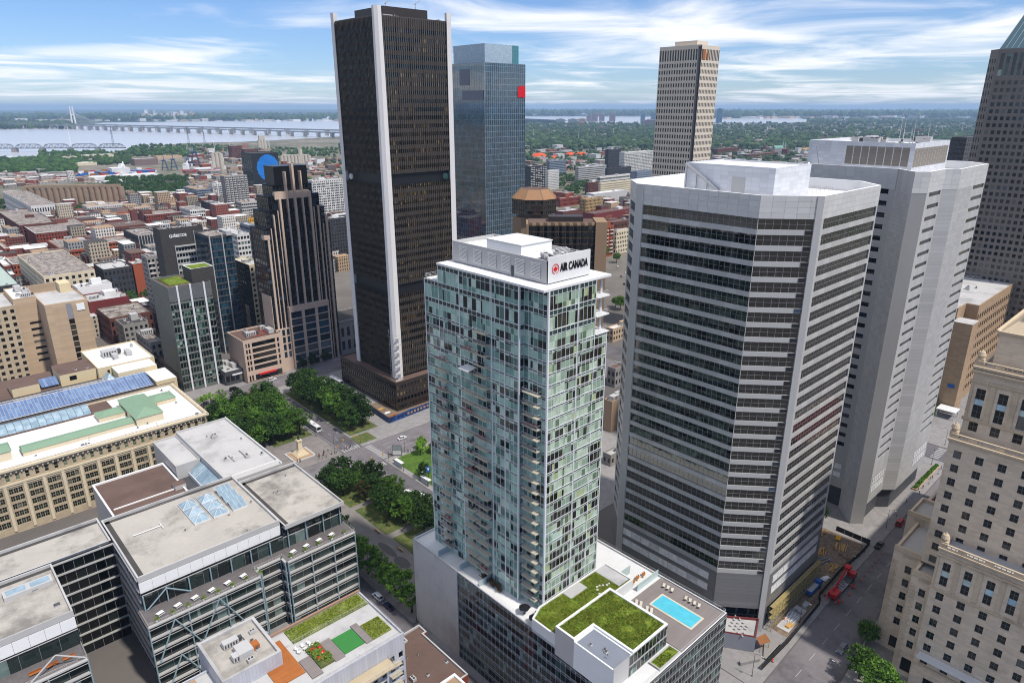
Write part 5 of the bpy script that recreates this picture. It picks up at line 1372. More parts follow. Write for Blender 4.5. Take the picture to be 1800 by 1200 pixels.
for k in range(3):
 x0, y0 = 63.4, 198.0 + k * 5.2; z = RZ - .8
 mb = MB(); mb.prism(rect(x0, x0 + 4.6, y0, y0 + 4.9), z, z + .5, 1, top=False); mb.quad((x0, y0, z + .5), (x0 + 4.6, y0, z + .5), (x0 + 4.6, y0 + 4.9, z + 2), (x0, y0 + 4.9, z + 2), 0)
 for i in range(4): mb.bar((x0 + i * 1.53, y0, z + .5), (x0 + i * 1.53, y0 + 4.9, z + 2), .07, 1)
 mb.build('pitched_skylight', [g_skyp, m_white], CS)
units(CS, 33, 70, 184, 216, RZ - .8, 6, 21, (1, 3, 4), .6); units(CS, 74, 90, 182, 212, RZ - 1.4, 3, 22, (1, 3), .6); units(CS, -8, 13, 184, 203, RZ - .8, 5, 24, (1, 3, 4), .7)
mb = MB(); mb.tube((44, 205, RZ - .4), (36, 205, RZ - .4), .15); mb.tube((44, 203, RZ - .4), (44, 207, RZ - .4), .12); mb.build('roof_pipe', m_whitep, CS)
mb = MB(); mb.prism(rect(3, 14, 196.5, 200), RZ - .8, RZ + .5, 0); mb.prism(rect(3.6, 8, 197, 199.5), RZ + .5, RZ + .54, 1); mb.prism(rect(9, 13.4, 197, 199.5), RZ + .5, RZ + .54, 1); mb.build('flat_skylight', [m_lgrey, g_skyp], CS)
# terrace furniture
def bench(x, y, z, lab, grp, col):
 t = thing('terrace_bench', lab, 'bench', (x, y, z), 0, grp, False)
 mb = MB(); mb.box(-1.3, 1.3, -.35, .35, .4, .46); mb.build('seat', col, t)
 mb = MB(); mb.box(-1.3, 1.3, .3, .36, .46, .95); mb.build('backrest', col, t)
 for s_ in (-1.1, 1.1): mb = MB(); mb.box(s_ - .05, s_ + .05, -.3, .3, 0, .4); mb.build('leg', m_dgrey, t)
def ptable(x, y, z, lab, grp):
 t = thing('terrace_table', lab, 'table', (x, y, z), .3, grp, False)
 mb = MB(); mb.box(-.9, .9, -.55, .55, .72, .78); mb.build('table_top', m_whitep, t)
 for s_ in (-1, 1): mb = MB(); mb.box(-.9, .9, s_ * .8 - .15, s_ * .8 + .15, .42, .48); mb.build('seat', m_lgrey, t)
 mb = MB(); mb.box(-.6, -.5, -.85, .85, .3, .36); mb.box(.5, .6, -.85, .85, .3, .36); mb.frustum(-.55, 0, 0, .72, .06, .06, 6); mb.frustum(.55, 0, 0, .72, .06, .06, 6); mb.build('frame', m_grey, t)
for i in range(6): ptable(33.5 + i * 4.6, 176.6, TZ + .06, 'picnic table on the long terrace below the white fascia, %s from the left' % ORD[i], 'picnic tables on the long terrace')
for i in range(4): ptable(72.5 + i * 4.4, 177.4, TZ + .06, 'white picnic table on the corner terrace, %s from the left' % ORD[i], 'picnic tables on the corner terrace')
for i in range(3): bench(4.5 + i * 3.6, 175.5, TZ + .06, 'orange timber bench on the terrace at the left picture edge, %s from the left' % ORD[i], 'timber benches on the left terrace', m_orangewood)
m_shrub = M('potted_shrub_leaves', '4f6a2a', .9, .2, 3, .1, col2='7a8a38')
def planter(x, y, z, lab, grp, s_=1.):
 t = thing('potted_shrub', lab, 'planter', (x, y, z), 0, grp, False)
 mb = MB(); mb.frustum(0, 0, 0, .5, .28, .38, 10); mb.build('pot', m_whitep, t)
 mb = MB(); rr = random.Random(int(x * 10))
 for i in range(70):
  c_ = Vector((rr.gauss(0, .28), rr.gauss(0, .28), .5 + abs(rr.gauss(.4, .4)))) * s_; d_ = Vector((rr.gauss(0, 1), rr.gauss(0, 1), rr.gauss(0, 1))).normalized() * .14; e_ = d_.orthogonal().normalized() * .1
  mb.quad(tuple(c_ - d_ - e_), tuple(c_ + d_ - e_), tuple(c_ + d_ + e_), tuple(c_ - d_ + e_))
 mb.build('foliage', m_shrub, t)
for i in range(8): planter(32 + i * 4.1, 174.4, TZ + .06, 'small potted shrub along the long terrace railing, %s from the left' % ORD[i], 'potted shrubs on the long terrace')
for i in range(5): planter(71 + i * 4.6, 175.6, TZ + .06, 'small potted shrub along the corner terrace railing, %s from the left' % ORD[i], 'potted shrubs on the corner terrace')
# lower service roofs behind
SV = thing('service_block', 'white-grey roofed service block between the office complex and the sandstone building', 'building', (75, 245, 0))
wb = MB()
for x0, x1, y0, y1, z in ((71.0, 91.2, 222.9, 277, 30), (62.0, 70.95, 250, 277, 28.6)):
 wb.prism(rect(x0, x1, y0, y1), 0, z, 0, top=False); flatroof(wb, rect(x0, x1, y0, y1), z, .7, .4, 0, 1)
wb.prism(rect(62, 70.95, 223, 249.9), 0, 23, 2); 
wb.build('walls', [m_lgrey, m_rooflt, m_dgrey], SV)
mb = MB()
for i in range(14): mb.quad((66.2 + .02, 226 + i * 1.7, 24.6), (70.9, 226 + i * 1.7, 27.6), (70.9, 227.6 + i * 1.7, 27.6), (66.22, 227.6 + i * 1.7, 24.6), 0); mb.box(66.2, 70.9, 227.62 + i * 1.7, 227.68 + i * 1.7, 24.4, 24.6, 1)
mb.box(66.0, 66.2, 226, 250, 23, 24.6, 1)
mb.build('lean_to_skylight', [g_skyp, m_whitep], SV)
units(SV, 74, 89, 232, 272, 29.3, 9, 31, (0, 1, 3, 5), .8)
mb = MB(); mb.box(91.0, 91.25, 223, 277, 29.9, 30.2); mb.box(72, 90.5, 224, 224.3, 29.3, 31.3); mb.build('roof_rail', m_whitep, SV)
BR = thing('brown_roofed_block', 'low block with brown gravel roof and white coping beside the office complex', 'building', (49, 252, 0))
wb = MB(); wb.prism(rect(37, 61.5, 224, 265), 0, 24, 0, top=False); flatroof(wb, rect(37, 61.5, 224, 265), 24.4, .7, .6, 1, 2); wb.prism(rect(37, 61.5, 224, 265), 24, 24.4, 1, top=False)
wb.prism(rect(58.4, 62.2, 241, 245), 23.7, 25.4, 0, 2); wb.build('walls', [m_lgrey, m_whitep, m_roofbrown], BR)
mb = MB(); mb.box(38.5, 60.6, 242.2, 242.6, 23.7, 24.1); mb.build('roof_kerb', m_whitep, BR)

# ------------------------------------------------------------------ long sandstone building
CL = thing('sandstone_building', 'long buff sandstone building with white roof, green copper hips and a heavy cornice', 'building', (50, 316, 0))
wb, pv, p2, ct = MB(), Panes(), Panes(), MB()
cx0, cx1, cy0, cy1, cz = -30.0, 88.9, 294.0, 340.5, 27.0
P, Q = (cx0, cy0), (cx1, cy0); L_ = cx1 - cx0; nb = 19
us = us_even(L_, nb * 2, .46); punch(wb, p2, P, Q, 20.6, 25.6, nb * 2, 1, .42, .56, 'greenwin', .4)
us = []; bw = L_ / nb
us = [0.]
for i in range(nb):
 for k in range(3): us += [bw * i + bw * .14 + k * bw * .24 + .06, bw * i + bw * .14 + (k + 1) * bw * .24 - .06]
us.append(L_)
cells = wall(wb, P, Q, us, [2, 3.0, 5.6, 6.5, 8.9, 9.8, 12.2, 13.1, 15.5, 16.2, 18.6, 19.4, 20.6], lambda i, j: i % 2 == 1 and j % 2 == 1 and j < 11, .5)
pv.cells(cells, 'casement')
blank(wb, P, Q, 0, 2); blank(wb, P, Q, 25.6, cz)
punch(wb, pv, (cx0, cy1), (cx0, cy0), 2, 25.6, 10, 6, .4, .5, 'casement', .4); blank(wb, (cx0, cy1), (cx0, cy0), 25.6, cz); blank(wb, (cx1, cy0), (cx1, cy1), 0, cz); blank(wb, (cx1, cy1), (cx0, cy1), 0, cz)
flatroof(wb, rect(cx0, cx1, cy0, cy1), cz, .5, .8, 0, 1)
cornice(ct, (cx0 - .5, cy0), (cx1 + .8, cy0), cz, 1.4, 1.3); obar(ct, P, Q, 20.2, 20.9, .5, 0); obar(ct, P, Q, 19.4, 19.7, .3, 0); obar(ct, (cx1, cy0 - .7), (cx1, cy1), cz - .9, cz, .8, 0)
for i in range(nb + 1):
 a = min(max(bw * i, .5), L_ - .5); q = MB(); obar(q, on(P, Q, a - .5), on(P, Q, a + .5), 1, 20.2, .4, 0); q.build('pilaster', m_classl, CL)
n = 70
for i in range(n): a = L_ * (i + .5) / n; q = MB(); obar(q, on(P, Q, a - .25), on(P, Q, a + .25), cz - 2.1, cz - 1.45, .8, 0); q.build('bracket', m_classl, CL)
pv.finish(CL, 'window', 'window_field', 300, 5); p2.finish(CL, 'attic_window', 'attic_window_field', 40, 4)
wb.build('walls', [m_class, m_white], CL); ct.build('stone_trim', m_classl, CL)
mb = MB(); railing(mb, [(cx0, cy0 - .3), (cx1 + .3, cy0 - .3), (cx1 + .3, cy1)], cz, .8, 4, mid=False); mb.build('gutter_rail', m_dgrey, CL)
def hip(mb, x0, x1, y0, y1, z0, z1, ins):
 a = [(x0, y0, z0), (x1, y0, z0), (x1, y1, z0), (x0, y1, z0)]
 if x1 - x0 > y1 - y0: r0, r1 = (x0 + ins, (y0 + y1) / 2, z1), (x1 - ins, (y0 + y1) / 2, z1); F = [(a[0], a[1], r1, r0), (a[2], a[3], r0, r1)]; T_ = [(a[1], a[2], r1), (a[3], a[0], r0)]
 else: r0, r1 = ((x0 + x1) / 2, y0 + ins, z1), ((x0 + x1) / 2, y1 - ins, z1); F = [(a[1], a[2], r1, r0), (a[3], a[0], r0, r1)]; T_ = [(a[0], a[1], r0), (a[2], a[3], r1)]
 for f in F: mb.quad(*f)
 for t_ in T_: mb.ngon(t_)
mb = MB(); mb.prism(rect(22.5, 62.6, 302.5, 309.5), cz - .5, cz + 1.3, 1, top=False); hip(mb, 22.2, 62.8, 302.2, 309.8, cz + 1.3, cz + 2.2, .5); mb.build('copper_roof', [m_copper, m_classl], CL)
mb = MB(); mb.prism(rect(62.8, 73.4, 301, 328), cz - .5, cz + 3, 1, top=False); hip(mb, 62.4, 73.8, 300.6, 328.4, cz + 3, cz + 5.4, 5.5); mb.build('copper_roof', [m_copper, m_classl], CL)
mb = MB(); mb.prism(rect(52, 62.5, 316, 324), cz - .5, cz + 1.5, 1, top=False); hip(mb, 51.8, 62.7, 315.8, 324.2, cz + 1.5, cz + 2.6, 4); mb.build('copper_roof', [m_copper, m_classl], CL); mb = MB(); mb.prism(rect(73.6, 84, 318, 327), cz - .5, cz + 1.5, 1, top=False); hip(mb, 73.5, 84.3, 317.7, 327.3, cz + 1.5, cz + 2.7, 4); mb.build('copper_roof', [m_copper, m_classl], CL)
mb = MB(); mb.prism(rect(-12, 19, 303, 312), cz - .5, cz + 3.2, 1, top=False); hip(mb, -12.4, 19.4, 302.6, 312.4, cz + 3.2, cz + 4.2, .5); mb.build('copper_roof', [m_copper, m_classl], CL)
units(CL, 24, 86, 296.5, 300.5, cz - .5, 9, 41, (1, 3, 4), .7); units(CL, 74, 87, 303, 338, cz - .5, 7, 42, (1, 3), .8); units(CL, -6, 16, 313, 318, cz - .5, 4, 43, (0, 2), 1.3)
mb = MB(); mb.frustum(0, 0, 0, .1, .1, .1); 
mb = MB(); mb.prism(rect(cx0, 60, 327, 338), cz - .5, cz + .25); mb.build('brown_walkway', m_roofbrown, CL)
# barrel glass roof and long blue glazed roof behind
gb = MB(); n = 9
for k in range(26):
 x0, x1 = -20 + k * 2.75, -20 + (k + 1) * 2.75 - .12
 for i in range(n):
  t0, t1 = math.pi * i / n, math.pi * (i + 1) / n
  y0, z0, y1, z1 = 332.5 - 5.5 * math.cos(t0), cz + 2.6 * math.sin(t0), 332.5 - 5.5 * math.cos(t1), cz + 2.6 * math.sin(t1)
  gb.quad((x0, y0, z0), (x1, y0, z0), (x1, y1, z1), (x0, y1, z1))
gb.build('barrel_skylight', m_lgrey, CL).data.materials[0] = g_skyp
BK = thing('cream_hall_block', 'cream walled hall block with a long blue glazed roof behind the sandstone building', 'building', (50, 380, 0))
wb = MB(); wb.prism(rect(-40, 92, 345, 376), 0, 25.5, 0, 1); wb.prism(rect(66, 92.5, 376.2, 412), 0, 30.5, 0, top=False); flatroof(wb, rect(66, 92.5, 376.2, 412), 30.6, .5, .4, 0, 2)
wb.prism(rect(72, 90, 364, 376.1), 0, 30.0, 0, 2); wb.prism(rect(84, 93.5, 346, 364), 0, 27.6, 0, 2)
wb.prism(rect(50, 65.8, 380, 399), 0, 30.0, 0, 3); wb.prism(rect(30, 41, 378, 392), 0, 29, 0, 3); wb.prism(rect(-40, 49.8, 376.1, 408), 0, 24.5, 0, 3)
wb.build('walls', [m_cream, m_roofdark, m_white, m_roofbrown], BK)
pn = Panes(); mb = MB()
nn = 84
for k in range(nn):
 x0 = -28 + k * (83 + 28) / nn; w_ = (83 + 28) / nn
 for i in range(6):
  y0, y1 = 347.5 + i * 4.05, 347.5 + (i + 1) * 4.05 - .06; f = lambda y: 26.0 + 3.2 * (1 - abs((y - 359.6) / 12.2))
  mb.quad((x0 + .05, y0, f(y0)), (x0 + w_ - .05, y0, f(y0)), (x0 + w_ - .05, y1, f(y1)), (x0 + .05, y1, f(y1)), 0)
 mb.bar((x0, 347.5, f(347.5)), (x0, 359.6, f(359.6)), .12, 1); mb.bar((x0, 359.6, f(359.6)), (x0, 371.8, f(371.8)), .12, 1)
for y in (347.5, 359.6, 371.8): mb.bar((-28, y, f(y)), (83, y, f(y)), .2, 1)
mb.build('glazed_roof', [g_sky, m_lgrey], BK, kind='stuff')
for (x0, x1, y0, y1, z) in ((42, 49.5, 381, 389, 25.6), (-4, 20, 379, 388, 25.6)):
 pp = MB()
 for k in range(5): pp.quad((x0 + (x1 - x0) * k / 5, y0, z), (x0 + (x1 - x0) * (k + 1) / 5 - .1, y0, z), (x0 + (x1 - x0) * (k + 1) / 5 - .1, y1, z + 2), (x0 + (x1 - x0) * k / 5, y1, z + 2))
 pp.build('lean_to_skylight', g_sky, BK)
mb = MB(); hip(mb, 66.5, 71.8, 366, 375, 25.6, 29.4, 2.6); mb.build('lantern_skylight', g_skyp, BK)
mb = MB(); mb.box(54, 57, 379.85, 379.98, 26.5, 28.6); mb.box(70, 71, 376.0, 376.18, 27.2, 28.8); mb.box(76, 79, 376.0, 376.18, 27, 29.4); mb.build('window', g_dark, BK)
units(BK, 70, 90, 380, 408, 30.1, 6, 44, (0, 1, 2, 3), 1.); units(BK, 52, 64, 382, 396, 30, 3, 45, (1, 3), .7)
o = put('air_handler', UNITS[2], BK, (76 - 50, 395 - 380, 30.1)); o.scale = (1.6, 2.2, 1.6)
# ------------------------------------------------------------------ apartment block with roof gardens, bottom of the picture
CD = thing('garden_roof_building', 'white apartment block with sedum roof, artificial lawns and roof terraces at the bottom edge', 'building', (50, 130, 0))
wb, pv, ct = MB(), Panes(), MB()
x0, x1, y0, y1, z = 14.0, 75.0, 120.5, 142.2, 29.0
punch(wb, pv, (x0, y0), (x1, y0), 0, 25, 24, 8, .5, .62, 'greeng', .35); blank(wb, (x0, y0), (x1, y0), 25, z)
punch(wb, pv, (x0, y1), (x0, y0), 0, 25, 7, 8, .4, .6, 'greeng', .35); blank(wb, (x0, y1), (x0, y0), 25, z)
blank(wb, (x1, y0), (x1, y1), 0, z); blank(wb, (x1, y1), (x0, y1), 0, z)
flatroof(wb, rect(x0, x1, y0, y1), z + .5, .5, .4, 0, 1); wb.prism(rect(x0, x1, y0, y1), z, z + .5, 0, top=False)
mb = MB(); obar(mb, (-1.6, 0), (1.6, 0), -.2, 0, 1.5, 0); me_ = mb.mesh('balcony', [m_concb]); mb = MB(); railing(mb, [(-1.5, -1.4), (1.5, -1.4)], 0, 1, 1.5, mid=False); mr2 = mb.mesh('railing', [m_lgrey])
for i in range(11):
 for k in range(4, 8): o = put('balcony', me_, CD, (x0 + 3.6 + i * 5.4 - 50, y0 - 130, k * 3.12 + .3)); put('railing', mr2, o)
pv.finish(CD, 'window', 'window_field', 200, 6)
wb.build('walls', [M('white_ribbed_cladding', 'b9bac0', .5, .06, .3, .4, course=(.8, 30, .06, .8)), m_rooflt], CD)
mb = MB(); mb.prism(rect(53, 74.2, 136.3, 141.6), z + .03, z + .35); mb.build('sedum_bed', m_sedum2, CD)
mb = MB(); mb.prism(rect(49.5, 75, 141.7, 142.2), z + .5, z + .95); mb.build('brick_coping', M('brick_coping', 'a07e68', .9), CD)
mb = MB(); mb.prism(rect(68.2, 73.6, 124.0, 130.4), z + .03, z + .3); mb.build('lawn_bed', m_sedum2, CD)
mb = MB(); mb.prism(rect(60.6, 66.2, 124.6, 131.2), z + .03, z + .2); mb.build('artificial_lawn', M('artificial_turf', '3a7d3c', .95, .08, .8), CD)
mb = MB(); 
for q in ((66.3, 68.1, 124, 132), (57.8, 60.4, 124, 132), (51.2, 54.0, 123, 130)): mb = MB(); mb.prism(rect(*q), z + .03, z + .33); mb.build('timber_walk', m_wood, CD)
mb = MB(); mb.prism(rect(44.2, 51, 126, 139.8), z + .03, z + .25); mb.build('cedar_deck', m_orangewood, CD)
mb = MB(); mb.prism(rect(54.1, 57.7, 124.4, 132.4), z + .03, z + .55); mb.build('flower_bed', m_grassdry, CD)
mb = MB(); mb.prism(rect(14.2, 31, 123, 141.5), z + .03, z + .3); mb.build('tan_roof_field', m_rooftan, CD)
rl = MB(); railing(rl, [(51, 135.9), (74.4, 135.9)], z + .5, 1.1, 2); railing(rl, [(50.5, 121), (74.6, 121), (74.6, 135.9)], z + .5, 1.0, 2); rl.build('roof_railing', m_lgrey, CD)
mb = MB(); mb.prism(rect(34.3, 48.2, 131.8, 147.8), 0, 33.0, 0, top=False); flatroof(mb, rect(34.3, 48.2, 131.8, 147.8), 33.2, .8, .7, 1, 2); mb.prism(rect(34.3, 48.2, 131.8, 147.8), 33.0, 33.2, 1, top=False); mb.build('stair_tower', [MATS['white_ribbed_cladding'], m_rooflt, m_roofgrey], CD)
units(CD, 37, 46, 134, 145, 32.4, 8, 51, (0, 1, 2, 5), .7)
mb = MB(); mb.box(40, 43.4, 136, 140, 32.4, 34.2); mb.box(43.4, 45.2, 137, 139, 32.4, 33.8, 1); mb.build('rusty_plant', [m_lgrey, m_orangewood], CD)
mb = MB(); mb.box(47.5, 57, 119.0, 120.4, 25.6, 25.9); mb.prism(rect(50, 70, 116.8, 120.4), 24.6, 24.9); mb.build('terrace_floor', M('tan_terrace', 'b9a98c', .9), CD)
rl = MB(); railing(rl, [(50, 117), (70, 117), (70, 120.3)], 24.9, 1, 1.8); rl.build('terrace_railing', m_lgrey, CD)
for k, (x, y, s_) in enumerate(((55.2, 130.6, .8), (56.6, 128.5, .7), (55.4, 127.1, .75), (56.9, 130.2, .5))):
 t = thing('roof_cushion', ('large red cushion in the roof flower bed', 'red cushion beside the grey roof walk', 'red cushion nearest the roof edge', 'small red cushion at the back of the flower bed')[k], 'cushion', (x, y, z + .55), k, None, False)
 mb = MB(); mb.frustum(0, 0, 0, .3, s_ * .8, s_, 10); mb.frustum(0, 0, .3, .55, s_, s_ * .5, 10); mb.build('pad', m_red, t)
for k in range(12):
 rr = random.Random(k + 60); x = 54.4 + rr.random() * 3; y = 124.8 + rr.random() * 7.2
 t = thing('bed_shrub', 'leafy shrub in the roof flower bed among red cushions', 'shrub', (x, y, z + .5), 0, 'shrubs in the roof bed', False)
 mb = MB()
 for i in range(60):
  c_ = Vector((rr.gauss(0, .4), rr.gauss(0, .4), abs(rr.gauss(.3, .3)))); d_ = Vector((rr.gauss(0, 1), rr.gauss(0, 1), rr.gauss(0, 1))).normalized() * .2; e_ = d_.orthogonal().normalized() * .15
  mb.quad(tuple(c_ - d_ - e_), tuple(c_ + d_ - e_), tuple(c_ + d_ + e_), tuple(c_ - d_ + e_))
 mb.build('foliage', m_shrub, t); mb = MB(); mb.tube((0, 0, 0), (0, 0, .4), .05); mb.build('stem', m_bark, t)
for k in range(7):
 rr = random.Random(k + 160); x = 52.6 + (k % 4) * 1.6; y = 132.6 + (k // 4) * 1.3
 t = thing('roof_chair', 'white lounge chair on the roof terrace behind the flower bed', 'chair', (x, y, z + .1), rr.random() * 6, 'white roof chairs', False)
 mb = MB(); mb.box(-.35, .35, -.35, .35, .3, .42); mb.build('seat', m_whitep, t); mb = MB(); mb.box(-.35, .35, .27, .37, .42, .9); mb.build('backrest', m_whitep, t)
 for sx in (-.3, .3): mb = MB(); mb.box(sx - .03, sx + .03, -.3, .3, 0, .3); mb.build('leg', m_grey, t)
t = thing('fire_bowl', 'round dark fire bowl on the cedar roof deck', 'fire bowl', (47.6, 134.6, z + .25), 0, None, False)
mb = MB(); mb.frustum(0, 0, 0, .5, .5, .75, 14); mb.frustum(0, 0, .5, .52, .6, .6, 14, 1); mb.build('bowl', [m_rooflt, m_black], t)

SM = thing('brown_roof_house', 'low red brick block with dark brown flat roof below the concrete podium wall', 'building', (82, 124, 0))
wb, pv = MB(), Panes()
poly = [(74, 112.8), (89.2, 112.8), (89.2, 133), (90.4, 133), (90.4, 136.8), (84, 136.8), (84, 134.2), (74, 134.2)]
for P, Q in zip(poly, poly[1:] + poly[:1]): blank(wb, P, Q, 0, 12)
flatroof(wb, poly, 12.3, .6, .4, 1, 2)
for P, Q in zip(poly, poly[1:] + poly[:1]): blank(wb, P, Q, 12, 12.3, 1)
wb.build('walls', [m_brick, m_rooflt, m_roofbrown], SM); units(SM, 76, 88, 115, 131, 11.7, 9, 61, (0, 1, 3), .6)
SM2 = thing('tan_roof_house', 'low block with tan flat roof and white coping at the bottom edge', 'building', (78, 104, 0))
wb = MB(); wb.prism(rect(66, 84.5, 92, 112.5), 0, 15.6, 0, top=False); flatroof(wb, rect(66, 84.5, 92, 112.5), 16, .5, .6, 1, 2); wb.prism(rect(66, 84.5, 92, 112.5), 15.6, 16, 1, top=False); wb.build('walls', [m_brick3, m_whitep, m_rooftan], SM2)
units(SM2, 68, 83, 95, 110, 15.5, 5, 62, (0, 3), .6)

# ------------------------------------------------------------------ generic block on the grid
def block(name, label, cat, z, N, Lp, Rp, wall_m, roof_m, nf, st='plain', bay=3.2, wf=.5, hf=.5, group=None, par=.8, nunits=4, seed=0, depth=None, trim=None, maxp=40, minpx=6.5, W=None, wallW=None, off=0):
 x0, x1, y0, y1 = blk(z, N, Lp, Rp)
 if depth: y1 = y0 + depth
 if W: x1 = x0 + W
 t = thing(name, label, cat, ((x0 + x1) / 2, (y0 + y1) / 2, 0), 0, group)
 wb, pv = MB(), Panes()
 for k, (P, Q) in enumerate((((x0, y1), (x0, y0)), ((x0, y0), (x1, y0)))):
  L_ = L2(P, Q)
  if nf and L_ > bay * .8:
   punch(wb, pv, P, Q, .8, z - par - .4, max(1, round(L_ / bay)), nf, wf, hf, st, .25, 2 if (k == 0 and wallW) else 0)
   blank(wb, P, Q, 0, .8, 2 if (k == 0 and wallW) else 0); blank(wb, P, Q, z - par - .4, z, 2 if (k == 0 and wallW) else 0)
  else: blank(wb, P, Q, 0, z)
 blank(wb, (x1, y0), (x1, y1), 0, z); blank(wb, (x1, y1), (x0, y1), 0, z)
 flatroof(wb, rect(x0, x1, y0, y1), z + .01, par, .45, 0, 1)
 wb.build('walls', [wall_m, roof_m] + ([wallW] if wallW else []), t)
 if nf: pv.finish(t, 'window', 'window_field', maxp, minpx)
 if trim:
  c_ = MB(); obar(c_, (x0, y1), (x0, y0), z - .5, z + .15, .35, .3); obar(c_, (x0 - .35, y0), (x1, y0), z - .5, z + .15, .35, .3); c_.build('cornice', trim, t)
 if nunits: units(t, x0 + 2, x1 - 2, y0 + 2, y1 - 2, z - par, nunits, seed + int(N[0]), (0, 1, 2, 3, 4, 5), 1.2)
 return t, x0, x1, y0, y1

# green-roofed glass block
t, x0, x1, y0, y1 = block('glass_office_block', 'grey-green glass office block with white vertical fins and a planted roof', 'building', 61.5, (294, 506), 264, 370, M('grey_green_panel', '6d726c', .5, .08, .2, .4, course=(2.6, 1.6, .04, .75)), m_roofbrown, 14, 'greeng', 1.7, .92, .78, nunits=0, maxp=220, minpx=5)
mb = MB(); blank(mb, (x0 - .06, y1), (x0 - .06, y0), 6, 61.5); mb.build('panelled_flank', MATS['grey_green_panel'], t)
mb = MB(); blank(mb, (x0, y0 - .06), (x1, y0 - .06), 53, 61.5); mb.build('blank_top_storeys', M('grey_louvre_panel', '68696a', .5, .08, .3, course=(2.2, 1.2, .05, .8)), t)
for a in (.2, .5, .82):
 mb = MB(); xx = x0 + (x1 - x0) * a; mb.box(xx - .45, xx + .45, y0 - .9, y0 - .08, 0, 62); mb.build('white_fin', m_whitemet, t)
mb = MB(); mb.prism(rect(x0 + 3, x1 - 9, y0 + 7, y1 - 3), 60.7, 61.2); mb.build('green_roof', m_sedum, t)
mb = MB(); mb.prism(rect(x1 - 8.5, x1 + 4, y0 + 4, y0 + 18), 50, 69, 0, top=False); flatroof(mb, rect(x1 - 8.5, x1 + 4, y0 + 4, y0 + 18), 69, .5, .5, 1, 2); mb.build('rooftop_volume', [m_dstone, m_whitep, m_sedum], t)
t, x0, x1, y0, y1 = block('low_wing', 'low brown-roofed wing with a red sign at the foot of the glass block', 'building', 10, (313, 655), 274, 322, m_brownd, m_roofbrown, 2, 'plain', nunits=0)
mb = MB(); mb.box(x0 + 1.5, x0 + 6.5, y0 - .5, y0 - .05, 4.5, 8.2); mb.build('red_sign', m_brightsign, t)
# stone bank building
t, x0, x1, y0, y1 = block('stone_bank_building', 'pinkish stone building with five open storeys and a red awning', 'building', 26.5, (426, 600), 398, 494, m_pinkst, m_roofbrown, 0, nunits=6)
wb, pv = MB(), Panes(); L_ = x1 - x0
us = [0, 1.2, 2.2, 2.8, 3.8, 5.0, L_ - 4.4, L_ - 3.2, L_ - 2.0, L_]
zs = [1, 4.6, 6.4, 7.4, 10, 11, 13.6, 14.6, 17.2, 18.2, 20.8, 21.8, 24.4, 26.5]
cells = wall(wb, (x0, y0 - .4), (x1, y0 - .4), us, zs, lambda i, j: i in (1, 3, 5, 7) and j in (0, 3, 5, 7, 9, 11) or (j == 0 and i == 6), .38)
pv.cells([c_ for c_ in cells], 'plain'); pv.finish(t, 'window', 'window_field', 60, 4); wb.build('stone_front', m_pinkst, t)
mb = MB(); mb.prism([(x0 + 7, y0 - 2), (x1 - 6, y0 - 2), (x1 - 6, y0 - .42), (x0 + 7, y0 - .42)], 4.2, 4.9, bottom=True); mb.build('awning', m_red, t)
mb = MB(); mb.prism(rect(x0 + 8, x1 - 2, y0 + 6, y1 - 8), 25.7, 26.1); mb.build('rust_roof_patch', M('rust_roof', '7a4030', .9, .15, .3), t)
t, x0, x1, y0, y1 = block('shop_block', 'low black shop front block between the glass block and the stone bank building', 'building', 8.5, (395, 655), 372, 428, m_dgrey, m_rooflt, 1, 'plain', 3, .8, .6, nunits=4)
mb = MB(); mb.box(x1 - 7, x1 - 1, y0 - .3, y0 - .05, 5.6, 6.4); mb.build('white_sign', m_letterw, t)
# dark stepped tower with pale stone piers
DT = thing('stepped_tower', 'black glass tower with pale stone piers stepping back towards its top', 'tower', (185, 400, 0))
wb, pv, pi = MB(), Panes(), MB()
dx0, dx1, dy0, dy1 = 163.5, 206, 386, 405
tiers = [(0, 1, 0, 88), (3.5, .93, 88, 98), (7, .84, 98, 106), (12, .74, 106, 112), (14.5, .70, 112, 122.5)]
for k, (ins, fr_, z0, z1) in enumerate(tiers):
 a0_, a1_ = dx0 + ins * .75, dx1 - ins * .75; b0_, b1_ = dy0 + (ins * .15 if k else 0), dy1 - ins * .3
 for P, Q in (((a0_, b1_), (a0_, b0_)), ((a0_, b0_), (a1_, b0_)), ((a1_, b0_), (a1_, b1_)), ((a1_, b1_), (a0_, b1_))):
  if k == 4: blank(wb, P, Q, z0, z1)
  else: punch(wb, pv, P, Q, z0, z1, max(2, round(L2(P, Q) / 2.3)), max(1, round((z1 - z0) / 3.6)), .86, .6, 'navy', .15)
 wb.prism(rect(a0_, a1_, b0_, b1_), z1 - .4, z1, 0)
heights = [84, 95, 104, 119, 123.5, 119, 107, 98, 92]
for i, h in enumerate(heights):
 xx = dx0 + 2.2 + i * (dx1 - dx0 - 4.4) / 8
 wd = (.6 if i % 2 == 0 else .36)
 q = MB(); q.box(xx - wd, xx + wd, dy0 - .9, dy0 + .6 + (3 if h > 100 else 0), 0, h); q.box(xx - wd, xx + wd, dy0 - .9, dy0 + 5, h, h + .6); q.build('stone_pier', m_pinkst, DT)
for (xx, h) in ((dx0 + 4.6, 88), (dx0 + 9.8, 98), (dx1 - 9.8, 98), (dx1 - 4.6, 88)): q = MB(); q.box(xx - .25, xx + .25, dy0 - .5, dy0 + .3, 0, h); q.build('thin_pier', m_pinkst, DT)
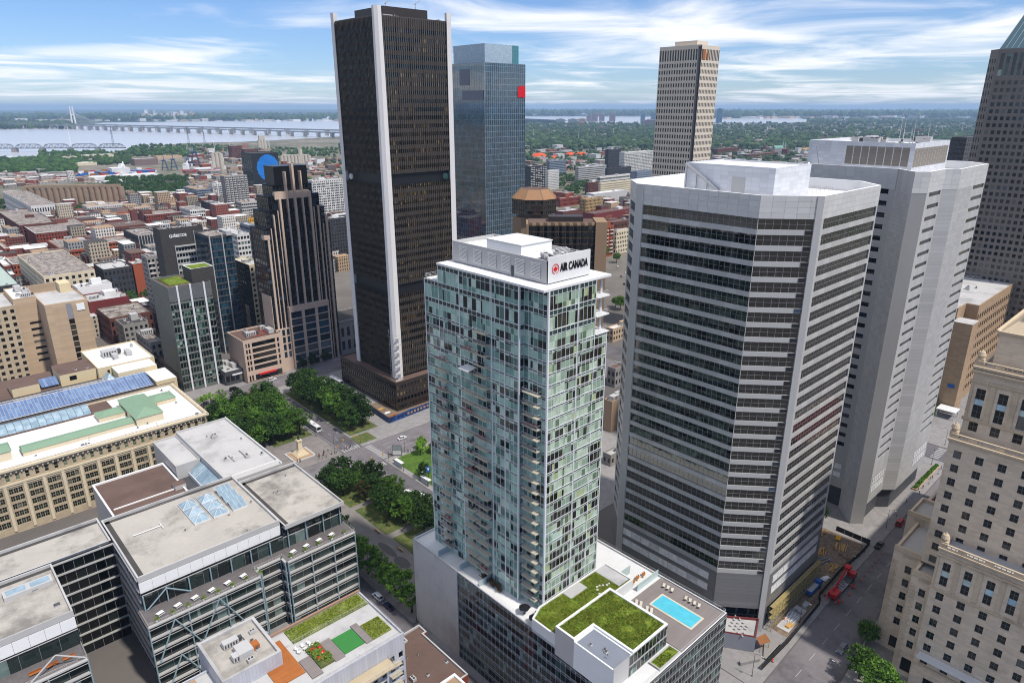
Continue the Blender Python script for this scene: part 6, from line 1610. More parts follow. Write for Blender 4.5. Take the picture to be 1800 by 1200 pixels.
for q_ in ((dx0 + 9, dx1 - 12, dy0 - .3, dy0 + 2.6, 104.2, 108.4), (dx0 - .3, dx0 + 3, dy0 - 1, dy0 + 3, 82, 84.6), (dx0 - .3, dx0 + .1, dy0, dy0 + 13, 18, 48)): q = MB(); q.box(*q_); q.build('stone_band', m_pinkst, DT)
pv.finish(DT, 'window', 'window_field', 200, 4.5); wb.build('dark_shaft', M('black_cladding', '141417', .35, .1, .3, .5), DT)
wb, pv = MB(), Panes()
punch(wb, pv, (dx0 + 9, dy0 - 3), (dx1 - 7, dy0 - 3), 5, 37, 3, 7, .8, .9, 'blue', .5); blank(wb, (dx0 + 9, dy0 - 3), (dx1 - 7, dy0 - 3), 37, 40); blank(wb, (dx0 + 9, dy0), (dx0 + 9, dy0 - 3), 0, 40); blank(wb, (dx1 - 7, dy0 - 3), (dx1 - 7, dy0), 0, 40); wb.ngon([(dx0 + 9, dy0 - 3, 40), (dx1 - 7, dy0 - 3, 40), (dx1 - 7, dy0, 40), (dx0 + 9, dy0, 40)])
punch(wb, pv, (dx0 + 9, dy0 - 3), (dx1 - 7, dy0 - 3), 0, 5, 3, 1, .8, .8, 'navy', .5)
punch(wb, pv, (dx0, dy0 - 1.6), (dx0 + 8.95, dy0 - 1.6), 8, 27, 3, 4, .6, .85, 'blue', .4); blank(wb, (dx0, dy0 - 1.6), (dx0 + 8.95, dy0 - 1.6), 0, 8); blank(wb, (dx0, dy0), (dx0, dy0 - 1.6), 0, 27); wb.ngon([(dx0, dy0 - 1.6, 27), (dx0 + 8.95, dy0 - 1.6, 27), (dx0 + 8.95, dy0, 27), (dx0, dy0, 27)])
pv.finish(DT, 'portal_window', 'portal_window_field', 60, 4); wb.build('stone_portal', m_pinkst, DT)
AN = thing('arcaded_bank', 'low pale stone bank front with arches beside the black stepped tower', 'building', (216, 392, 0))
wb, pv = MB(), Panes(); punch(wb, pv, (206.4, 386), (232, 386), 2, 20, 6, 2, .5, .7, 'plain', .6); blank(wb, (206.4, 386), (232, 386), 0, 2); blank(wb, (206.4, 386), (232, 386), 20, 23); blank(wb, (206.4, 410), (206.4, 386), 0, 23); blank(wb, (232, 386), (232, 410), 0, 23); blank(wb, (232, 410), (206.4, 410), 0, 23); flatroof(wb, rect(206.4, 232, 386, 410), 23.2, .8, .5, 0, 1)
pv.finish(AN, 'window', 'window_field', 20, 4); wb.build('walls', [m_gstone, m_roofdark], AN)
mb = MB(); cornice(mb, (206.2, 386), (232, 386), 23.3, 1.2, .9); mb.build('cornice', m_gstone, AN)

# tan precast block, left edge
TB = thing('precast_building', 'windowless tan precast building with a vertical window strip and a small white sign', 'building', (65, 480, 0))
wb, pv = MB(), Panes(); z = 49
x0, x1, y0, y1, xm, ys = 49, 82, 456, 512, 60.5, 479
blank(wb, (x0, y1), (x0, ys), 0, z); us = [0, 5.6, 11.2, 11.5]
zs = [0] + [v for k in range(7) for v in (9 + k * 3.9, 10.6 + k * 3.9)] + [z]
pv.cells(wall(wb, (x0, ys), (xm, ys), us, zs, lambda i, j: i == 1 and j % 2 == 1, .3), 'plain')
blank(wb, (xm, ys), (xm, y0), 0, z - 1)
zs = [0] + [v for k in range(12) for v in (3 + k * 3.5, 6.1 + k * 3.5)] + [z - 1]
pv.cells(wall(wb, (xm, y0), (x1, y0), [0, 10.3, 13.2, 21.5], zs, lambda i, j: i == 1 and j % 2 == 1, .3), 'plain')
blank(wb, (x1, y0), (x1, y1), 0, z); blank(wb, (x1, y1), (x0, y1), 0, z)
flatroof(wb, [(xm, y0), (x1, y0), (x1, y1 - 20), (xm, y1 - 20)], z - 1, .4, .5, 0, 1); flatroof(wb, [(x0, ys), (xm - .01, ys), (xm - .01, y1), (x0, y1)], z, .4, .5, 0, 2); blank(wb, (xm, y1 - 20), (xm, ys), z - 1, z)
pv.finish(TB, 'window', 'window_field', 40, 3); wb.build('walls', [m_tan, m_rooflt, m_white], TB)
mb = MB(); mb.box(x1 - 6, x1 - 2, y0 - .4, y0 - .05, z - 7, z - 3); mb.build('white_sign', m_letterw, TB)
mb = MB(); mb.box(70.8, 73.6, y0 - .12, y0 - .02, z - 11, z - 2); mb.build('louvre', m_grey, TB)
mb = MB(); mb.prism(rect(74, 80, 484, 496), z - 2, z + 4); mb.build('roof_house', m_cream, TB); units(TB, 51, 59, 482, 508, z - .4, 8, 71, (0, 1, 2, 5), 1.2)
block('buff_office_building', 'old buff stone office building with punched windows, cut by the left picture edge', 'building', 46, (-30, 545), -90, 26, m_class, m_rooflt, 11, 'plain', 3.4, .5, .55, nunits=0, depth=40)

# Quebecor pair
QB = thing('media_tower', 'dark stone and glass tower with white lettering near the roof', 'tower', (150, 478, 0))
wb, pv = MB(), Panes(); x0, x1, y0, y1, z = 133.5, 160.5, 477, 491, 80
blank(wb, (x0, y1), (x0, y0), 0, z, 0); xg = x0 + 8
blank(wb, (x0, y0), (xg, y0), 0, z); punch(wb, pv, (xg, y0), (x1 - 6, y0), 4, 68, 7, 16, .9, .6, 'greeng', .2, 1); blank(wb, (xg, y0), (x1 - 6, y0), 68, z); blank(wb, (xg, y0), (x1 - 6, y0), 0, 4)
punch(wb, pv, (x1 - 6, y0), (x1, y0), 4, 76, 2, 18, .92, .8, 'navy', .2); blank(wb, (x1 - 6, y0), (x1, y0), 76, z); blank(wb, (x1 - 6, y0), (x1, y0), 0, 4)
blank(wb, (x1, y0), (x1, y1), 0, z); blank(wb, (x1, y1), (x0, y1), 0, z); flatroof(wb, rect(x0, x1, y0, y1), z + .1, .8, .5, 0, 2)
pv.finish(QB, 'window', 'window_field', 140, 4.5); wb.build('walls', [m_dstone, m_lgrey, m_roofmix], QB)
mb = MB(); mb.box(xg - .4, xg, y0 - 1.2, y0 - .02, 4, 69); mb.box(x1 - 6.4, x1 - 5.8, y0 - 1, y0 - .02, 0, 77); mb.box(x1 - .1, x1 + .4, y0 - 1, y0 + 3, 0, 82); mb.box(xg, x1 - 6.4, y0 - 1.2, y0 - .02, 67.6, 68.4); mb.build('white_fin', m_lgrey, QB)
put_text(TXT['queb'], QB, x0 + 5.2, y0 - .15, 74.2, 0, .82, label='white lettering near the roof')
units(QB, x0 + 2, x1 - 2, y0 + 3, y1 - 4, z - .7, 7, 81, (0, 1, 2, 5), 1.2)
t, x0, x1, y0, y1 = block('blue_glass_tower', 'slim blue-grey glass tower with white edges beside the lettered dark tower', 'tower', 78, (367, 416), 360, 407, m_dgrey, m_roofmix, 18, 'blue', 2.2, .94, .82, nunits=3, maxp=150, minpx=4.5, depth=26)
for xx in (x0, x0 + (x1 - x0) * .55): 
 mb = MB(); mb.box(xx - .3, xx + .3, y0 - .9, y0 - .05, 0, 79); mb.build('white_fin', m_lgrey, t)
# ------------------------------------------------------------------ old town and beyond, block by block
m_dk2 = M('charcoal_brick', '3b3a3c', .85, .1, .2)
m_wh2 = M('white_brick', 'd0ccc6', .85, .08, .2)
m_bg2 = M('blue_grey_panel', '7d8794', .6, .08, .2)
m_teal2 = M('teal_mid_panel', '8fa6a2', .5, .08, .2)
m_silo = M('silo_concrete', '9a836c', .9, .14, .1, .1, streak=.6, stain=.3)
OLD = [
 ('brick_warehouse', 'long dark red brick warehouse with white penthouse terraces at the left edge', 24, (33, 396), -6, 100, m_brick3, m_roofmix, 5),
 ('brick_warehouse', 'red brick warehouse in front of the long dark warehouse, with gridded brick front', 22, (62, 410), 34, 166, m_brick, m_roofmix, 5),
 ('terraced_apartments', 'red and white terraced apartment block with balconies in rows', 24, (112, 441), 82, 178, m_brick2, m_roofmix, 6),
 ('brick_apartments', 'bright red brick apartment block with pale balcony bands', 27, (190, 425), 176, 236, m_brick2, m_roofmix, 6),
 ('brown_roofed_warehouse', 'wide brick warehouse with a plain brown roof below the white stepped house', 16, (155, 378), 130, 240, m_brick2, m_roofbrown, 3),
 ('stepped_house', 'white stepped concrete house behind the wide brown-roofed warehouse', 20, (152, 363), 144, 216, m_wh2, m_rooftan, 4),
 ('brown_roofed_warehouse', 'brick warehouse with brown roof and white roof house in front of the wide one', 18, (176, 402), 158, 264, m_brick3, m_roofbrown, 3),
 ('arched_brick_building', 'red brick building with rows of small pale-headed windows and a cluttered roof', 20, (256, 378), 241, 318, m_brick, m_roofmix, 4),
 ('glazed_loft_building', 'white framed loft building with large green-glass windows', 26, (334, 369), 315, 360, m_wh2, m_roofmix, 5),
 ('dark_terraced_flats', 'dark grey flats with stepped balconies near the yellow block', 27, (377, 359), 352, 398, m_dk2, m_roofmix, 6),
 ('parking_structure', 'blue-grey metal parking structure by the park trees', 22, (345, 333), 322, 371, m_bg2, m_rooftan, 5),
 ('white_flats', 'narrow white block of flats beside the parking structure', 30, (373, 323), 366, 391, m_wh2, m_rooflt, 8),
 ('residential_tower', 'grey gridded residential tower below the black building with the blue disc', 50, (394, 310), 387, 434, m_gstone, m_roofgrey, 14),
 ('office_slab', 'silver horizontal-banded office slab left of the black stepped tower', 24, (424, 356), 414, 456, m_lgrey, m_rooftan, 5),
 ('yellow_block', 'low bright yellow block behind the dark flats', 12, (396, 388), 390, 446, M('yellow_cladding', 'd8a018', .7), m_roofbrown, 2),
 ('finned_office', 'black office block with white vertical fins in front of the brown roofs', 34, (243, 415), 216, 282, m_dk2, m_roofmix, 6),
 ('grey_residential_slab', 'narrow grey gridded residential slab beside the lettered dark tower', 56, (257, 452), 247, 286, m_gstone, m_roofmix, 15),
 ('orange_brick_house', 'tall orange-red brick house with white roof left of the grey slab', 30, (233, 463), 226, 251, m_brick2, m_white, 0),
 ('black_flat_block', 'black glazed block with white gravel roof behind the beige courtyard building', 28, (181, 474), 164, 231, m_dk2, m_rooflt, 5),
 ('courtyard_building', 'beige stone building with courtyard wings and a row of square windows', 30, (76, 486), 30, 166, m_classl, m_roofmix, 6),
 ('white_plant_block', 'blank white metal block behind the tan precast building', 27, (136, 506), 128, 196, m_whitep, m_rooflt, 0),
 ('maroon_block', 'windowless maroon block with cluttered white roof', 24, (156, 531), 140, 226, m_maroon, m_rooflt, 0),
 ('dark_brick_hall', 'dark brick hall with a jumble of roof plant behind the small grey bank', 20, (192, 560), 168, 268, m_brick3, m_roofmix, 3),
 ('small_grey_bank', 'small grey stone building with dark flat roof and paired windows', 21, (216, 572), 202, 260, m_gstone, m_roofdark, 5),
 ('grey_corner_house', 'grey concrete corner house left of the grey-green glass block', 19, (264, 602), 238, 284, m_gstone, m_roofmix, 4),
 ('white_gridded_office', 'white gridded office building right of the slim blue tower', 45, (416, 412), 384, 438, m_wh2, m_rooflt, 9),
 ('grey_banded_office', 'grey banded office building left of the black stepped tower', 44, (444, 398), 421, 458, m_bg2, m_rooflt, 9),
 ('cream_apartment_tower', 'apartment tower with dark stone flank and cream balcony side', 56, (438, 466), 409, 463, m_cream, m_rooflt, 15),
 ('white_stone_annex', 'small white stone house at the foot of the cream apartment tower', 26, (436, 538), 431, 464, m_classl, m_roofmix, 5),
 ('tall_dark_flats', 'dark glass flats right of the black stepped tower', 50, (575, 385), 566, 612, m_dk2, m_rooflt, 14),
 ('glass_condominium', 'white and green chequered condominium tower right of the black stepped tower', 60, (548, 317), 540, 602, m_wh2, m_roofmix, 17),
 ('orange_brick_row', 'orange brick row house with balconies at the left edge', 24, (8, 436), -25, 17, m_brick2, m_roofmix, 6),
 ('white_roof_house', 'red house with bright white roof at the left edge', 18, (6, 468), -30, 32, m_brick, m_white, 4),
 ('brick_house', 'small red brick house with patched roof left of the beige courtyard building', 20, (22, 464), 8, 52, m_brick2, m_roofmix, 4),
 ('green_copper_house', 'low dark house with pale green roof at the left edge', 17, (0, 503), -40, 34, m_dk2, M('pale_green_roof', 'a9b8ae', .8), 3),
 ('white_terrace_block', 'white framed terraces above the long dark red warehouse', 31, (54, 362), 4, 99, m_wh2, m_roofmix, 3),
 # right of centre
 ('dark_apartment_tower', 'dark balconied apartment tower just right of the blue glass tower', 45, (932, 292), 922, 961, m_dk2, m_rooflt, 13),
 ('white_green_flats', 'slim white flats with green glass right of the dark apartment tower', 37, (964, 300), 959, 983, m_wh2, m_rooflt, 11),
 ('navy_flats', 'low navy-blue flats behind the dark apartment tower', 33, (966, 283), 961, 995, m_bg2, m_rooflt, 8),
 ('white_office_building', 'broad white and grey banded office building with stepped penthouses', 34, (1017, 294), 1011, 1066, m_lgrey, m_rooflt, 8),
 ('black_tower', 'small black tower beside the white banded flats', 56, (1070, 263), 1064, 1092, m_dk2, m_dgrey, 15),
 ('white_flats', 'tall white gridded flats left of the pale grid tower', 54, (1098, 268), 1089, 1150, m_wh2, m_rooflt, 15),
 ('dark_low_flats', 'low dark flats in front of the small black tower', 34, (1068, 296), 1064, 1110, m_dk2, m_dgrey, 8),
 ('dark_corner_flats', 'dark navy corner flats at the foot of the tall white flats', 34, (1120, 302), 1108, 1150, m_bg2, m_dgrey, 8),
 ('white_gallery_block', 'white block with open galleries in front of the low dark flats', 22, (1055, 311), 1049, 1112, m_wh2, m_rooflt, 3),
 ('cream_row', 'cream and white row of flats left of the silver tower', 25, (1056, 322), 1052, 1124, m_classl, m_rooflt, 6),
 ('brick_row', 'dark red brick row left of the cream flats', 23, (1034, 321), 1029, 1053, m_brick3, m_roofmix, 6),
 ('brick_workshop', 'small orange-red brick workshop right of the faceted brown drum', 15, (994, 339), 972, 1009, m_brick2, m_roofmix, 2),
 ('brick_workshop', 'low red workshop with pale roof below the orange-red one', 14, (985, 349), 978, 1022, m_brick, m_rooflt, 2),
 ('tan_plant_building', 'tan brick building with silver rooftop tanks', 26, (1030, 350), 1019, 1060, M('tan_brick', 'a88a5e', .9), m_rooftan, 5),
 ('white_shed', 'large white-roofed shed behind the tan building', 15, (1044, 341), 1030, 1103, m_lgrey, m_white, 0),
 ('grey_roof_hall', 'low hall with wide grey roof right of the faceted drum', 15, (990, 372), 975, 1022, m_brick3, m_rooflt, 0),
 ('station_hall', 'very broad low hall with brown roof and maroon walls', 19, (1045, 376), 1024, 1150, m_maroon, m_roofbrown, 0),
 ('brown_hall', 'dark brown hall in front of the broad maroon hall', 17, (1078, 391), 1060, 1160, m_brick3, m_roofbrown, 2),
 ('red_white_flats', 'red and white flats with stacked balconies left of the silver tower', 34, (1062, 398), 1055, 1079, m_brick2, m_rooflt, 8),
 ('white_roof_shed', 'low shed with bright white roof seen between glass tower and silver tower', 10, (1078, 578), 1066, 1128, m_tan, m_white, 2),
 ('brown_roof_hall', 'small brown-roofed hall between the two towers below the white shed', 12, (1082, 648), 1068, 1122, m_gstone, m_roofbrown, 2),
 ('tan_annex', 'blank tan annex with white roof between the two towers', 17, (1076, 706), 1062, 1112, M('tan_annex_wall', 'a38a72', .9, .1, .2, streak=.3), m_white, 0),
 ('grey_roof_annex', 'low grey-roofed annex beside the trees between the two towers', 6, (1074, 800), 1060, 1108, m_gstone, m_rooflt, 1),
 ('cream_heritage_flats', 'cream stone flats with arched top windows left of the silver tower', 26, (1084, 406), 1076, 1108, m_classl, m_rooflt, 5),
]
rs = random.Random(99)
for k, (nm, lab, z, N, Lp, Rp, wm, rm, nf) in enumerate(OLD):
 sty = {'m_wh2': 'greeng'}.get(wm.name, 'greeng' if wm in (m_wh2, m_teal2) else ('navy' if wm in (m_dk2, m_bg2) else 'plain'))
 bands = nm in ('office_slab', 'parking_structure', 'white_office_building', 'grey_banded_office', 'terraced_apartments', 'brick_apartments', 'white_gallery_block', 'navy_flats')
 t, x0, x1, y0, y1 = block(nm, lab, 'building', z, N, Lp, Rp, wm, rm, nf, sty, 2.9 if nm != 'courtyard_building' else 4.2, .86 if bands else (.72 if nm in ('glazed_loft_building', 'white_gridded_office') else .5), .5 if bands else .55, nunits=rs.randint(3, 7), seed=k, trim=(m_wh2 if wm in (m_brick, m_brick2) and k % 2 else None), maxp=24, minpx=5, wallW=(m_dk2 if nm == 'cream_apartment_tower' else None))
 d_ = dist(x0, y0, z)
 if nm in ('terraced_apartments', 'brick_apartments', 'residential_tower', 'grey_residential_slab', 'red_white_flats', 'cream_apartment_tower', 'dark_terraced_flats', 'white_flats', 'dark_apartment_tower', 'glass_condominium'):
  bm_ = MB(); n_ = max(2, int((x1 - x0) / 6)); fh = (z - 2) / max(nf, 1)
  for f_ in range(1, nf):
   for i in range(n_):
    if rs.random() < .15: continue
    a = x0 + (x1 - x0) * (i + .2) / n_; b = x0 + (x1 - x0) * (i + .8) / n_
    bm_.box(a, b, y0 - 1.4, y0, .8 + fh * f_ - .2, .8 + fh * f_ + .05); bm_.box(a, b, y0 - 1.4, y0 - 1.3, .8 + fh * f_ + .05, .8 + fh * f_ + 1.0)
  bm_.build('balcony_field', m_wh2 if wm is not m_cream else m_cream, t, kind='stuff')
 if rs.random() < .6 and x1 - x0 > 14:
  mb = MB(); cx_ = x0 + (x1 - x0) * rs.uniform(.25, .6); cy_ = y0 + (y1 - y0) * rs.uniform(.35, .6)
  mb.prism(rect(cx_, cx_ + min(9, (x1 - x0) * .3), cy_, cy_ + min(8, (y1 - y0) * .3)), z - .9, z + rs.uniform(2, 3.6)); mb.build('roof_house', rs.choice([wm, m_lgrey, m_white]), t)
 if nm == 'finned_office':
  mb = MB()
  for i in range(9): xx = x0 + (x1 - x0) * i / 8; mb.box(xx - .25, xx + .25, y0 - .8, y0 - .02, 0, z)
  mb.build('fin_field', m_lgrey, t, kind='stuff')

# black building with a printed blue disc
t, x0, x1, y0, y1 = block('disc_building', 'black slab building with a huge bright blue dotted disc on its front', 'building', 74, (441, 270), 423, 488, m_black, m_roofdark, 0, nunits=0)
wb = Panes(); cx_, cz_, R_ = x0 + (x1 - x0) * .58, 47, 24
n = 26
for i in range(n):
 for j in range(n):
  xx = cx_ + (i - n / 2 + .5) * 2 * R_ / n; zz = cz_ + (j - n / 2 + .5) * 2 * R_ / n
  if math.hypot((xx - cx_) * 1.12, zz - cz_) < R_: wb.add(xx, y0 - .05, zz, 0, 2 * R_ / n, 2 * R_ / n, 'bluecell')
mb = MB(); mb.ngon([(cx_ + .88 * R_ * math.cos(q), y0 - .04, cz_ + R_ * math.sin(q)) for q in [2 * math.pi * i / 40 for i in range(40)]]); mb.build('disc_backing', M('deep_blue_print', '1158a8', .4, .05, .3), t)
wb.finish(t, 'disc_tile', 'disc_tile_field', 0, 99)
mb = MB()
for i in range(5):
 for j in range(16): mb.box(x0 - .1, x0 - .02, y0 + (y1 - y0) * (i + .2) / 5, y0 + (y1 - y0) * (i + .8) / 5, 4 + j * 4.2, 6.5 + j * 4.2)
mb.build('window_field', g_navy, t, kind='stuff')

# Farine sign, flour mill and silos
def silo_row(name, label, z, px, py, n, r_, vec, mat, top=6):
 x, y = at(px, py, z); t = thing(name, label, 'silo', (x, y, 0), 0, None, True)
 for i in range(n):
  mb = MB(); mb.frustum(x + vec[0] * i * r_ * 1.9, y + vec[1] * i * r_ * 1.9, 0, z, r_, r_, 16); mb.build('silo_bin', mat, t)
 mb = MB(); e_ = (n - 1) * r_ * 1.9 + .1; obar(mb, (x, y), (x + vec[0] * e_, y + vec[1] * e_), z, z + top, r_ * .8, r_ * .8); mb.build('conveyor_house', mat, t)
 return t
silo_row('grain_silo', 'long brown concrete grain silo behind the park trees at the left', 34, 44, 331, 17, 4.6, (.83, -.56), m_silo, 4)
silo_row('grain_silo', 'pale concrete grain elevator with tall head house near the river', 32, 455, 246, 3, 6, (1, 0), M('pale_silo', 'c0b6a4', .9, .1, .1), 16)
silo_row('grain_silo', 'low pale grain silo right of the black disc building', 22, 495, 274, 9, 5, (.9, -.44), MATS['pale_silo'], 3)
silo_row('grain_silo', 'pair of pale cement silos left of the black disc building', 42, 374, 270, 3, 5, (.8, -.6), MATS['pale_silo'], 3)
silo_row('grain_silo', 'slender white silo tower near the river bank', 40, 527, 262, 1, 6, (1, 0), MATS['pale_silo'], 2)
FM = thing('flour_mill', 'red brick flour mill carrying large red roof letters on a frame', 'mill', (*at(415, 285, 0), 0))
ox, oy = at(428, 262, 34)
wb, pv = MB(), Panes()
for (dx, dy, w_, d_, z) in ((0, 0, 46, 30, 34), (-34, 10, 33.5, 24, 44), (47, 4, 22, 26, 26)):
 X0, Y0 = ox + dx, oy + dy
 punch(wb, pv, (X0, Y0 + d_), (X0, Y0), 1, z - 1, 6, 8, .45, .5, 'plain', .3); punch(wb, pv, (X0, Y0), (X0 + w_, Y0), 1, z - 1, 9, 8, .45, .5, 'plain', .3); blank(wb, (X0 + w_, Y0), (X0 + w_, Y0 + d_), 0, z); blank(wb, (X0 + w_, Y0 + d_), (X0, Y0 + d_), 0, z); wb.prism(rect(X0, X0 + w_, Y0, Y0 + d_), z - 1, z, 0, 1)
pv.finish(FM, 'window', 'window_field', 0, 99); wb.build('walls', [m_brick3, m_roofmix], FM)
a_ = math.radians(-43)
mb = MB()
for i in range(9):
 x = ox + 2 + i * 3.2 * math.cos(a_); y = oy + 20 + i * 3.2 * math.sin(a_); mb.bar((x, y, 34), (x, y, 52), .3)
for z in (36, 43.5, 50): mb.bar((ox + 2, oy + 20, z), (ox + 2 + 27 * math.cos(a_), oy + 20 + 27 * math.sin(a_), z), .25)
mb.build('sign_frame', m_dgrey, FM)
put_text(TXT['farine'], FM, ox + 3.5, oy + 18.6, 45.5, a_, 1.15, label='upper line of red roof letters'); put_text(TXT['five'], FM, ox + 2.0, oy + 20, 38.5, a_, .85, label='lower line of red roof letters')

# harbour sheds, containers, cranes, ships
HARB = [
 ('harbour_shed', 'large white and blue harbour shed by the container yard', 15, (196, 296), 188, 228, m_white, m_white),
 ('harbour_shed', 'long low white harbour shed behind the park trees', 8, (160, 312), 150, 280, m_white, m_white),
 ('warehouse', 'broad plum-grey riverside warehouse left of the harbour cranes', 18, (236, 280), 229, 277, M('plum_cladding', '7a6660', .8), m_rooflt),
 ('white_warehouse', 'white warehouse with pale roof right of the harbour cranes', 9, (345, 297), 338, 384, m_white, m_white),
 ('riverside_house', 'white riverside block by the iron bridge', 12, (14, 276), 8, 27, m_white, m_white),
 ('riverside_shed', 'long white riverside shed by the iron bridge', 6, (30, 283), 26, 62, m_white, m_white),
 ('museum_block', 'pale stepped block on the riverside park, left one', 12, (112, 276), 106, 135, m_classl, m_rooflt),
 ('museum_block', 'long pale stepped block on the riverside park, lower one', 8, (128, 287), 123, 170, m_classl, m_white),
 ('museum_block', 'low pale slab on the riverside park, behind the others', 9, (150, 273), 142, 200, m_classl, m_rooflt),
 ('river_warehouse', 'tan flat-roofed warehouse behind the harbour cranes', 9, (275, 275), 262, 320, m_tan, m_rooftan),
]
for k, (nm, lab, z, N, Lp, Rp, wm, rm) in enumerate(HARB):
 block(nm, lab, 'building', z, N, Lp, Rp, wm, rm, 0, nunits=3 if k < 4 else 0, seed=k, depth=40)
cont = {c: MB() for c in range(4)}
for c, m_ in enumerate((m_blue, m_red, m_whitep, m_orangewood)):
 mb = MB(); mb.box(0, 12, 0, 2.5, 0, 2.6)
 for i in range(12): mb.box(i + .3, i + .7, -.06, 0, .2, 2.4)
 cont[c] = mb.mesh('shipping_container', [m_])
rc = random.Random(17)
CN = ('blue', 'red', 'white', 'rust orange')
for k in range(56):
 px_ = rc.uniform(130, 268); py_ = rc.uniform(305, 313) - (px_ - 130) * .045
 x, y = at(px_, py_); c = rc.choice((0, 0, 0, 0, 1, 2, 3)) if px_ < 200 else rc.choice((0, 1, 1, 2, 2))
 lv = rc.randint(0, 2)
 for q in range(lv + 1): tag(put('shipping_container', cont[c], None, (x, y, q * 2.6), rc.choice((0, 0, .2))), CN[c] + ' shipping container stacked in the harbour yard', 'container', CN[c] + ' containers in the harbour yard')
def gantry(px_, py_, s_, lab):
 x, y = at(px_, py_); t = thing('harbour_crane', lab, 'crane', (x, y, 0), math.radians(-30), None, False)
 mb = MB()
 for sx in (-9, 9):
  mb.bar((sx, 0, 0), (sx * .35, 0, 30), 1.1); mb.bar((sx, 10, 0), (sx * .35, 10, 30), 1.1)
 mb.bar((-9, 0, 9), (9, 0, 9), .8); mb.bar((-9, 10, 9), (9, 10, 9), .8); mb.build('portal_legs', MATS['navy_steel'], t)
 mb = MB(); mb.bar((-3, 5, 30), (-3, -30, 34), 1.2); mb.bar((3, 5, 30), (3, -30, 34), 1.2); mb.bar((0, 5, 30), (0, 5, 46), 1.0); mb.bar((0, 5, 46), (0, -28, 34), .5); mb.box(-4, 4, 1, 11, 29, 33); mb.build('boom', MATS['navy_steel'], t)
 for o in t.children: o.scale = (s_, s_, s_)
M('navy_steel', '20406a', .5, .1, .3)
for k, (a, b, s_, lab) in enumerate(((290, 300, .8, 'dark blue harbour crane, left one'), (306, 299, .85, 'dark blue harbour crane, second from the left'), (331, 296, .75, 'dark blue harbour crane with lowered jib, third from the left'), (344, 294, 1.25, 'tallest dark blue harbour crane at the right'))): gantry(a, b, s_, lab)
def ship(px_, py_, lab, hull):
 x, y = at(px_, py_); t = thing('cargo_ship', lab, 'ship', (x, y, .5), math.radians(-35), None, False)
 mb = MB(); p = [(-40, -7), (30, -7), (44, 0), (30, 7), (-40, 7)]; mb.prism(p, 0, 7, 0, 1); mb.build('hull', [hull, m_grey], t)
 mb = MB(); mb.box(-38, -26, -6, 6, 7, 20); mb.box(-36, -30, -7, 7, 20, 22); mb.frustum(-28, 0, 20, 27, 2, 1.6, 10); mb.build('bridge_house', m_whitep, t)
ship(240, 304, 'cargo ship with blue hull moored beside the harbour sheds', m_blue); ship(352, 303, 'cargo ship with red hull right of the harbour cranes', m_red)
# tall crane-house building with orange side
block('harbour_tower', 'white and orange harbour control building on the quay', 'building', 24, (118, 301), 104, 129, m_wh2, m_rooflt, 6, nunits=2, depth=14)

# bridges
def deck_bridge(name, label, pts, zdeck, pier_every, width, mat, truss=False, th=3.):
 (xa, ya), (xb, yb) = pts; L_ = math.hypot(xb - xa, yb - ya); a = math.atan2(yb - ya, xb - xa)
 t = thing(name, label, 'bridge', (xa, ya, 0), a, None, False)
 mb = MB(); mb.box(0, L_, -width / 2, width / 2, zdeck - th, zdeck); mb.build('deck', mat, t)
 n = int(L_ / pier_every)
 pm = MB(); pm.prism([(-pier_every * .05, -width * .45), (pier_every * .05, -width * .45), (pier_every * .03, width * .45), (-pier_every * .03, width * .45)], -2, zdeck - th - 1); pm.box(-pier_every * .08, pier_every * .08, -width * .6, width * .6, zdeck - th - 3, zdeck - th - .02)
 me = pm.mesh('pier', [m_conc])
 for i in range(n + 1): put('pier', me, t, (i * L_ / n, 0, 0))
 return t, L_, n
p0, p1 = at(-60, 231), at(640, 253)
q0, q1 = at(-80, 221), at(610, 243)
t, L_, n = deck_bridge('road_bridge', 'long multi-span road bridge crossing the river on many piers', (q0, q1), 30, 105, 26, M('bridge_deck', '7d8288', .8, .06, .1), th=6)
t2, L2_, n2 = deck_bridge('road_bridge', 'older road bridge running just behind the long multi-span bridge', (at(-80, 219.6), at(612, 239.5)), 34, 160, 20, MATS['bridge_deck'], th=7)
# cable-stayed pylon of the far bridge
PX_, PY_ = at(131, 223)
PT = thing('bridge_pylon', 'tall white forked bridge pylon with fans of cables on the far bank', 'pylon', (PX_, PY_, 0), math.atan2(q1[1] - q0[1], q1[0] - q0[0]), None, False)
mb = MB(); mb.tube((0, -14, 0), (0, -10, 160), 8, 4, 8); mb.tube((0, 14, 0), (0, 10, 160), 8, 4, 8); mb.box(-5, 5, -12, 12, 90, 100); mb.build('mast', m_white, PT)
mb = MB()
for i in range(1, 13):
 for s_ in (-1, 1): mb.bar((0, 0, 155 - i * 4), (s_ * i * 34, 0, 34), .7)
mb.build('cable_field', m_whitep, PT, kind='stuff')
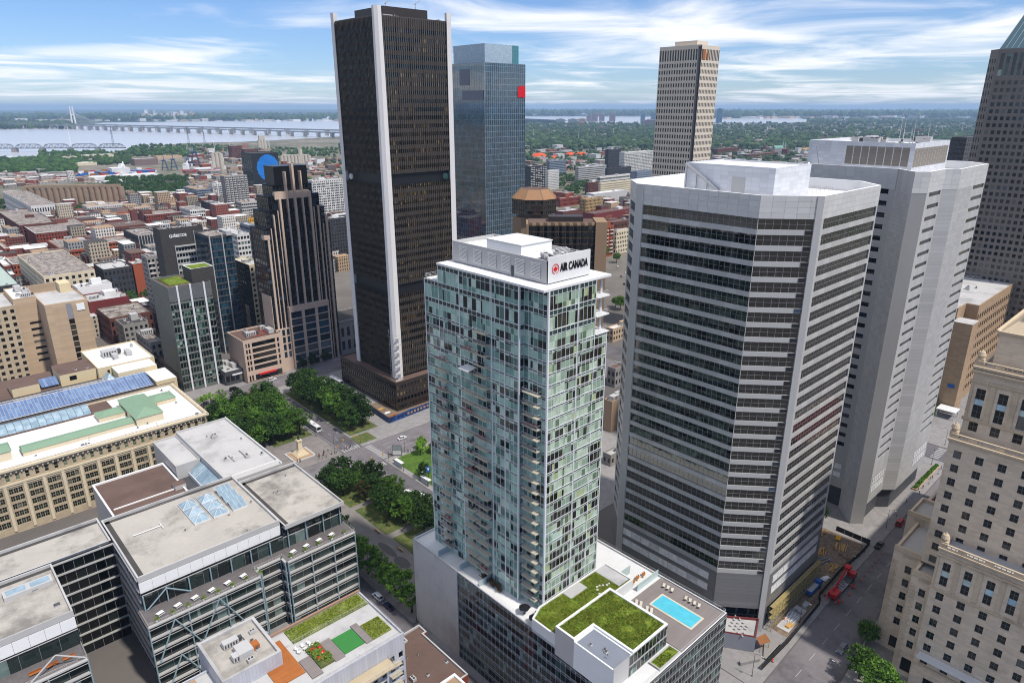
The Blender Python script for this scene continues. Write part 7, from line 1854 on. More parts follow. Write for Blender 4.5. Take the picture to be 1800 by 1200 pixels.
# iron truss railway bridge, left
ia, ib = at(-120, 268), at(222, 266.5)
L_ = math.hypot(ib[0] - ia[0], ib[1] - ia[1]); a_ = math.atan2(ib[1] - ia[1], ib[0] - ia[0])
IB = thing('truss_bridge', 'dark iron railway bridge of arched trusses on stone piers', 'bridge', (*ia, 0), a_, None, False)
ns = 7; sp = L_ / ns
m_iron = M('grey_iron', '4d5258', .6, .1, .2)
pm = MB(); pm.prism([(-7, -14), (7, -14), (4, 12), (-4, 12)], -2, 12); pme = pm.mesh('pier', [m_gstone])
tm = MB(); k_ = 9
for sy in (-4.5, 4.5):
 tp = []
 for i in range(k_ + 1):
  x = sp * i / k_; h = 0 if i in (0, k_) else (14 if 1 < i < k_ - 1 else 11); tp.append((x, h))
 for i in range(k_):
  (xa, ha), (xb, hb_) = tp[i], tp[i + 1]
  tm.bar((xa, sy, 13.5 + ha), (xb, sy, 13.5 + hb_), 1.0); tm.bar((xa, sy, 13.5), (xb, sy, 13.5), 1.1)
  if ha: tm.bar((xa, sy, 13.5), (xa, sy, 13.5 + ha), .7)
  if i % 2 == 0: tm.bar((xa, sy, 13.5), (xb, sy, 13.5 + hb_), .55)
  else: tm.bar((xa, sy, 13.5 + ha), (xb, sy, 13.5), .55)
tm.box(0, sp, -5, 5, 11.8, 13)
tme = tm.mesh('truss_span', [m_iron])
for i in range(ns): put('truss_span', tme, IB, (sp * i, 0, 0)); put('pier', pme, IB, (sp * i, 0, 0))
# lattice masts along the shore
def mast(px_, py_, h, lab, tow=True):
 x, y = at(px_, py_); o = MB()
 if tow:
  for (sx, sy) in ((-1, -1), (1, -1), (1, 1), (-1, 1)): o.bar((sx * 3.5, sy * 3.5, 0), (sx * .6, sy * .6, h), .5)
  for i in range(7):
   z0, z1 = h * i / 7, h * (i + 1) / 7; w0, w1 = 3.5 - 2.9 * i / 7, 3.5 - 2.9 * (i + 1) / 7
   o.bar((-w0, -w0, z0), (w1, -w1, z1), .3); o.bar((w0, -w0, z0), (-w1, -w1, z1), .3)
  for z in (.62, .76, .9): o.bar((-8, 0, h * z), (8, 0, h * z), .5)
  nm, m_ = 'power_pylon', m_dgrey
 else: o.tube((0, 0, 0), (0, 0, h), .9, .5, 8); o.box(-2, 2, -.6, .6, h, h + 1.5); nm, m_ = 'light_mast', m_whitep
 tag(o.build(nm, m_, None, (0, 0, 0), (x, y, 0)), lab, 'mast')
for k, (a, b, h, lab, tw) in enumerate(((200, 258, 82, 'steel power pylon standing before the river, left one', True), (332, 252, 66, 'steel power pylon before the river, middle one', True), (360, 252, 52, 'small steel power pylon before the river, right one', True), (126, 262, 80, 'white leaning mast in front of the iron bridge', False), (404, 262, 70, 'white light mast near the flour mill', False), (474, 263, 70, 'white light mast right of the pale grain elevator', False), (380, 285, 60, 'slim white chimney mast left of the flour mill', False), (938, 245, 46, 'white light mast in the wooded plain, leftmost', False), (1017, 250, 60, 'white light mast in the wooded plain beside the tan tower', False), (1078, 240, 42, 'white light mast in the wooded plain, rightmost', False), (1588, 246, 40, 'white mast in the suburbs behind the silver tower, left', False), (1602, 244, 44, 'white mast in the suburbs behind the silver tower, middle', False), (1655, 236, 50, 'white mast in the suburbs behind the silver tower, right', False), (1690, 234, 60, 'pair-like white mast near the granite tower', False))): mast(a, b, h, lab, tw)
# far slabs and towers across the plain
FAR = [(985, 216, 15, 6, 'grey'), (1007, 216, 16, 6, 'grey'), (1023, 215.5, 13, 6, 'tan'), (1035, 214, 8, 10, 'plum'), (1045, 214, 10, 13, 'plum'), (1057.5, 213, 9, 12, 'plum'), (1076, 214, 10, 13, 'plum'), (1129.6, 214, 7, 13, 'blue'), (1148, 214, 8, 13, 'blue'), (1141, 222, 20, 10, 'plum'), (1021, 223.5, 8, 8, 'tan'), (1057, 231, 11, 7, 'plum'), (1263, 217, 9, 22, 'blue')]
fm = dict(plum=M('plum_tower', '8c7a80', .8), blue=M('blue_tower', '4a6a86', .6), tan=M('tan_tower', 'a58a74', .8), grey=M('grey_tower', '84888c', .8))
FL = ('low grey slab by the far lake, leftmost', 'low grey slab by the far lake, second', 'low tan slab by the far lake, left of the plum towers', 'plum-grey far tower by the lake, leftmost and lowest', 'plum-grey far tower by the lake, second from the left', 'plum-grey far tower by the lake, third from the left', 'plum-grey far tower by the lake, rightmost', 'slim blue far tower left of the grid tower', 'blue far tower touching the grid tower', 'broad plum slab in the woods left of the grid tower', 'tan block standing alone in the wooded plain', 'low plum block in the wooded plain', 'blue far tower just right of the grid tower')
for k, (px_, pyb, wp, hp, c) in enumerate(FAR):
 x, y = at(px_, pyb); D_ = dist(x, y, 0)
 t = thing('far_tower' if hp > 8 else 'far_slab', FL[k], 'building', (x, y, 0), math.radians(-43), None, False)
 w_, h = wp * D_ / 1200, hp * D_ / 1200
 mb = MB(); mb.box(-w_ * .5, w_ * .5, -12, 12, 0, h); mb.box(-w_ * .2, w_ * .2, -6, 6, h, h + 6); mb.build('wall', fm[c], t)
 mb = MB(); nf = int(h / 7)
 for f_ in range(nf): mb.box(-w_ * .45, w_ * .45, -12.6, -12.05, 3 + f_ * 7, 6 + f_ * 7)
 mb.build('window_band', g_navy, t)
# ------------------------------------------------------------------ trees
def leaf_mat(name, ramp):
 m, N, L, p = nodes(name)
 cr = N.new('ShaderNodeValToRGB'); e = cr.color_ramp.elements
 while len(e) < len(ramp): e.new(.5)
 for i, (pos, c) in enumerate(ramp): e[i].position = pos; e[i].color = lin(c)
 g = N.new('ShaderNodeNewGeometry'); oi = N.new('ShaderNodeObjectInfo')
 v = link_math(N, L, 'ADD', link_math(N, L, 'MULTIPLY', g.outputs['Random Per Island'], .55), link_math(N, L, 'MULTIPLY', noise(N, L, g.outputs['Position'], .25, 3), .5))
 L.new(v, cr.inputs[0])
 vm = N.new('ShaderNodeVectorMath'); vm.operation = 'SCALE'; L.new(cr.outputs[0], vm.inputs[0])
 L.new(link_math(N, L, 'MULTIPLY_ADD', oi.outputs['Random'], .75, .6), vm.inputs['Scale'])
 L.new(vm.outputs[0], p.inputs['Base Color']); p.inputs['Roughness'].default_value = .7; p.inputs['Specular IOR Level'].default_value = .2
 tr = N.new('ShaderNodeBsdfTranslucent'); L.new(vm.outputs[0], tr.inputs[0])
 ms = N.new('ShaderNodeMixShader'); ms.inputs[0].default_value = .3
 o = [n for n in N if n.type == 'OUTPUT_MATERIAL'][0]
 L.new(p.outputs[0], ms.inputs[1]); L.new(tr.outputs[0], ms.inputs[2]); L.new(ms.outputs[0], o.inputs[0])
 return m
lf_dark = leaf_mat('dark_foliage', [(.15, '1d3016'), (.5, '2f491c'), (.85, '476626')])
lf_mid = leaf_mat('mid_foliage', [(.15, '30491c'), (.5, '4e7027'), (.85, '6f9436')])
lf_light = leaf_mat('light_foliage', [(.15, '4a6c22'), (.5, '6b9430'), (.85, '93b548')])
lf_brown = leaf_mat('bronze_foliage', [(.15, '3c2c1e'), (.5, '5c4a2a'), (.85, '6d6a38')])
def crown_mesh(name, mat, seed, rx, rz, clumps, per, leaf, open_=.0):
 R = np.random.default_rng(seed)
 V = []; 
 C_ = []
 while len(C_) < clumps:
  p = R.uniform(-1, 1, 3); r = np.linalg.norm(p)
  if r > 1 or r < .35: continue
  if p[2] < -.55: continue
  C_.append(p * np.array([rx, rx, rz]) * (1 + R.normal(0, .07)))
 C_ = np.array(C_)
 sz = R.uniform(.20, .34, clumps) * rx
 idx = np.repeat(np.arange(clumps), per)
 n = len(idx)
 d = R.normal(0, 1, (n, 3)); d /= np.linalg.norm(d, axis=1)[:, None]
 pos = C_[idx] + d * (sz[idx] * R.uniform(.45, 1.05, n))[:, None] * np.array([1, 1, .75])
 nor = d * .7 + R.normal(0, .5, (n, 3)) + np.array([0, 0, .35]); nor /= np.linalg.norm(nor, axis=1)[:, None]
 a = np.cross(nor, R.normal(0, 1, (n, 3))); a /= np.linalg.norm(a, axis=1)[:, None]; b = np.cross(nor, a)
 s = (leaf * R.uniform(.6, 1.3, n))[:, None]
 V = np.stack([pos - a * s, pos - b * s * .6, pos + a * s, pos + b * s * .6], 1).reshape(-1, 3)
 me = bpy.data.meshes.new(name); me.from_pydata(V.tolist(), [], np.arange(n * 4).reshape(-1, 4).tolist()); me.materials.append(mat); me.update()
 return me
def trunk_mesh(seed, h, r0):
 rr = random.Random(seed); mb = MB()
 top = (rr.uniform(-.3, .3), rr.uniform(-.3, .3), h)
 mb.tube((0, 0, -.1), (top[0] * .5, top[1] * .5, h * .5), r0, r0 * .8, 8); mb.tube((top[0] * .5, top[1] * .5, h * .5), top, r0 * .8, r0 * .5, 8)
 for i in range(7):
  t = 2 * math.pi * i / 7 + rr.random(); z0 = h * rr.uniform(.45, .95); L_ = h * rr.uniform(.5, .9)
  mb.tube((top[0] * z0 / h, top[1] * z0 / h, z0), (L_ * .6 * math.cos(t), L_ * .6 * math.sin(t), z0 + L_ * .65), r0 * .4, r0 * .1, 5)
 return mb.mesh('trunk', [m_bark], smooth=True)
TREES = []
for k, (mat, rx, rz, cl, per, lf, th_) in enumerate(((lf_dark, 5.0, 4.4, 62, 46, .40, 5.2), (lf_mid, 4.6, 4.0, 58, 46, .40, 4.8), (lf_dark, 5.6, 4.2, 70, 46, .42, 5.0), (lf_light, 3.2, 3.4, 40, 40, .34, 3.8), (lf_light, 2.0, 2.2, 22, 34, .26, 2.8), (lf_brown, 3.2, 3.4, 36, 36, .34, 3.6))):
 TREES.append((crown_mesh('crown', mat, k + 1, rx, rz, cl, per, lf), trunk_mesh(k, th_, .2 + .03 * rx), th_ + rz * .55))
rt = random.Random(23)
def tree(x, y, kind, s_, label, group, name='broadleaf_tree', z=.1):
 t = thing(name, label, 'tree', (x, y, z), rt.uniform(0, 6.28), group, False)
 c, tr_, zc = TREES[kind]
 o = put('crown', c, t, (0, 0, zc * s_)); o.scale = (s_ * rt.uniform(.92, 1.1), s_ * rt.uniform(.92, 1.1), s_ * rt.uniform(.88, 1.12))
 o = put('trunk', tr_, t); o.scale = (s_, s_, s_); return t
def grove(px_list, kinds, s_, label, group, jit=1.2):
 for (a, b) in px_list:
  x, y = at(a, b); tree(x + rt.uniform(-jit, jit), y + rt.uniform(-jit, jit), rt.choice(kinds), s_ * rt.uniform(.85, 1.15), label, group)
# square: dense groups on the lawns (plan coordinates)
for x in (105.5, 112.5, 119.5, 126, 132.5):
 for i, y in enumerate((297, 305.5, 314, 322.5, 331, 339.5)): tree(x + rt.uniform(-1, 1), y + rt.uniform(-1, 1), rt.choice((1, 1, 1, 0)), rt.uniform(.85, 1.3), 'large tree of the grove behind the monument, %s row, %s from the monument' % ({105.5: 'leftmost', 112.5: 'second', 119.5: 'middle', 126: 'fourth', 132.5: 'road-side'}[x], ORD[i]), 'trees of the grove behind the monument')
for x in (154, 161.5):
 for i, y in enumerate((284, 292, 300.5, 309, 318, 327, 336, 344)): tree(x + rt.uniform(-1, 1), y + rt.uniform(-1, 1), rt.choice((0, 0, 2, 1)), rt.uniform(1.0, 1.35), 'dark tree of the grove by the building site, %s row, %s from the crossing' % ('road-side' if x == 154 else 'site-side', ORD[i]), 'trees of the grove beside the building site')
for i, (x, y) in enumerate(((119, 240), (126, 241), (133, 239), (121, 232), (128, 231), (134, 229.5), (130, 222), (134.5, 215), (128.5, 214), (133.5, 206), (126.5, 205.5), (134.5, 199), (128, 198), (135, 190.5), (130, 187), (134, 181), (135.5, 173))): tree(x - 1.8, y, rt.choice((0, 0, 2, 1)), rt.uniform(.7, 1.1), 'dark tree of the planted strip beside the square road, %s from the crossing' % ORD[i], 'trees of the planted strip')
tree(124, 222.5, 5, 1.0, 'bronze-leaved tree among the dark trees of the planted strip', None)
for i, y in enumerate((240, 233, 225.5, 218, 210.5, 203, 195.5, 188, 181, 174, 167.5, 161, 154.5)): tree(99.6 + rt.uniform(-.4, .4), y, 3, rt.uniform(1.2, 1.55), 'light green street tree on the west side of the square, %s from the cross street' % ORD[i], 'light green street trees by the square')
for i, y in enumerate((288, 280, 271)): tree(101.5, y + rt.uniform(-1, 1), 3, 1.15, 'light green tree in front of the monument grove', 'light green trees beside the grove')
for (x, y) in ((170, 236), (164, 239), (176, 238), (181, 236), (186, 239), (168, 243)): tree(x, y, rt.choice((3, 1)), rt.uniform(.6, .85), 'young green tree at the edge of the open lawn', 'young trees around the lawn')
tree(178, 232, 5, .9, 'reddish-brown tree at the edge of the open lawn', None); tree(152.6, 221, 0, .6, 'small dark tree beside the square road and the lawn', None)
for (x, y) in ((109, 366), (114, 366), (119, 366)): tree(x, y - 3.5, 4, 1.35, 'small light green street tree before the glass block', 'small street trees before the glass block')
for (x, y) in ((176, 372), (184, 374), (193, 374)): tree(x, y + 8, 0, .6, 'dark street tree before the black stepped tower', 'dark street trees before the stepped tower')
for (x, y) in ((143, 110), (146, 100), (147, 118), (150, 127), (153, 112), (143.5, 132), (156, 122)): tree(x, y, rt.choice((0, 1)), rt.uniform(.7, .9), 'green tree in the gap between the glass tower and the silver tower', 'trees between the two towers')
for (x, y, s_, lab) in ((177.5, 44.6, .95, 'green street tree before the limestone building, upper one'), (172.2, 38.2, 1.15, 'large green street tree at the bottom right'), (193, 48.6, .7, 'dark street tree tucked against the limestone wing')): tree(x, y, 1, s_, lab, None)
for (x, y, k_, lab) in ((328, 84, 3, 'small tree in the planter behind the silver tower'), (352, 83, 4, 'small street tree at the far corner'), (246, 88, 0, 'dark tree in the court between the silver towers')): tree(x, y, k_, .8, lab, None)
for (x, y) in ((372, 96), (380, 90), (388, 98), (396, 94)): tree(x, y, 1, .9, 'green tree before the tan concrete building', 'trees before the tan building')
for px_, py_, s_ in ((1096, 440, 1.1), (1072, 445, 1.2), (1084, 462, 1.0), (1062, 455, 1.3), (1090, 545, 1.0), (1082, 540, .8)):
 x, y = at(px_, py_); tree(x, y, 1, s_, 'green tree on the open ground left of the silver tower', 'trees left of the silver tower')
# conifers on the roof right
def conifer(x, y, z, h, lab):
 t = thing('conifer', lab, 'tree', (x, y, z), 0, None, False); R = random.Random(int(x)); mb = MB()
 for i in range(900):
  q = R.random() ** .7; r_ = (1 - q) * h * .22 * R.uniform(.5, 1); a = R.uniform(0, 6.28); zz = h * (.08 + .92 * q)
  c_ = Vector((r_ * math.cos(a), r_ * math.sin(a), zz)); d_ = Vector((math.cos(a), math.sin(a), -.35)) * .5; e_ = Vector((-math.sin(a), math.cos(a), 0)) * .22
  mb.quad(tuple(c_ - e_), tuple(c_ + d_ - e_ * .3), tuple(c_ + d_ + e_ * .3), tuple(c_ + e_))
 mb.build('crown', lf_dark, t); mb = MB(); mb.tube((0, 0, 0), (0, 0, h * .9), .25, .05); mb.build('trunk', m_bark, t)
x, y = at(1735, 470, 56); conifer(x, y, 55, 19, 'tall dark conifer before the granite tower'); x, y = at(1706, 480, 56); conifer(x, y, 52, 13, 'smaller dark conifer beside the tall one')

# far woods: uncountable crowns as one mass
def woods(name, specs, mat, seed, leafy=False):
 R = np.random.default_rng(seed); VV = []; FF = []; nv = 0
 bm_ = bmesh.new(); bmesh.ops.create_icosphere(bm_, subdivisions=1, radius=1.0); bv = np.array([v.co[:] for v in bm_.verts]); bf = np.array([[v.index for v in f.verts] for f in bm_.faces]); bm_.free()
 for (pxa, pxb, pya, pyb, n, s0, s1) in specs:
  for _ in range(n):
   px_, py_ = R.uniform(pxa, pxb), R.uniform(pya, pyb); x, y = at(px_, py_)
   s = R.uniform(s0, s1)
   if leafy:
    m_ = 90; d = R.normal(0, 1, (m_, 3)); d /= np.linalg.norm(d, axis=1)[:, None]; d[:, 2] = np.abs(d[:, 2]) * 1.0 - .25
    pos = d * s * R.uniform(.7, 1.05, (m_, 1)) + np.array([x, y, s * .9])
    nor = d + R.normal(0, .4, (m_, 3)); a = np.cross(nor, R.normal(0, 1, (m_, 3))); a /= np.linalg.norm(a, axis=1)[:, None]; b = np.cross(nor, a); b /= np.linalg.norm(b, axis=1)[:, None]
    q = s * .24
    V = np.stack([pos - a * q, pos - b * q * .7, pos + a * q, pos + b * q * .7], 1).reshape(-1, 3); F_ = np.arange(m_ * 4).reshape(-1, 4)
   else:
    V = bv * (1 + R.normal(0, .16, (len(bv), 1))) * s * np.array([1, 1, .85]) + np.array([x, y, s * .7]); F_ = bf
   VV.append(V); FF.append(F_ + nv); nv += len(V)
 me = bpy.data.meshes.new(name); me.from_pydata(np.concatenate(VV).tolist(), [], np.concatenate(FF).tolist()); me.materials.append(mat); me.update()
 o = put(name, me); o['kind'] = 'stuff'; return o
w1 = woods('park_woodland', [(190, 330, 316, 352, 260, 5, 8), (50, 150, 338, 384, 170, 4, 7), (130, 200, 330, 345, 40, 4, 6), (0, 12, 356, 372, 10, 4, 6), (255, 330, 312, 322, 40, 4, 6), (215, 262, 500, 545, 26, 3, 5), (985, 1032, 312, 345, 60, 4, 7), (60, 130, 375, 392, 18, 3.5, 5)], lf_dark, 3, True)
tag(w1, 'dark green park woodland between the old town and the harbour', 'woodland')
w2 = woods('riverside_woodland', [(-10, 135, 280, 305, 800, 5, 9), (65, 230, 268, 290, 420, 4, 8), (230, 420, 256, 266, 200, 4, 8), (225, 345, 262, 276, 240, 4, 8), (470, 600, 262, 275, 160, 4, 7), (480, 600, 275, 320, 70, 4, 7), (330, 480, 262, 272, 60, 4, 6)], lf_dark, 4)
tag(w2, 'dark green riverside woodland along the near bank', 'woodland')
lf_far = leaf_mat('far_foliage', [(.15, '1c2c1a'), (.5, '2f4526'), (.85, '4d6434')])
w3 = woods('wooded_plain', [(600, 920, 217, 262, 1300, 9, 16), (600, 920, 262, 330, 300, 5, 9), (1170, 1245, 217, 290, 500, 8, 14), (1740, 2000, 212, 262, 900, 9, 18), (920, 1170, 217, 262, 2200, 8, 16), (920, 1170, 262, 300, 500, 5, 9), (1245, 1740, 217, 262, 2600, 8, 16), (1245, 1480, 250, 300, 700, 5, 9), (1420, 1740, 211, 218, 500, 12, 22), (0, 600, 203, 213, 700, 25, 45), (-20, 130, 216, 227, 260, 14, 26), (920, 1250, 196, 204, 500, 40, 70), (1250, 1740, 196, 208, 700, 40, 70)], lf_far, 5)
tag(w3, 'wooded suburban plain stretching to the far lake', 'woodland')
# far houses: uncountable roofs
def far_houses(name, specs, mats, seed, label, rf=()):
 R = np.random.default_rng(seed); mb = MB()
 for (pxa, pxb, pya, pyb, n, s0, s1, hh) in specs:
  for _ in range(n):
   x, y = at(R.uniform(pxa, pxb), R.uniform(pya, pyb)); a, b = R.uniform(s0, s1), R.uniform(s0, s1); h = hh * R.uniform(.6, 1.4) * (1.7 if R.random() < .1 else 1)
   wi = int(R.integers(0, len(mats))); ri = int(R.integers(0, len(mats)))
   if rf: wi, ri = int(R.integers(0, len(mats))), len(mats) + int(R.integers(0, len(rf)))
   mb.box(x - a, x + a, y - b, y + b, 0, h, wi, False, mt=ri)
 o = mb.build(name, list(mats) + list(rf)); o['kind'] = 'stuff'; tag(o, label, 'houses')
far_houses('suburban_houses', [(600, 920, 222, 330, 260, 5, 14, 9), (1170, 1245, 222, 300, 80, 5, 14, 9), (920, 1170, 222, 262, 260, 5, 14, 9), (1245, 1740, 217, 262, 1200, 6, 16, 9), (1450, 1740, 210, 216, 160, 10, 30, 12), (1250, 1480, 255, 300, 160, 6, 14, 10), (940, 1120, 262, 300, 90, 6, 18, 8)], [WM('pale_house_wall', 'c9c5bf'), m_lgrey, m_roofmix, WM('brick_house_wall', '8a4a3a'), m_rooflt], 8, 'scattered pale suburban roofs among the trees')
far_houses('far_bank_houses', [(0, 600, 202, 214, 260, 20, 60, 16), (0, 130, 215, 226, 70, 10, 30, 10), (250, 345, 206, 211, 60, 14, 26, 55), (925, 1250, 195, 203, 120, 40, 90, 20), (1250, 1740, 195, 209, 260, 40, 90, 24)], [m_white, m_lgrey, m_rooflt, m_tan], 9, 'pale far-off buildings on the opposite bank')
far_houses('harbour_clutter', [(330, 600, 280, 345, 260, 4, 14, 8), (0, 235, 302, 322, 120, 4, 20, 4), (0, 60, 316, 330, 40, 4, 12, 6), (330, 480, 262, 285, 80, 5, 16, 8), (560, 600, 330, 400, 30, 5, 12, 8), (925, 1060, 288, 300, 50, 5, 14, 6)], [m_white, WM('shed_wall', 'a9a6a0'), m_roofmix, MATS['red_brick'], m_rooftan, m_roofbrown], 10, 'jumble of low sheds and yards between harbour and old town')
far_houses('old_town_infill', [(0, 280, 385, 500, 260, 5, 11, 15), (280, 470, 345, 470, 150, 5, 10, 15), (120, 280, 350, 385, 60, 5, 11, 12), (1030, 1130, 330, 400, 40, 5, 10, 11), (0, 280, 500, 590, 40, 4, 8, 12), (560, 610, 340, 480, 24, 5, 9, 14)], [WM('infill_brick', '7d3d32'), WM('infill_brick2', '8f4a36'), WM('infill_stone', 'b3a58f'), WM('infill_pale', 'cbc5ba'), WM('infill_grey', '8b8a88'), WM('infill_tan', 'b89c7c')], 12, 'crowded low roofs filling the gaps of the old town', (m_roofmix, m_roofbrown, m_rooflt, m_roofdark, m_white, m_rooftan))
# orange sports domes on the plain
for k, (px_, py_, s_, lab) in enumerate(((948, 278, 30, 'large bright orange dome roof in the yards right of the blue tower'), (1004, 275, 24, 'orange heap in the yards, second from the left'), (1022, 273, 20, 'small orange heap in the yards, right one'), (972, 280, 20, 'pale orange heap in the yards beside the dome'))):
 x, y = at(px_, py_); t = thing('orange_dome', lab, 'dome', (x, y, 0), 0, None, False); mb = MB()
 for i in range(12):
  for j in range(3):
   a0_, a1_ = 2 * math.pi * i / 12, 2 * math.pi * (i + 1) / 12; t0, t1 = math.pi / 2 * j / 3, math.pi / 2 * (j + 1) / 3
   f_ = lambda a, t_: (s_ * math.cos(t_) * math.cos(a), s_ * math.cos(t_) * math.sin(a), s_ * .55 * math.sin(t_))
   mb.quad(f_(a0_, t0), f_(a1_, t0), f_(a1_, t1), f_(a0_, t1))
 mb.build('dome_shell', M('orange_fabric', 'd8531c', .8, .1, .1), t); mb = MB(); mb.frustum(0, 0, -.1, 1.5, s_ * 1.02, s_ * 1.02, 12); mb.build('base_ring', m_rooflt, t)
# church with twin copper spires in the suburbs
x, y = at(1372, 268); CH = thing('church', 'grey church with twin green copper spires among the suburban trees', 'church', (x, y, 0), math.radians(-30), None, False)
mb = MB(); mb.box(-30, 8, -8, 8, 0, 16); mb.box(8, 14, -10, -4, 0, 26); mb.box(8, 14, 4, 10, 0, 26); mb.build('nave', m_gstone, CH)
mb = MB()
for yy in (-7, 7): mb.frustum(11, yy, 26, 40, 3.4, .2, 8)
mb.quad((-30, -8.5, 16), (8, -8.5, 16), (8, 0, 24), (-30, 0, 24)); mb.quad((8, 8.5, 16), (-30, 8.5, 16), (-30, 0, 24), (8, 0, 24)); mb.build('spire', M('green_spire_copper', '6f9a8c', .7), CH)
x, y = at(1425, 268); 
block('school_block', 'ochre school block among the suburban trees', 'building', 14, (1412, 262), 1405, 1442, M('ochre_wall', 'c99a4e', .85), m_rooftan, 3, nunits=0, depth=30)
for k, (a, b, L_, R_, z, lab) in enumerate(((1262, 262, 1250, 1300, 20, 'brown brick block beside the grid tower, left'), (1318, 272, 1305, 1368, 14, 'wide orange-brown low block in the suburbs'))):
 block('suburban_block', lab, 'building', z, (a, b), L_, R_, m_brick3, m_roofbrown, 4, nunits=0, depth=30)
# ------------------------------------------------------------------ vehicles
def loft(mb, secs, m=0, cap=True):
 for a, b in zip(secs[:-1], secs[1:]):
  n = len(a)
  for i in range(n):
   j = (i + 1) % n; mb.quad(a[i], a[j], b[j], b[i], m)
 if cap: mb.ngon(secs[0][::-1], m); mb.ngon(secs[-1], m)
g_car = M('car_glass', '14181b', .08, .05, 1, .6)
def wheel_mesh(r_=.33, w_=.22):
 mb = MB(); n = 14
 for s_, m_ in ((1, 0),):
  pass
 A_ = [(r_ * math.cos(2 * math.pi * i / n), -w_ / 2, r_ * math.sin(2 * math.pi * i / n)) for i in range(n)]; B_ = [(p[0], w_ / 2, p[2]) for p in A_]
 for i in range(n): j = (i + 1) % n; mb.quad(A_[i], A_[j], B_[j], B_[i], 0)
 mb.ngon(A_[::-1], 0); mb.ngon(B_, 0)
 for y in (-w_ / 2 - .005, w_ / 2 + .005): mb.ngon([(p[0] * .6, y, p[2] * .6) for p in (A_ if y > 0 else A_[::-1])], 1)
 return mb.mesh('wheel', [m_rubber, m_lgrey])
WHL, WHB = wheel_mesh(), wheel_mesh(.5, .3)
def car_parts(kind):
 L_, W_, H_ = dict(sedan=(4.5, 1.8, 1.45), suv=(4.7, 1.9, 1.7), pickup=(5.4, 2.0, 1.85), van=(5.2, 2.0, 2.2))[kind]
 h = L_ / 2; b = MB(); g = MB(); wst = H_ * .58
 prof = dict(sedan=[(-h, .45), (-h + .05, wst * .95), (-h + .9, wst), (h - 1.3, wst), (h - .1, wst * .8), (h, .45)], suv=[(-h, .5), (-h + .03, wst), (h - 1.2, wst), (h - .1, wst * .85), (h, .5)], pickup=[(-h, .6), (-h + .02, wst), (h - 1.5, wst), (h - .1, wst * .9), (h, .6)], van=[(-h, .5), (-h + .02, wst), (h - .8, wst), (h - .05, wst * .8), (h, .5)])[kind]
 lo = .28
 P = [(x, z) for x, z in prof] + [(h - .05, lo), (-h + .05, lo)]
 secs = []
 for y, k in ((-W_ / 2, .97), (-W_ / 2 + .12, 1.), (W_ / 2 - .12, 1.), (W_ / 2, .97)): secs.append([(x * (k if abs(y) > W_ / 2 - .05 else 1), y, z) for x, z in P][::-1])
 loft(b, secs, 0)
 cab = dict(sedan=(-1.55, -.95, .55, 1.15), suv=(-h + .1, -h + .45, .55, 1.2), pickup=(-.9, -.7, .75, 1.35), van=(-h + .06, -h + .2, 1.1, 1.75))[kind]
 x0, x1, x2, x3 = cab; wi = W_ / 2 - .1; wt = W_ / 2 - .28
 lo_ = [(x0, -wi, wst), (x3, -wi, wst), (x3, wi, wst), (x0, wi, wst)]; hi = [(x1, -wt, H_ - .06), (x2, -wt, H_ - .06), (x2, wt, H_ - .06), (x1, wt, H_ - .06)]
 for i in range(4): j = (i + 1) % 4; g.quad(lo_[i], lo_[j], hi[j], hi[i], 0)
 b.box(x1 - .02, x2 + .02, -wt - .02, wt + .02, H_ - .06, H_, 0)
 for (xa, xb) in ((x1, x0), (x2, x3)):
  for s_ in (-1, 1): b.bar((xa, s_ * wt, H_ - .05), (xb, s_ * wi, wst), .06, 0)
 for s_ in (-1, 1): b.bar(((x1 + x2) / 2, s_ * wt, H_ - .05), ((x0 + x3) / 2, s_ * wi, wst), .05, 0)
 if kind == 'pickup': b.box(-h + .1, -1.0, -W_ / 2 + .15, W_ / 2 - .15, wst, wst + .02, 1)
 li, tl = [], []
 for s_ in (-1, 1):
  q = MB(); q.box(h - .12, h + .01, s_ * W_ * .38 - .17, s_ * W_ * .38 + .17, .55, .72, 0); li.append(q)
  q = MB(); q.box(-h - .01, -h + .1, s_ * W_ * .4 - .12, s_ * W_ * .4 + .12, .65, .85, 0); tl.append(q)
 return b, g, li, tl, (h * .62, W_ / 2 - .1)
def car(x, y, a, kind, mat, label, z=.02, group=None, cat='car', name='parked_car'):
 t = thing(name, label, cat, (x, y, z), a, group, False); b, g, li, tl, (wx, wy) = car_parts(kind)
 b.build('body', [mat, m_black], t); g.build('window', g_car, t)
 for q in li: q.build('headlight', m_whitep, t)
 for q in tl: q.build('tail_light', m_red, t)
 for sx in (-1, 1):
  for sy in (-1, 1): put('wheel', WHL, t, (sx * wx, sy * wy, .33))
 return t
p_white = M('white_car_paint', 'e4e5e6', .25, .02, 1, .6); p_black = M('black_car_paint', '15161a', .25, .02, 1, .6); p_grey = M('grey_car_paint', '6c7076', .25, .02, 1, .6); p_blue = M('navy_car_paint', '1a2340', .25, .02, 1, .6); p_redc = M('red_van_paint', 'a81a18', .35, .03, 1, .5)
H = math.pi / 2
car(141.0, 238.6, H, 'sedan', p_white, 'white sedan on the square road below the crossing', name='car')
car(140.8, 230.8, H, 'sedan', p_black, 'black sedan following the white one on the square road', name='car')
car(140.2, 215.0, H, 'suv', p_white, 'white car on the square road just before the bus', name='car')
car(167.2, 259.0, 0, 'sedan', p_white, 'white car driving up the cross street by the building site', name='car')
car(95.4, 168.0, H, 'suv', p_white, 'white car parked on the lower street above the blue car', name='parked_car')
car(95.4, 161.6, H, 'sedan', p_blue, 'dark blue car parked at the end of the lower street', name='parked_car')
car(90.6, 163.0, H, 'sedan', p_grey, 'grey car half hidden behind the roof garden edge', name='parked_car')
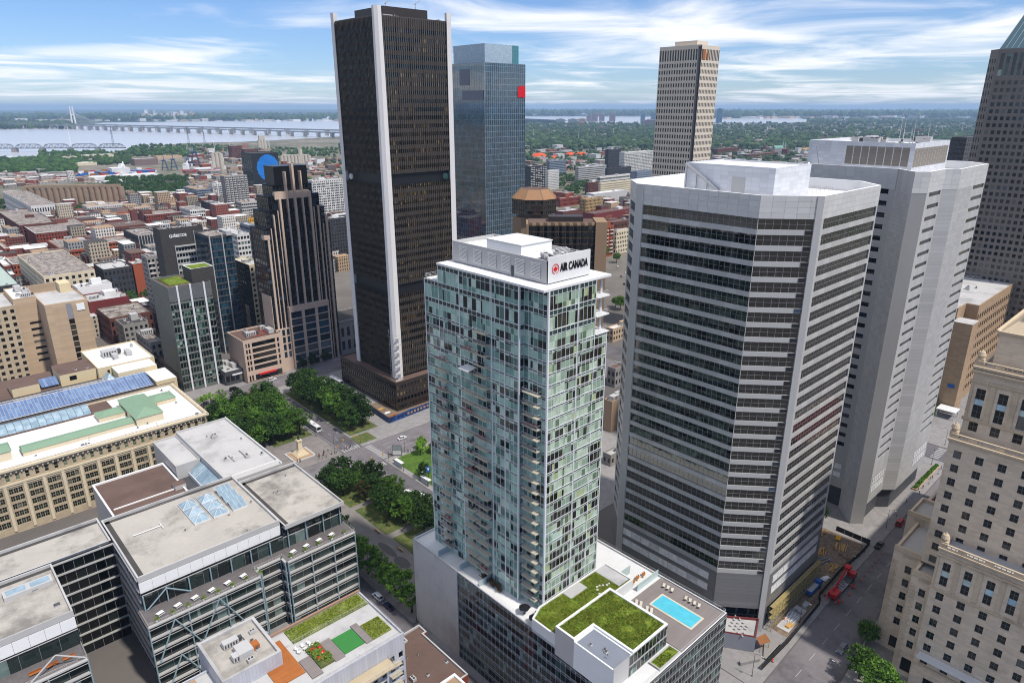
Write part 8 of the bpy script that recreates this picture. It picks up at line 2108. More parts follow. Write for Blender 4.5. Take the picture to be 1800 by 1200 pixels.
car(247.6, 64.6, 0, 'pickup', p_black, 'black pickup truck beside the orange cones on the hill street', name='pickup_truck', cat='pickup truck')
car(268.6, 64.6, 0, 'van', p_redc, 'red van with pale roof on the hill street', name='van', cat='van')
car(112, 368, 0, 'sedan', p_grey, 'grey car on the far street before the glass block', name='car')
car(290, 60.5, math.pi, 'sedan', p_grey, 'grey car far up the hill street', name='car')
for i in range(7): car(99 + i * 13 + (i % 3) * 3, 366.2 if i % 2 else 376, (0, math.pi)[i % 2], ('sedan', 'suv', 'van')[i % 3], (p_white, p_grey, p_black, p_redc)[i % 4], '%s on the far street, %s from the left' % (('white car', 'grey car', 'black van', 'red car', 'white car', 'grey van', 'black car')[i], ORD[i]), name='car')
for i in range(5): car(90.2, 190 + i * 9.5 + (i % 2), H, ('sedan', 'suv')[i % 2], (p_grey, p_white, p_black, p_blue, p_white)[i], '%s car parked beside the glass office complex, %s from the bottom' % (('grey', 'white', 'black', 'navy', 'white')[i], ORD[i]))
for i in range(4): car((185, 233, 262, 300)[i], (52.6, 54.2, 55, 56.4)[i], math.pi, ('suv', 'sedan', 'suv', 'van')[i], (p_grey, p_black, p_white, p_grey)[i], ('grey', 'black', 'white', 'silver-grey')[i] + ' vehicle on the hill street beside the limestone building', name='car')
for k, (px_, py_, col) in enumerate(((1100, 480, p_white), (1092, 486, p_grey), (1106, 492, p_white), (1086, 470, p_white), (1097, 500, p_black))):
 x, y = at(px_, py_); car(x, y, .7, 'sedan', col, ('white car parked on the lot left of the silver tower, first', 'grey car parked on the lot left of the silver tower', 'white car parked on the lot left of the silver tower, nearest', 'white car parked on the lot left of the silver tower, farthest', 'black car parked on the lot left of the silver tower')[k], 0.02)
def bus(x, y, a, label):
 t = thing('city_bus', label, 'bus', (x, y, .02), a, None, False)
 b = MB(); Lb, W_, Hb = 12.2, 2.55, 3.1
 P = [(-W_ / 2, .35), (W_ / 2, .35), (W_ / 2, Hb - .25), (W_ / 2 - .25, Hb), (-W_ / 2 + .25, Hb), (-W_ / 2, Hb - .25)]
 loft(b, [[(xx, p[0] * k, p[1]) for p in P] for xx, k in ((-Lb / 2, .97), (-Lb / 2 + .2, 1), (Lb / 2 - .3, 1), (Lb / 2, .95))])
 b.build('body', p_white, t)
 mb = MB()
 for s_ in (-1, 1):
  mb.box(-Lb / 2 + .3, -Lb / 2 + 5.5, s_ * (W_ / 2 + .005) - .01, s_ * (W_ / 2 + .005) + .01, .4, 1.3)
 mb.box(-Lb / 2 - .02, -Lb / 2 + .5, -W_ / 2 + .05, W_ / 2 - .05, .4, 2.9); mb.build('blue_livery', M('bus_blue', '1f86c8', .35), t)
 for s_ in (-1, 1):
  for i in range(7):
   mb = MB(); mb.box(-4.6 + i * 1.5, -3.3 + i * 1.5, s_ * (W_ / 2 + .012) - .012, s_ * (W_ / 2 + .012) + .012, 1.4, 2.5); mb.build('window', g_car, t)
 mb = MB(); mb.box(Lb / 2 - .03, Lb / 2 + .03, -1.05, 1.05, 1.2, 2.75); mb.build('windscreen', g_car, t)
 for xx in (-3.5, 1.5): mb = MB(); mb.box(xx - .9, xx + .9, -.6, .6, Hb, Hb + .22); mb.build('roof_unit', m_lgrey, t)
 for sx in (-3.6, 3.7):
  for sy in (-1, 1): put('wheel', WHB, t, (sx, sy * 1.12, .5))
bus(140.8, 299.5, -H, 'white and blue city bus coming down the square road between the groves')
bus(141.2, 203.0, H, 'white and blue city bus beside the glass tower and the lawn')
x, y = at(598, 676); bus(x, y + 4, -H, 'dark roofed city bus stopped beside the building site grove')

# red crane truck
CT = thing('crane_truck', 'red truck crane with its boom lying forward, parked by orange cones', 'truck', (214, 64.2, .02), 0, None, False)
mb = MB(); mb.box(-8.5, 8, -1.2, 1.2, .8, 1.2); mb.box(1.5, 8, -1.25, 1.25, 1.2, 1.5); mb.build('chassis', m_dgrey, CT)
mb = MB(); mb.box(5.8, 8.2, -1.25, 1.25, 1.2, 3.0); mb.build('cab', m_red, CT)
mb = MB(); mb.box(8.18, 8.24, -1.05, 1.05, 2.0, 2.8); mb.box(6.2, 7.8, -1.28, -1.24, 2.0, 2.8); mb.box(6.2, 7.8, 1.24, 1.28, 2.0, 2.8); mb.build('cab_window', g_car, CT)
mb = MB(); mb.prism([(-9, -1.4), (-5.6, -1.4), (-5, 0), (-5.6, 1.4), (-9, 1.4), (-9.6, 0)], 1.2, 2.7); mb.build('turntable', m_red, CT)
mb = MB(); mb.bar((-7.4, .3, 3.0), (5.5, 1.4, 4.4), .55); mb.bar((-4, .5, 3.6), (7.5, 1.5, 4.6), .4); mb.build('boom', m_red, CT)
mb = MB(); mb.box(5.0, 7.4, .4, 2.4, 3.9, 4.9); mb.build('basket', m_red, CT)
mb = MB(); mb.box(-4.6, 1.4, -1.25, 1.25, 1.2, 1.5); 
for i in range(6): mb.box(-4.4 + i, -3.9 + i, -1.0 + (i % 3) * .4, .2 + (i % 2) * .6, 1.5, 1.9 + .1 * (i % 3))
mb.build('flat_bed', m_grey, CT)
for sx in (-7, -5.5, 3.4, 6.4):
 for sy in (-1, 1): put('wheel', WHB, CT, (sx, sy * 1.15, .5))
for sx in (-8.8, 2.2):
 for sy in (-1, 1): mb = MB(); mb.box(sx - .15, sx + .15, sy * 1.2, sy * 2.3, .9, 1.1); mb.box(sx - .3, sx + .3, sy * 2.1, sy * 2.5, .0, .9); mb.build('outrigger', m_red, CT)
BT = thing('cement_truck', 'blue lorry parked inside the building site beside the silver tower', 'truck', (205, 70.5, .02), 0, None, False)
mb = MB(); mb.box(-4, 4, -1.2, 1.2, .7, 1.1); mb.build('chassis', m_dgrey, BT); mb = MB(); mb.box(2.2, 4.2, -1.25, 1.25, 1.1, 3.0); mb.build('cab', m_blue, BT)
mb = MB(); mb.box(4.18, 4.23, -1.0, 1.0, 2.0, 2.8); mb.build('cab_window', g_car, BT); mb = MB(); mb.box(-4, 2.0, -1.25, 1.25, 1.1, 2.2); mb.box(-3.8, 1.8, -1.05, 1.05, 2.2, 2.24, 1); mb.build('tipper_body', [m_blue, m_rooflt], BT)
for sx in (-2.8, -1.5, 3.0):
 for sy in (-1, 1): put('wheel', WHB, BT, (sx, sy * 1.1, .5))

# cones
cm = MB(); cm.box(-.22, .22, -.22, .22, 0, .05, 1); cm.frustum(0, 0, .05, .42, .2, .12, 10, 0); cm.frustum(0, 0, .42, .62, .12, .08, 10, 2); cm.frustum(0, 0, .62, .9, .08, .03, 10, 0)
cme = cm.mesh('traffic_cone', [m_orange, m_black, m_whitep])
bm2 = MB(); bm2.frustum(0, 0, 0, .08, .36, .36, 12, 1); bm2.frustum(0, 0, .08, .45, .27, .25, 12, 0); bm2.frustum(0, 0, .45, .6, .25, .24, 12, 2); bm2.frustum(0, 0, .6, 1.05, .24, .2, 12, 0)
bme = bm2.mesh('traffic_barrel', [m_orange, m_black, m_whitep])
for k, (x, y) in enumerate(((243.5, 62.3), (240.6, 62.0), (237, 61.9), (233.5, 61.8), (229.8, 61.7), (226.2, 61.6))): tag(put('traffic_cone', cme, None, (x, y, .02)), 'small orange cone, %s behind the black pickup truck' % ORD[k], 'cone', 'orange cones behind the pickup')
for k, (x, y) in enumerate(((222.5, 61.4), (217, 61.3), (212, 61.2), (206.8, 61.3), (204.2, 62.6), (203.6, 65.2))): tag(put('traffic_barrel', bme, None, (x, y, .02)), 'orange traffic barrel by the red truck crane, %s from the upper end' % ORD[k], 'barrel', 'orange barrels around the truck crane')
for (px_, py_, lab) in ((1358, 1163, 'orange traffic barrel at the site fence corner'), (1378, 1090, 'orange traffic barrel inside the site by the stairs')):
 x, y = at(px_, py_); tag(put('traffic_barrel', bme, None, (x, y, .14)), lab, 'barrel')

# ------------------------------------------------------------------ street furniture
def lamp(x, y, a, label, h=8., dbl=False, group=None):
 t = thing('street_lamp', label, 'street lamp', (x, y, .13), a, group, False)
 mb = MB(); mb.frustum(0, 0, 0, .5, .2, .16, 8); mb.tube((0, 0, .5), (0, 0, h), .09, .06, 8); mb.build('pole', m_dgrey, t)
 for s_ in ((1, -1) if dbl else (1,)):
  mb = MB(); mb.tube((0, 0, h), (s_ * .9, 0, h + .5), .045); mb.tube((s_ * .9, 0, h + .5), (s_ * 2.0, 0, h + .45), .045); ar = mb.build('arm', m_dgrey, t)
  mb = MB(); mb.box(s_ * 1.8, s_ * 2.6, -.14, .14, h + .36, h + .5); mb.build('lamp_head', m_lgrey, ar)
for i, y in enumerate((160, 178, 196, 214, 232)): lamp(149.6, y, math.pi, 'grey street lamp on the right kerb of the square road, %s from the bottom' % ORD[i], 7.5, False, 'street lamps right of the square road')
for i, y in enumerate((272, 290, 310, 330)): lamp(137.3, y, 0, 'grey street lamp beside the monument grove, %s from the crossing' % ORD[i], 7.5, False, 'street lamps beside the grove')
for i, x in enumerate((160, 178, 196)): lamp(x, 246, H, 'grey street lamp on the cross street by the lawn, %s from the left' % ORD[i], 7, False, 'street lamps on the cross street')
for (x, y, a, lab) in ((236, 67.2, -H, 'street lamp on the pavement beside the building site, upper one'), (222, 67, -H, 'street lamp on the pavement beside the building site, middle one'), (262, 67.4, -H, 'street lamp in front of the far silver tower'), (169.2, 47.4, H, 'curved street lamp at the bottom right corner of the street'), (187, 66.5, -H, 'street lamp at the stairs of the building site'), (330, 72, -H, 'street lamp at the far crossing, left'), (356, 74, H, 'street lamp on the traffic island of the far crossing'), (156, 66, -H, 'black lamp post at the lower corner of the site fence')): lamp(x, y, a, lab, 8)
def signal(x, y, a, label):
 t = thing('traffic_signal', label, 'traffic light', (x, y, .13), a, None, False)
 mb = MB(); mb.tube((0, 0, 0), (0, 0, 5.2), .09, .07, 8); mb.tube((0, 0, 5.0), (3.2, 0, 5.4), .05); mb.build('pole', m_dgrey, t)
 mb = MB(); mb.box(2.9, 3.3, -.18, .18, 4.6, 5.7); mb.box(-.2, .2, -.3, -.1, 2.6, 3.6); mb.build('signal_box', m_yellow, t)
for k, (x, y, a) in enumerate(((137.2, 268.4, 0), (149.6, 268.6, math.pi), (149.6, 243.8, math.pi), (137.2, 243.6, 0))): signal(x, y, a, ('yellow traffic light at the monument corner of the crossing', 'yellow traffic light at the grove corner of the crossing', 'yellow traffic light at the lawn corner of the crossing', 'yellow traffic light at the tree strip corner of the crossing')[k])
# bus shelters, info board, blue sign posts
def shelter(x, y, a, label, L_=6.):
 t = thing('bus_shelter', label, 'bus shelter', (x, y, .13), a, None, False)
 mb = MB(); mb.box(-L_ / 2, L_ / 2, -.8, .9, 2.5, 2.65); mb.build('roof', m_white, t)
 mb = MB(); mb.box(-L_ / 2, L_ / 2, .78, .82, .2, 2.4); mb.build('glass_wall', M('shelter_pane', 'a8b8bc', .1, .03, 1, .5), t)
 for sx in (-1, 1): 
  for yy in (-.7, .8): mb = MB(); mb.box(sx * (L_ / 2 - .1) - .05, sx * (L_ / 2 - .1) + .05, yy - .05, yy + .05, 0, 2.5); mb.build('post', m_dgrey, t)
 mb = MB(); mb.box(-L_ / 2 + .5, L_ / 2 - .5, .3, .7, .42, .48); mb.build('bench', m_timber, t)
shelter(150.8, 237, H, 'white roofed bus shelter at the corner of the open lawn'); shelter(150.8, 216.5, H, 'grey bus shelter farther down beside the lawn')
IBD = thing('information_board', 'large grey and white information board standing on the corner of the lawn', 'board', (155.6, 246.0, .13), math.radians(-43), None, False)
mb = MB(); mb.box(-2.2, 2.2, -.15, .15, .3, 5.4); mb.build('panel', m_dgrey, IBD); mb = MB(); mb.box(-2.0, 2.0, -.19, -.155, .5, 2.6); mb.build('white_field', m_white, IBD); mb = MB(); mb.box(-2.0, 2.0, -.19, -.155, 2.8, 5.2); mb.build('picture_field', M('grey_photo_print', '8f9698', .5, .3, 1.5), IBD)
for s_ in (-1.9, 1.9): mb = MB(); mb.box(s_ - .1, s_ + .1, -.1, .1, 0, .3); mb.build('foot', m_dgrey, IBD)
def bluesign(x, y, label):
 t = thing('entrance_sign', label, 'sign', (x, y, .13), math.radians(-43), None, False)
 mb = MB(); mb.box(-.12, .12, -.12, .12, 0, 5.6); mb.build('post', m_black, t); mb = MB(); mb.box(-1.0, 1.0, -.2, .2, 5.6, 8.2); mb.build('sign_box', m_blue, t)
 mb = MB(); mb.ngon([(-.6, -.22, 7.6), (0, -.22, 6.2), (.6, -.22, 7.6)]); mb.box(-.1, .1, -.24, -.2, 7.0, 8.0); mb.build('white_arrow', m_letterw, t)
bluesign(151.6, 215.6, 'blue box sign on a black post beside the lawn and the road')
# red patio umbrella by the far street and tan canopy
t = thing('patio_umbrella', 'red parasol at the edge of the dense grove', 'umbrella', (113.5, 352.5, .13), 0, None, False)
mb = MB()
for i in range(8):
 a0_, a1_ = 2 * math.pi * i / 8, 2 * math.pi * (i + 1) / 8; mb.ngon([(2.6 * math.cos(a0_), 2.6 * math.sin(a0_), 2.6), (2.6 * math.cos(a1_), 2.6 * math.sin(a1_), 2.6), (0, 0, 3.6)]); mb.ngon([(0, 0, 3.55), (2.6 * math.cos(a1_), 2.6 * math.sin(a1_), 2.55), (2.6 * math.cos(a0_), 2.6 * math.sin(a0_), 2.55)])
mb.build('canopy', m_red, t); mb = MB(); mb.tube((0, 0, 0), (0, 0, 3.5), .05); mb.build('pole', m_dgrey, t)
KS = thing('entrance_pavilion', 'low tan-roofed pavilion half hidden by the grove', 'pavilion', (104, 345, 0)); wb = MB(); wb.prism(rect(99, 111, 340, 350), .1, 3.6, 0, 1); wb.build('walls', [m_gstone, m_rooftan], KS); mb = MB(); mb.prism(rect(98.3, 111.7, 339.3, 350.7), 3.6, 3.9); mb.build('roof', m_tan, KS)
# monument
MN = thing('monument', 'pale stone monument pedestal with a bronze figure on a stepped base', 'monument', (122.6, 277.6, .13), 0, None, False)
mb = MB(); mb.box(-5.5, 5.5, -5.5, 5.5, 0, .35, 1); mb.box(-4.6, 4.6, -4.6, 4.6, .35, .5, 2)
for i in range(4): q = 3.0 - i * .45; mb.box(-q, q, -q, q, .5 + i * .45, .5 + (i + 1) * .45)
mb.prism([(-1.3, -1.3), (1.3, -1.3), (1.3, 1.3), (-1.3, 1.3)], 2.3, 2.9)
a_ = [(-1.1, -1.1, 2.9), (1.1, -1.1, 2.9), (1.1, 1.1, 2.9), (-1.1, 1.1, 2.9)]; b_ = [(-.85, -.85, 7.4), (.85, -.85, 7.4), (.85, .85, 7.4), (-.85, .85, 7.4)]
for i in range(4): j = (i + 1) % 4; mb.quad(a_[i], a_[j], b_[j], b_[i])
mb.box(-1.2, 1.2, -1.2, 1.2, 7.4, 7.9); mb.box(-.95, .95, -.95, .95, 7.9, 8.2)
mb.build('pedestal', [m_classl, m_rooflt, m_rooftan], MN)
mb = MB(); mb.frustum(0, 0, 8.2, 9.6, .62, .38, 12); mb.frustum(0, 0, 9.6, 10.5, .36, .34, 12); mb.frustum(0, 0, 10.5, 10.7, .34, .12, 10); mb.frustum(0, 0, 10.68, 11.1, .15, .17, 10); mb.frustum(0, 0, 11.1, 11.25, .17, .05, 10); mb.tube((-.3, 0, 10.4), (-.55, -.1, 9.7), .1, .08); mb.tube((.3, 0, 10.4), (.5, -.25, 9.8), .1, .08); mb.build('figure', M('dark_bronze', '3a4038', .5, .1, 2, .5), MN)

# ------------------------------------------------------------------ people
def body_mesh(seed, top, leg):
 rr = random.Random(seed); st = rr.uniform(.1, .35); sw = rr.uniform(-.15, .15)
 J = [((0, 0, .95), .15), ((0, 0, 1.2), .14), ((0, 0, 1.42), .17), ((0, 0, 1.53), .065), ((0, .02, 1.62), .09), ((0, .02, 1.72), .1),
         ((-.19, 0, 1.42), .07), ((-.25, -sw, 1.15), .05), ((-.26, .05 - sw, .9), .04), ((.19, 0, 1.42), .07), ((.25, sw, 1.15), .05), ((.26, .05 + sw, .9), .04),
         ((-.1, 0, .88), .1), ((-.11, st * .5, .5), .07), ((-.11, st * .4 - .05, .07), .05), ((-.11, st * .4 + .12, .04), .04), ((.1, 0, .88), .1), ((.11, -st * .4, .5), .07), ((.11, -st * .6, .07), .05), ((.11, -st * .6 + .16, .04), .04)]
 E_ = [(0, 1), (1, 2), (2, 3), (3, 4), (4, 5), (2, 6), (6, 7), (7, 8), (2, 9), (9, 10), (10, 11), (0, 12), (12, 13), (13, 14), (14, 15), (0, 16), (16, 17), (17, 18), (18, 19)]
 me = bpy.data.meshes.new('person'); me.from_pydata([j[0] for j in J], E_, [])
 o = bpy.data.objects.new('person', me); COL.objects.link(o)
 sm = o.modifiers.new('skin', 'SKIN'); sm.use_smooth_shade = True
 for i, (p, r_) in enumerate(J): me.skin_vertices[0].data[i].radius = (r_, r_ * .85)
 me.skin_vertices[0].data[0].use_root = True
 ss = o.modifiers.new('sub', 'SUBSURF'); ss.levels = 1; ss.render_levels = 1
 dg = bpy.context.evaluated_depsgraph_get(); dg.update()
 m2 = bpy.data.meshes.new_from_object(o.evaluated_get(dg)); bpy.data.objects.remove(o)
 m2.materials.clear()
 for mm in (leg, top, m_skin): m2.materials.append(mm)
 for p in m2.polygons:
  c = p.center; p.material_index = 2 if c.z > 1.5 or (abs(c.x) > .21 and c.z < 1.0) else (1 if c.z > .93 else 0)
 return m2
cl_ = [M('cloth_%s' % n, c, .9, .05, 3) for n, c in (('white', 'd0d0d0'), ('black', '202024'), ('red', 'a02a2a'), ('blue', '2c4a7a'), ('denim', '3a4660'), ('khaki', '8a7a5a'))]
VAR = [('white top and dark trousers', 0, 1), ('black clothes', 1, 1), ('red top and jeans', 2, 4), ('blue top and khaki trousers', 3, 5)]
PM_ = [body_mesh(k, cl_[v[1]], cl_[v[2]]) for k, v in enumerate(VAR)]
hm = MB(); hm.frustum(0, -.015, 1.66, 1.8, .115, .1, 10); hm.frustum(0, -.015, 1.8, 1.86, .1, .03, 10); hme = hm.mesh('hair', [m_hair])
WHERE = {}
def person(x, y, k, where, a=None, z=.13):
 t = tag(put('person', PM_[k], None, (x, y, z), rt.uniform(0, 6.28) if a is None else a), 'person in %s %s' % (VAR[k][0], where), 'person', 'people %s' % where)
 put('hair', hme, t)
for i in range(16): person(127 + rt.uniform(0, 9), 266.5 + rt.uniform(0, 5.5), rt.randrange(4), 'waiting in the crowd at the monument corner')
for i in range(8): person(139 + rt.uniform(0, 9), 265.8 + rt.uniform(0, 3), rt.randrange(4), 'walking over the crossing', None, .04)
for i in range(6): person(151 + rt.uniform(0, 12), 244.7 + rt.uniform(0, 2), rt.randrange(4), 'on the pavement at the lawn corner')
for i in range(4): person(117 + rt.uniform(0, 4), 268 + rt.uniform(0, 4), rt.randrange(4), 'strolling beside the monument steps')
for i in range(4): person(270 + i * 14 + rt.uniform(0, 4), 67.4 + rt.uniform(0, 1), i % 4, 'on the pavement below the far silver tower')
person(239.4, 66.8, 1, 'standing at the site fence gate'); person(171.5, 65.4, 1, 'at the lower corner of the site stairs'); person(98.4, 150.2, 1, 'at the end of the lower street'); person(110, 160, 2, 'beside the parked bicycles on the square')
for i in range(6): person(298 + i * 6, 67 + .5 * (i % 2), (i * 2) % 4, 'in a line along the maroon-roofed wing pavement')

# ------------------------------------------------------------------ building sites
def fence_run(pts, name, label, h, mat, post=2.5, z=.13):
 t = thing(name, label, 'fence', (*pts[0], z))
 for (a, b) in zip(pts[:-1], pts[1:]):
  L_ = L2(a, b); n = max(1, round(L_ / post))
  for i in range(n):
   p, q = (a[0] + (b[0] - a[0]) * i / n, a[1] + (b[1] - a[1]) * i / n), (a[0] + (b[0] - a[0]) * (i + 1) / n, a[1] + (b[1] - a[1]) * (i + 1) / n)
   mb = MB(); obar(mb, on(p, q, .03), on(p, q, L_ / n - .03), z, z + h, .03, .03); mb.build('fence_panel', mat, t)
 return t
hoard = fence_run([(174.2, 305), (172.2, 277.8), (186, 278.6), (200.5, 279.6), (214, 280.4)], 'hoarding', 'printed black and blue hoarding around the building site at the bronze tower', 3.2, M('printed_hoarding', '14181f', .5, .2, .35, .4, col2='1b4f9a'), 3)
mb = MB()
for i in range(10): x = 184 + i * 2.2; mb.box(x, x + 1.2, 278.6 + (x - 186) * .07 - .12, 278.6 + (x - 186) * .07 - .06, 1.2, 2.4)
tag(mb.build('barrier_row', m_rooftan), 'tan boards at the foot of the printed hoarding', 'barrier')
slab('site_ground', [(174, 279), (214, 281.5), (214, 287), (183.4, 287), (183.4, 305), (175.4, 305)], .17, m_soil)
slab('site_ground', [(178, 66.4), (244, 67.6), (244, 88), (221, 88), (221, 80), (212, 71.9), (178, 71.9)], .17, m_soil)
def pile(x, y, n, kind, label, mat, grp=None, s_=1.):
 t = thing('material_pile', label, 'pile', (x, y, .17), rt.uniform(-.3, .3), grp, False); rr = random.Random(int(x * 7 + y))
 for i in range(n):
  mb = MB()
  if kind == 'beam': mb.box(-2.6 * s_, 2.6 * s_, -.12, .12, 0, .24)
  elif kind == 'sheet': mb.box(-1.3 * s_, 1.3 * s_, -.7 * s_, .7 * s_, 0, .1)
  else: mb.frustum(0, 0, 0, .5 * s_, .7 * s_, .25 * s_, 7)
  o = mb.build({'beam': 'timber_beam', 'sheet': 'board', 'heap': 'heap'}[kind], mat, t); o.location = (rr.uniform(-.6, .6), rr.uniform(-1.8, 1.8) if kind != 'sheet' else rr.uniform(-.2, .2), .12 * (i // 4) if kind != 'sheet' else i * .11); o.rotation_euler = (0, 0, rr.uniform(-.18, .18))
for k, (x, y, n, kd, m_, lab) in enumerate(((228, 78, 14, 'beam', m_timber, 'long timbers stacked in rows in the upper building site'), (236, 74, 12, 'beam', m_timber, 'pale timbers near the upper site fence'), (222, 71.5, 8, 'beam', m_timber, 'timbers lying beside the site entrance'), (240, 83, 9, 'beam', m_timber, 'timbers at the far end of the site'), (233, 83.5, 7, 'sheet', m_timber, 'stack of plywood boards at the back of the site'), (214, 70.3, 5, 'sheet', m_whitep, 'white boards beside the blue lorry'), (196, 68.8, 6, 'sheet', m_rooflt, 'grey slabs near the excavated pit'), (226, 83, 6, 'heap', m_soil, 'earth heaps in the upper site'), (178, 295, 6, 'sheet', m_timber, 'plywood stack beside the scaffold'), (179, 283, 9, 'beam', m_orangewood, 'rusty beams inside the printed hoarding'), (190, 283, 7, 'sheet', m_blue, 'blue sheets inside the printed hoarding'), (198, 283.5, 6, 'heap', m_red, 'red sacks inside the printed hoarding'), (206, 284, 8, 'beam', m_timber, 'timber behind the printed hoarding, right'), (178, 289, 5, 'sheet', m_whitep, 'white boards inside the hoarding corner'), (231, 71, 8, 'heap', m_soil, 'brown earth heaps near the street fence'), (218, 76, 9, 'sheet', m_rooftan, 'tan boards beside the tower corner in the site'), (224, 75, 10, 'beam', m_grey, 'grey steel lengths in the middle of the site'), (241, 77, 6, 'sheet', m_yellow, 'yellow formwork boards at the fence corner'), (187, 69, 8, 'beam', m_whitep, 'white pipes lying on the lower slab'), (191, 69.6, 6, 'heap', m_gstone, 'rubble heaps on the lower slab'), (183, 68, 5, 'sheet', m_timber, 'plywood on the lower slab'))): pile(x, y, n, kd, lab, m_)
pit = MB(); pit.prism([(180, 66.8), (194, 67.4), (194, 71), (180, 70.8)], .18, .3); pit.build('site_slab', m_rooflt)['kind'] = 'structure'
fence_run([(160, 65.2), (176, 64.9), (200, 65.8), (203, 67.6), (222, 68.2), (236, 67.2), (246, 67.4), (246, 80)], 'site_fence', 'dark mesh site fence along the hill street', 2.0, M('dark_mesh', '2b2826', .8, .1, 1), 3)
sf = MB()
for i in range(17):
 x = 176.5 + i * 2.1
 for dy in (.35, 1.7): sf.bar((x, 72.6 - dy, .17), (x, 72.6 - dy, 9.2), .08)
 for z in (2.4, 4.6, 6.8, 9.0):
  sf.bar((x, 72.25, z), (x, 70.9, z), .07)
  if i < 16: sf.bar((x, 72.25, z), (x + 2.1, 72.25, z), .07); sf.bar((x, 70.9, z), (x + 2.1, 70.9, z), .07); sf.bar((x, 70.9, z - 2.2), (x + 2.1, 70.9, z), .05)
for z in (4.6, 6.8, 9.0): sf.box(176.5, 210, 70.95, 72.2, z - .08, z - .01)
tag(sf.build('scaffold', M('dull_yellow_tube', '9a8a5c', .6, .1, 1)), 'yellow scaffold along the foot of the nearer silver tower', 'scaffold')
# entrance terrace, stairs and canopy at the corner of the silver tower
ET = thing('entrance_terrace', 'corner terrace with chairs and stairs at the foot of the nearer silver tower', 'terrace', (162, 74, .1))
TP = [(159.4, 78.3), (164.8, 70.2), (172.8, 73.4), (165.2, 82.6)]
mb = MB(); mb.prism(TP, .1, 5.6, 0, top=False); flatroof(mb, TP, 5.9, .7, .35, 1, 2); mb.prism(TP, 5.6, 5.9, 1, top=False); mb.build('terrace_base', [m_grey, m_maroon, m_rooflt], ET)
mb = MB()
for i in range(12): mb.prism([(164.5 + i * .35, 66.2 - 0 * i), (173.5, 66.2), (173.5, 71.4 - i * .12), (164.5 + i * .35, 67.0)], .12 + i * .0, .2 + (12 - i) * .04)
mb.build('stairs', m_gstone, ET)
mb = MB(); mb.prism([(157, 70.2), (162.6, 67.2), (163.2, 67.9), (157.6, 71)], .13, 1.2); mb.build('timber_ramp', m_gstone, ET)
mb = MB(); mb.quad((165.6, 69, 3.2), (169.4, 67.6, 3.2), (170.6, 70, 3.7), (167, 71, 3.7)); mb.quad((167, 71, 3.55), (170.6, 70, 3.55), (169.4, 67.6, 3.05), (165.6, 69, 3.05)); mb.tube((166, 69, .2), (166, 69, 3.1), .06); mb.tube((169.2, 67.9, .2), (169.2, 67.9, 3.1), .06); mb.build('orange_canopy', M('orange_canopy', '8a5a34', .7), ET)
rr = random.Random(4)
for k in range(16):
 x = 162.6 + (k % 4) * 1.6 + (k // 4) * .4 + rr.uniform(-.2, .2); y = 73.4 + (k // 4) * 1.5 + (k % 4) * .3 + rr.uniform(-.2, .2)
 t = thing('terrace_chair', 'pale chair on the silver tower corner terrace, %s row, %s in the row' % (ORD[k // 4], ORD[k % 4]), 'chair', (x, y, 5.2), rr.uniform(-.3, .3), 'chairs on the corner terrace', False)
 mb = MB(); mb.box(-.24, .24, -.24, .24, .42, .48); mb.build('seat', m_lgrey, t); mb = MB(); mb.box(-.24, .24, .2, .25, .48, .92); mb.build('backrest', m_lgrey, t)
 mb = MB()
 for sx in (-.2, .2):
  for sy in (-.2, .2): mb.bar((sx, sy, 0), (sx, sy, .42), .03)
 mb.build('legs', m_grey, t)
# planters, hedges by the far silver tower
HG = thing('hedge_planter', 'long planter with clipped hedge beside the far silver tower', 'planter', (318, 70, .13)); mb = MB(); mb.box(300, 330, 68.6, 70.6, .13, .8); mb.build('kerb', m_tan, HG)
mb = MB(); rr = random.Random(2)
for i in range(900):
 c_ = Vector((rr.uniform(300.5, 329.5), rr.uniform(68.9, 70.3), .8 + rr.random() * .9)); d_ = Vector((rr.gauss(0, 1), rr.gauss(0, 1), rr.gauss(0, 1))).normalized() * .28; e_ = d_.orthogonal().normalized() * .2
 mb.quad(tuple(c_ - d_ - e_), tuple(c_ + d_ - e_), tuple(c_ + d_ + e_), tuple(c_ - d_ + e_))
mb.build('hedge', lf_mid, HG)
# traffic island
slab('traffic_island', [(346 + 5 * math.cos(i * .4) * .8, 66.5 + 3 * math.sin(i * .4)) for i in range(15)], .15, m_pave)
# benches and bicycles in the square
for k, y in enumerate((172, 184.5, 200)): 
 t = thing('park_bench', ('timber bench at the lower end of the square path', 'timber bench midway along the square path', 'timber bench at the upper end of the square path')[k], 'bench', (115.6, y, .13), H, None, False)
 mb = MB(); mb.box(-1.6, 1.6, -.3, .3, .42, .48); mb.build('seat', m_timber, t); mb = MB(); mb.box(-1.6, 1.6, .26, .32, .5, .95); mb.build('backrest', m_timber, t)
 for s_ in (-1.2, 1.2): mb = MB(); mb.box(s_ - .06, s_ + .06, -.28, .28, 0, .42); mb.build('leg', m_dgrey, t)

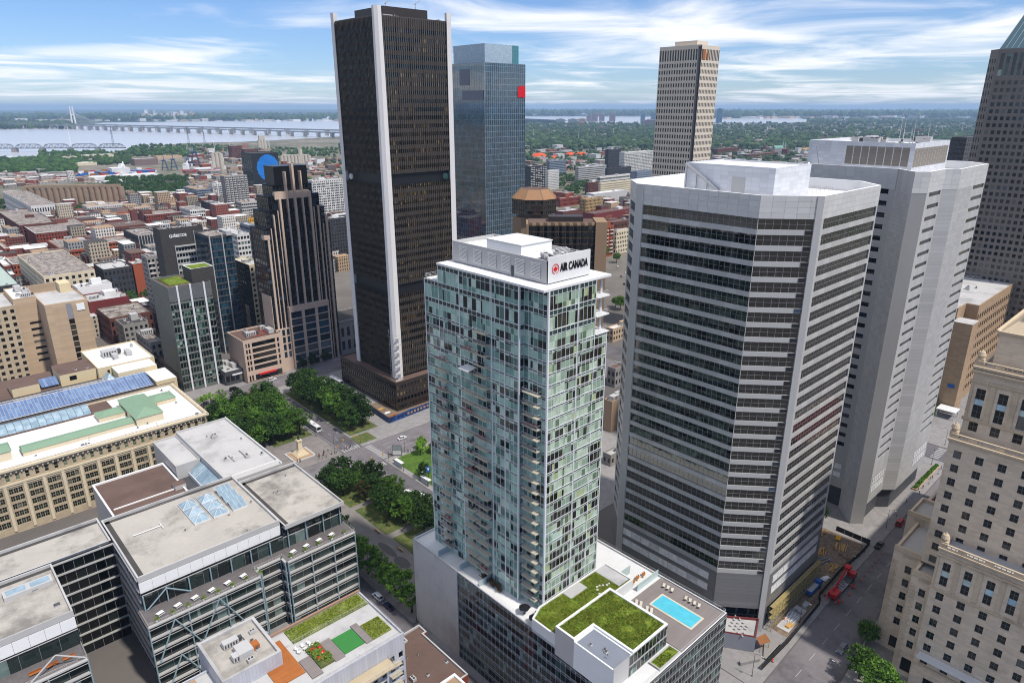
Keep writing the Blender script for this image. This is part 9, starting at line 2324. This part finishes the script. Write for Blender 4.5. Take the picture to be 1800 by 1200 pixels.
# ------------------------------------------------------------------ low plants of the green roofs
m_tuft = leaf_mat('sedum_leaves', [(.15, '566a1e'), (.45, '768822'), (.7, '8f9a3a'), (.9, '94844e')])
def tufts(parent, boxes, z, n, seed):
 R = np.random.default_rng(seed); area = sum((b[1] - b[0]) * (b[3] - b[2]) for b in boxes); V = []
 for b in boxes:
  k = int(n * (b[1] - b[0]) * (b[3] - b[2]) / area)
  x = R.uniform(b[0], b[1], k); y = R.uniform(b[2], b[3], k)
  keep = np.sin(x * .9 + 1.3 * np.sin(y * .7)) + np.sin(y * 1.1 + x * .4) + R.normal(0, .8, k) > -1.0
  x, y = x[keep], y[keep]; a = R.uniform(0, 6.28, len(x)); s = R.uniform(.1, .28, len(x)); h = R.uniform(.06, .28, len(x))
  dx, dy = np.cos(a) * s, np.sin(a) * s
  V.append(np.stack([np.stack([x - dx, y - dy, np.full(len(x), z)], 1), np.stack([x + dx, y + dy, np.full(len(x), z)], 1), np.stack([x + dx * .5 - dy * .6, y + dy * .5 + dx * .6, z + h], 1), np.stack([x - dx * .7 - dy * .6, y - dy * .7 + dx * .6, z + h * .8], 1)], 1).reshape(-1, 3))
 V = np.concatenate(V) - np.array(parent['_o']); me = bpy.data.meshes.new('roof_plants'); me.from_pydata(V.tolist(), [], np.arange(len(V)).reshape(-1, 4).tolist()); me.materials.append(m_tuft); me.update()
 put('roof_plants', me, parent, kind='stuff')
tufts(PD, [(99.9, 111.8, 91.6, 98.8), (103.6, 111.8, 98.8, 100.3), (112, 125, 91.6, 97.2), (118.7, 125, 97.2, 100.3)], 32.86, 5200, 1)
tufts(PD, [(99.6, 118.8, 85.2, 90.1), (106.5, 118.8, 73.2, 85.2)], 36.06, 6500, 2)
tufts(PD, [(112, 119.2, 69.1, 71.4)], 30.42, 500, 3)
tufts(CD, [(53.2, 74, 136.5, 141.4), (68.4, 73.4, 124.2, 130.2)], 29.34, 4200, 4)
# ------------------------------------------------------------------ air
hz = MB(); HB_ = 62000.0
hz.box(-HB_, HB_, -HB_, HB_, -3.0, 262.0)
m = bpy.data.materials.new('haze_air'); m.use_nodes = True
N, L = m.node_tree.nodes, m.node_tree.links; N.clear()
o = N.new('ShaderNodeOutputMaterial'); v = N.new('ShaderNodeVolumePrincipled')
v.inputs['Color'].default_value = (.5, .72, 1.0, 1); v.inputs['Density'].default_value = 5.5e-5; v.inputs['Anisotropy'].default_value = .0
L.new(v.outputs[0], o.inputs['Volume'])
ho = hz.build('haze', m); ho['kind'] = 'stuff'
for o in list(bpy.data.objects):
 if '_o' in o: del o['_o']
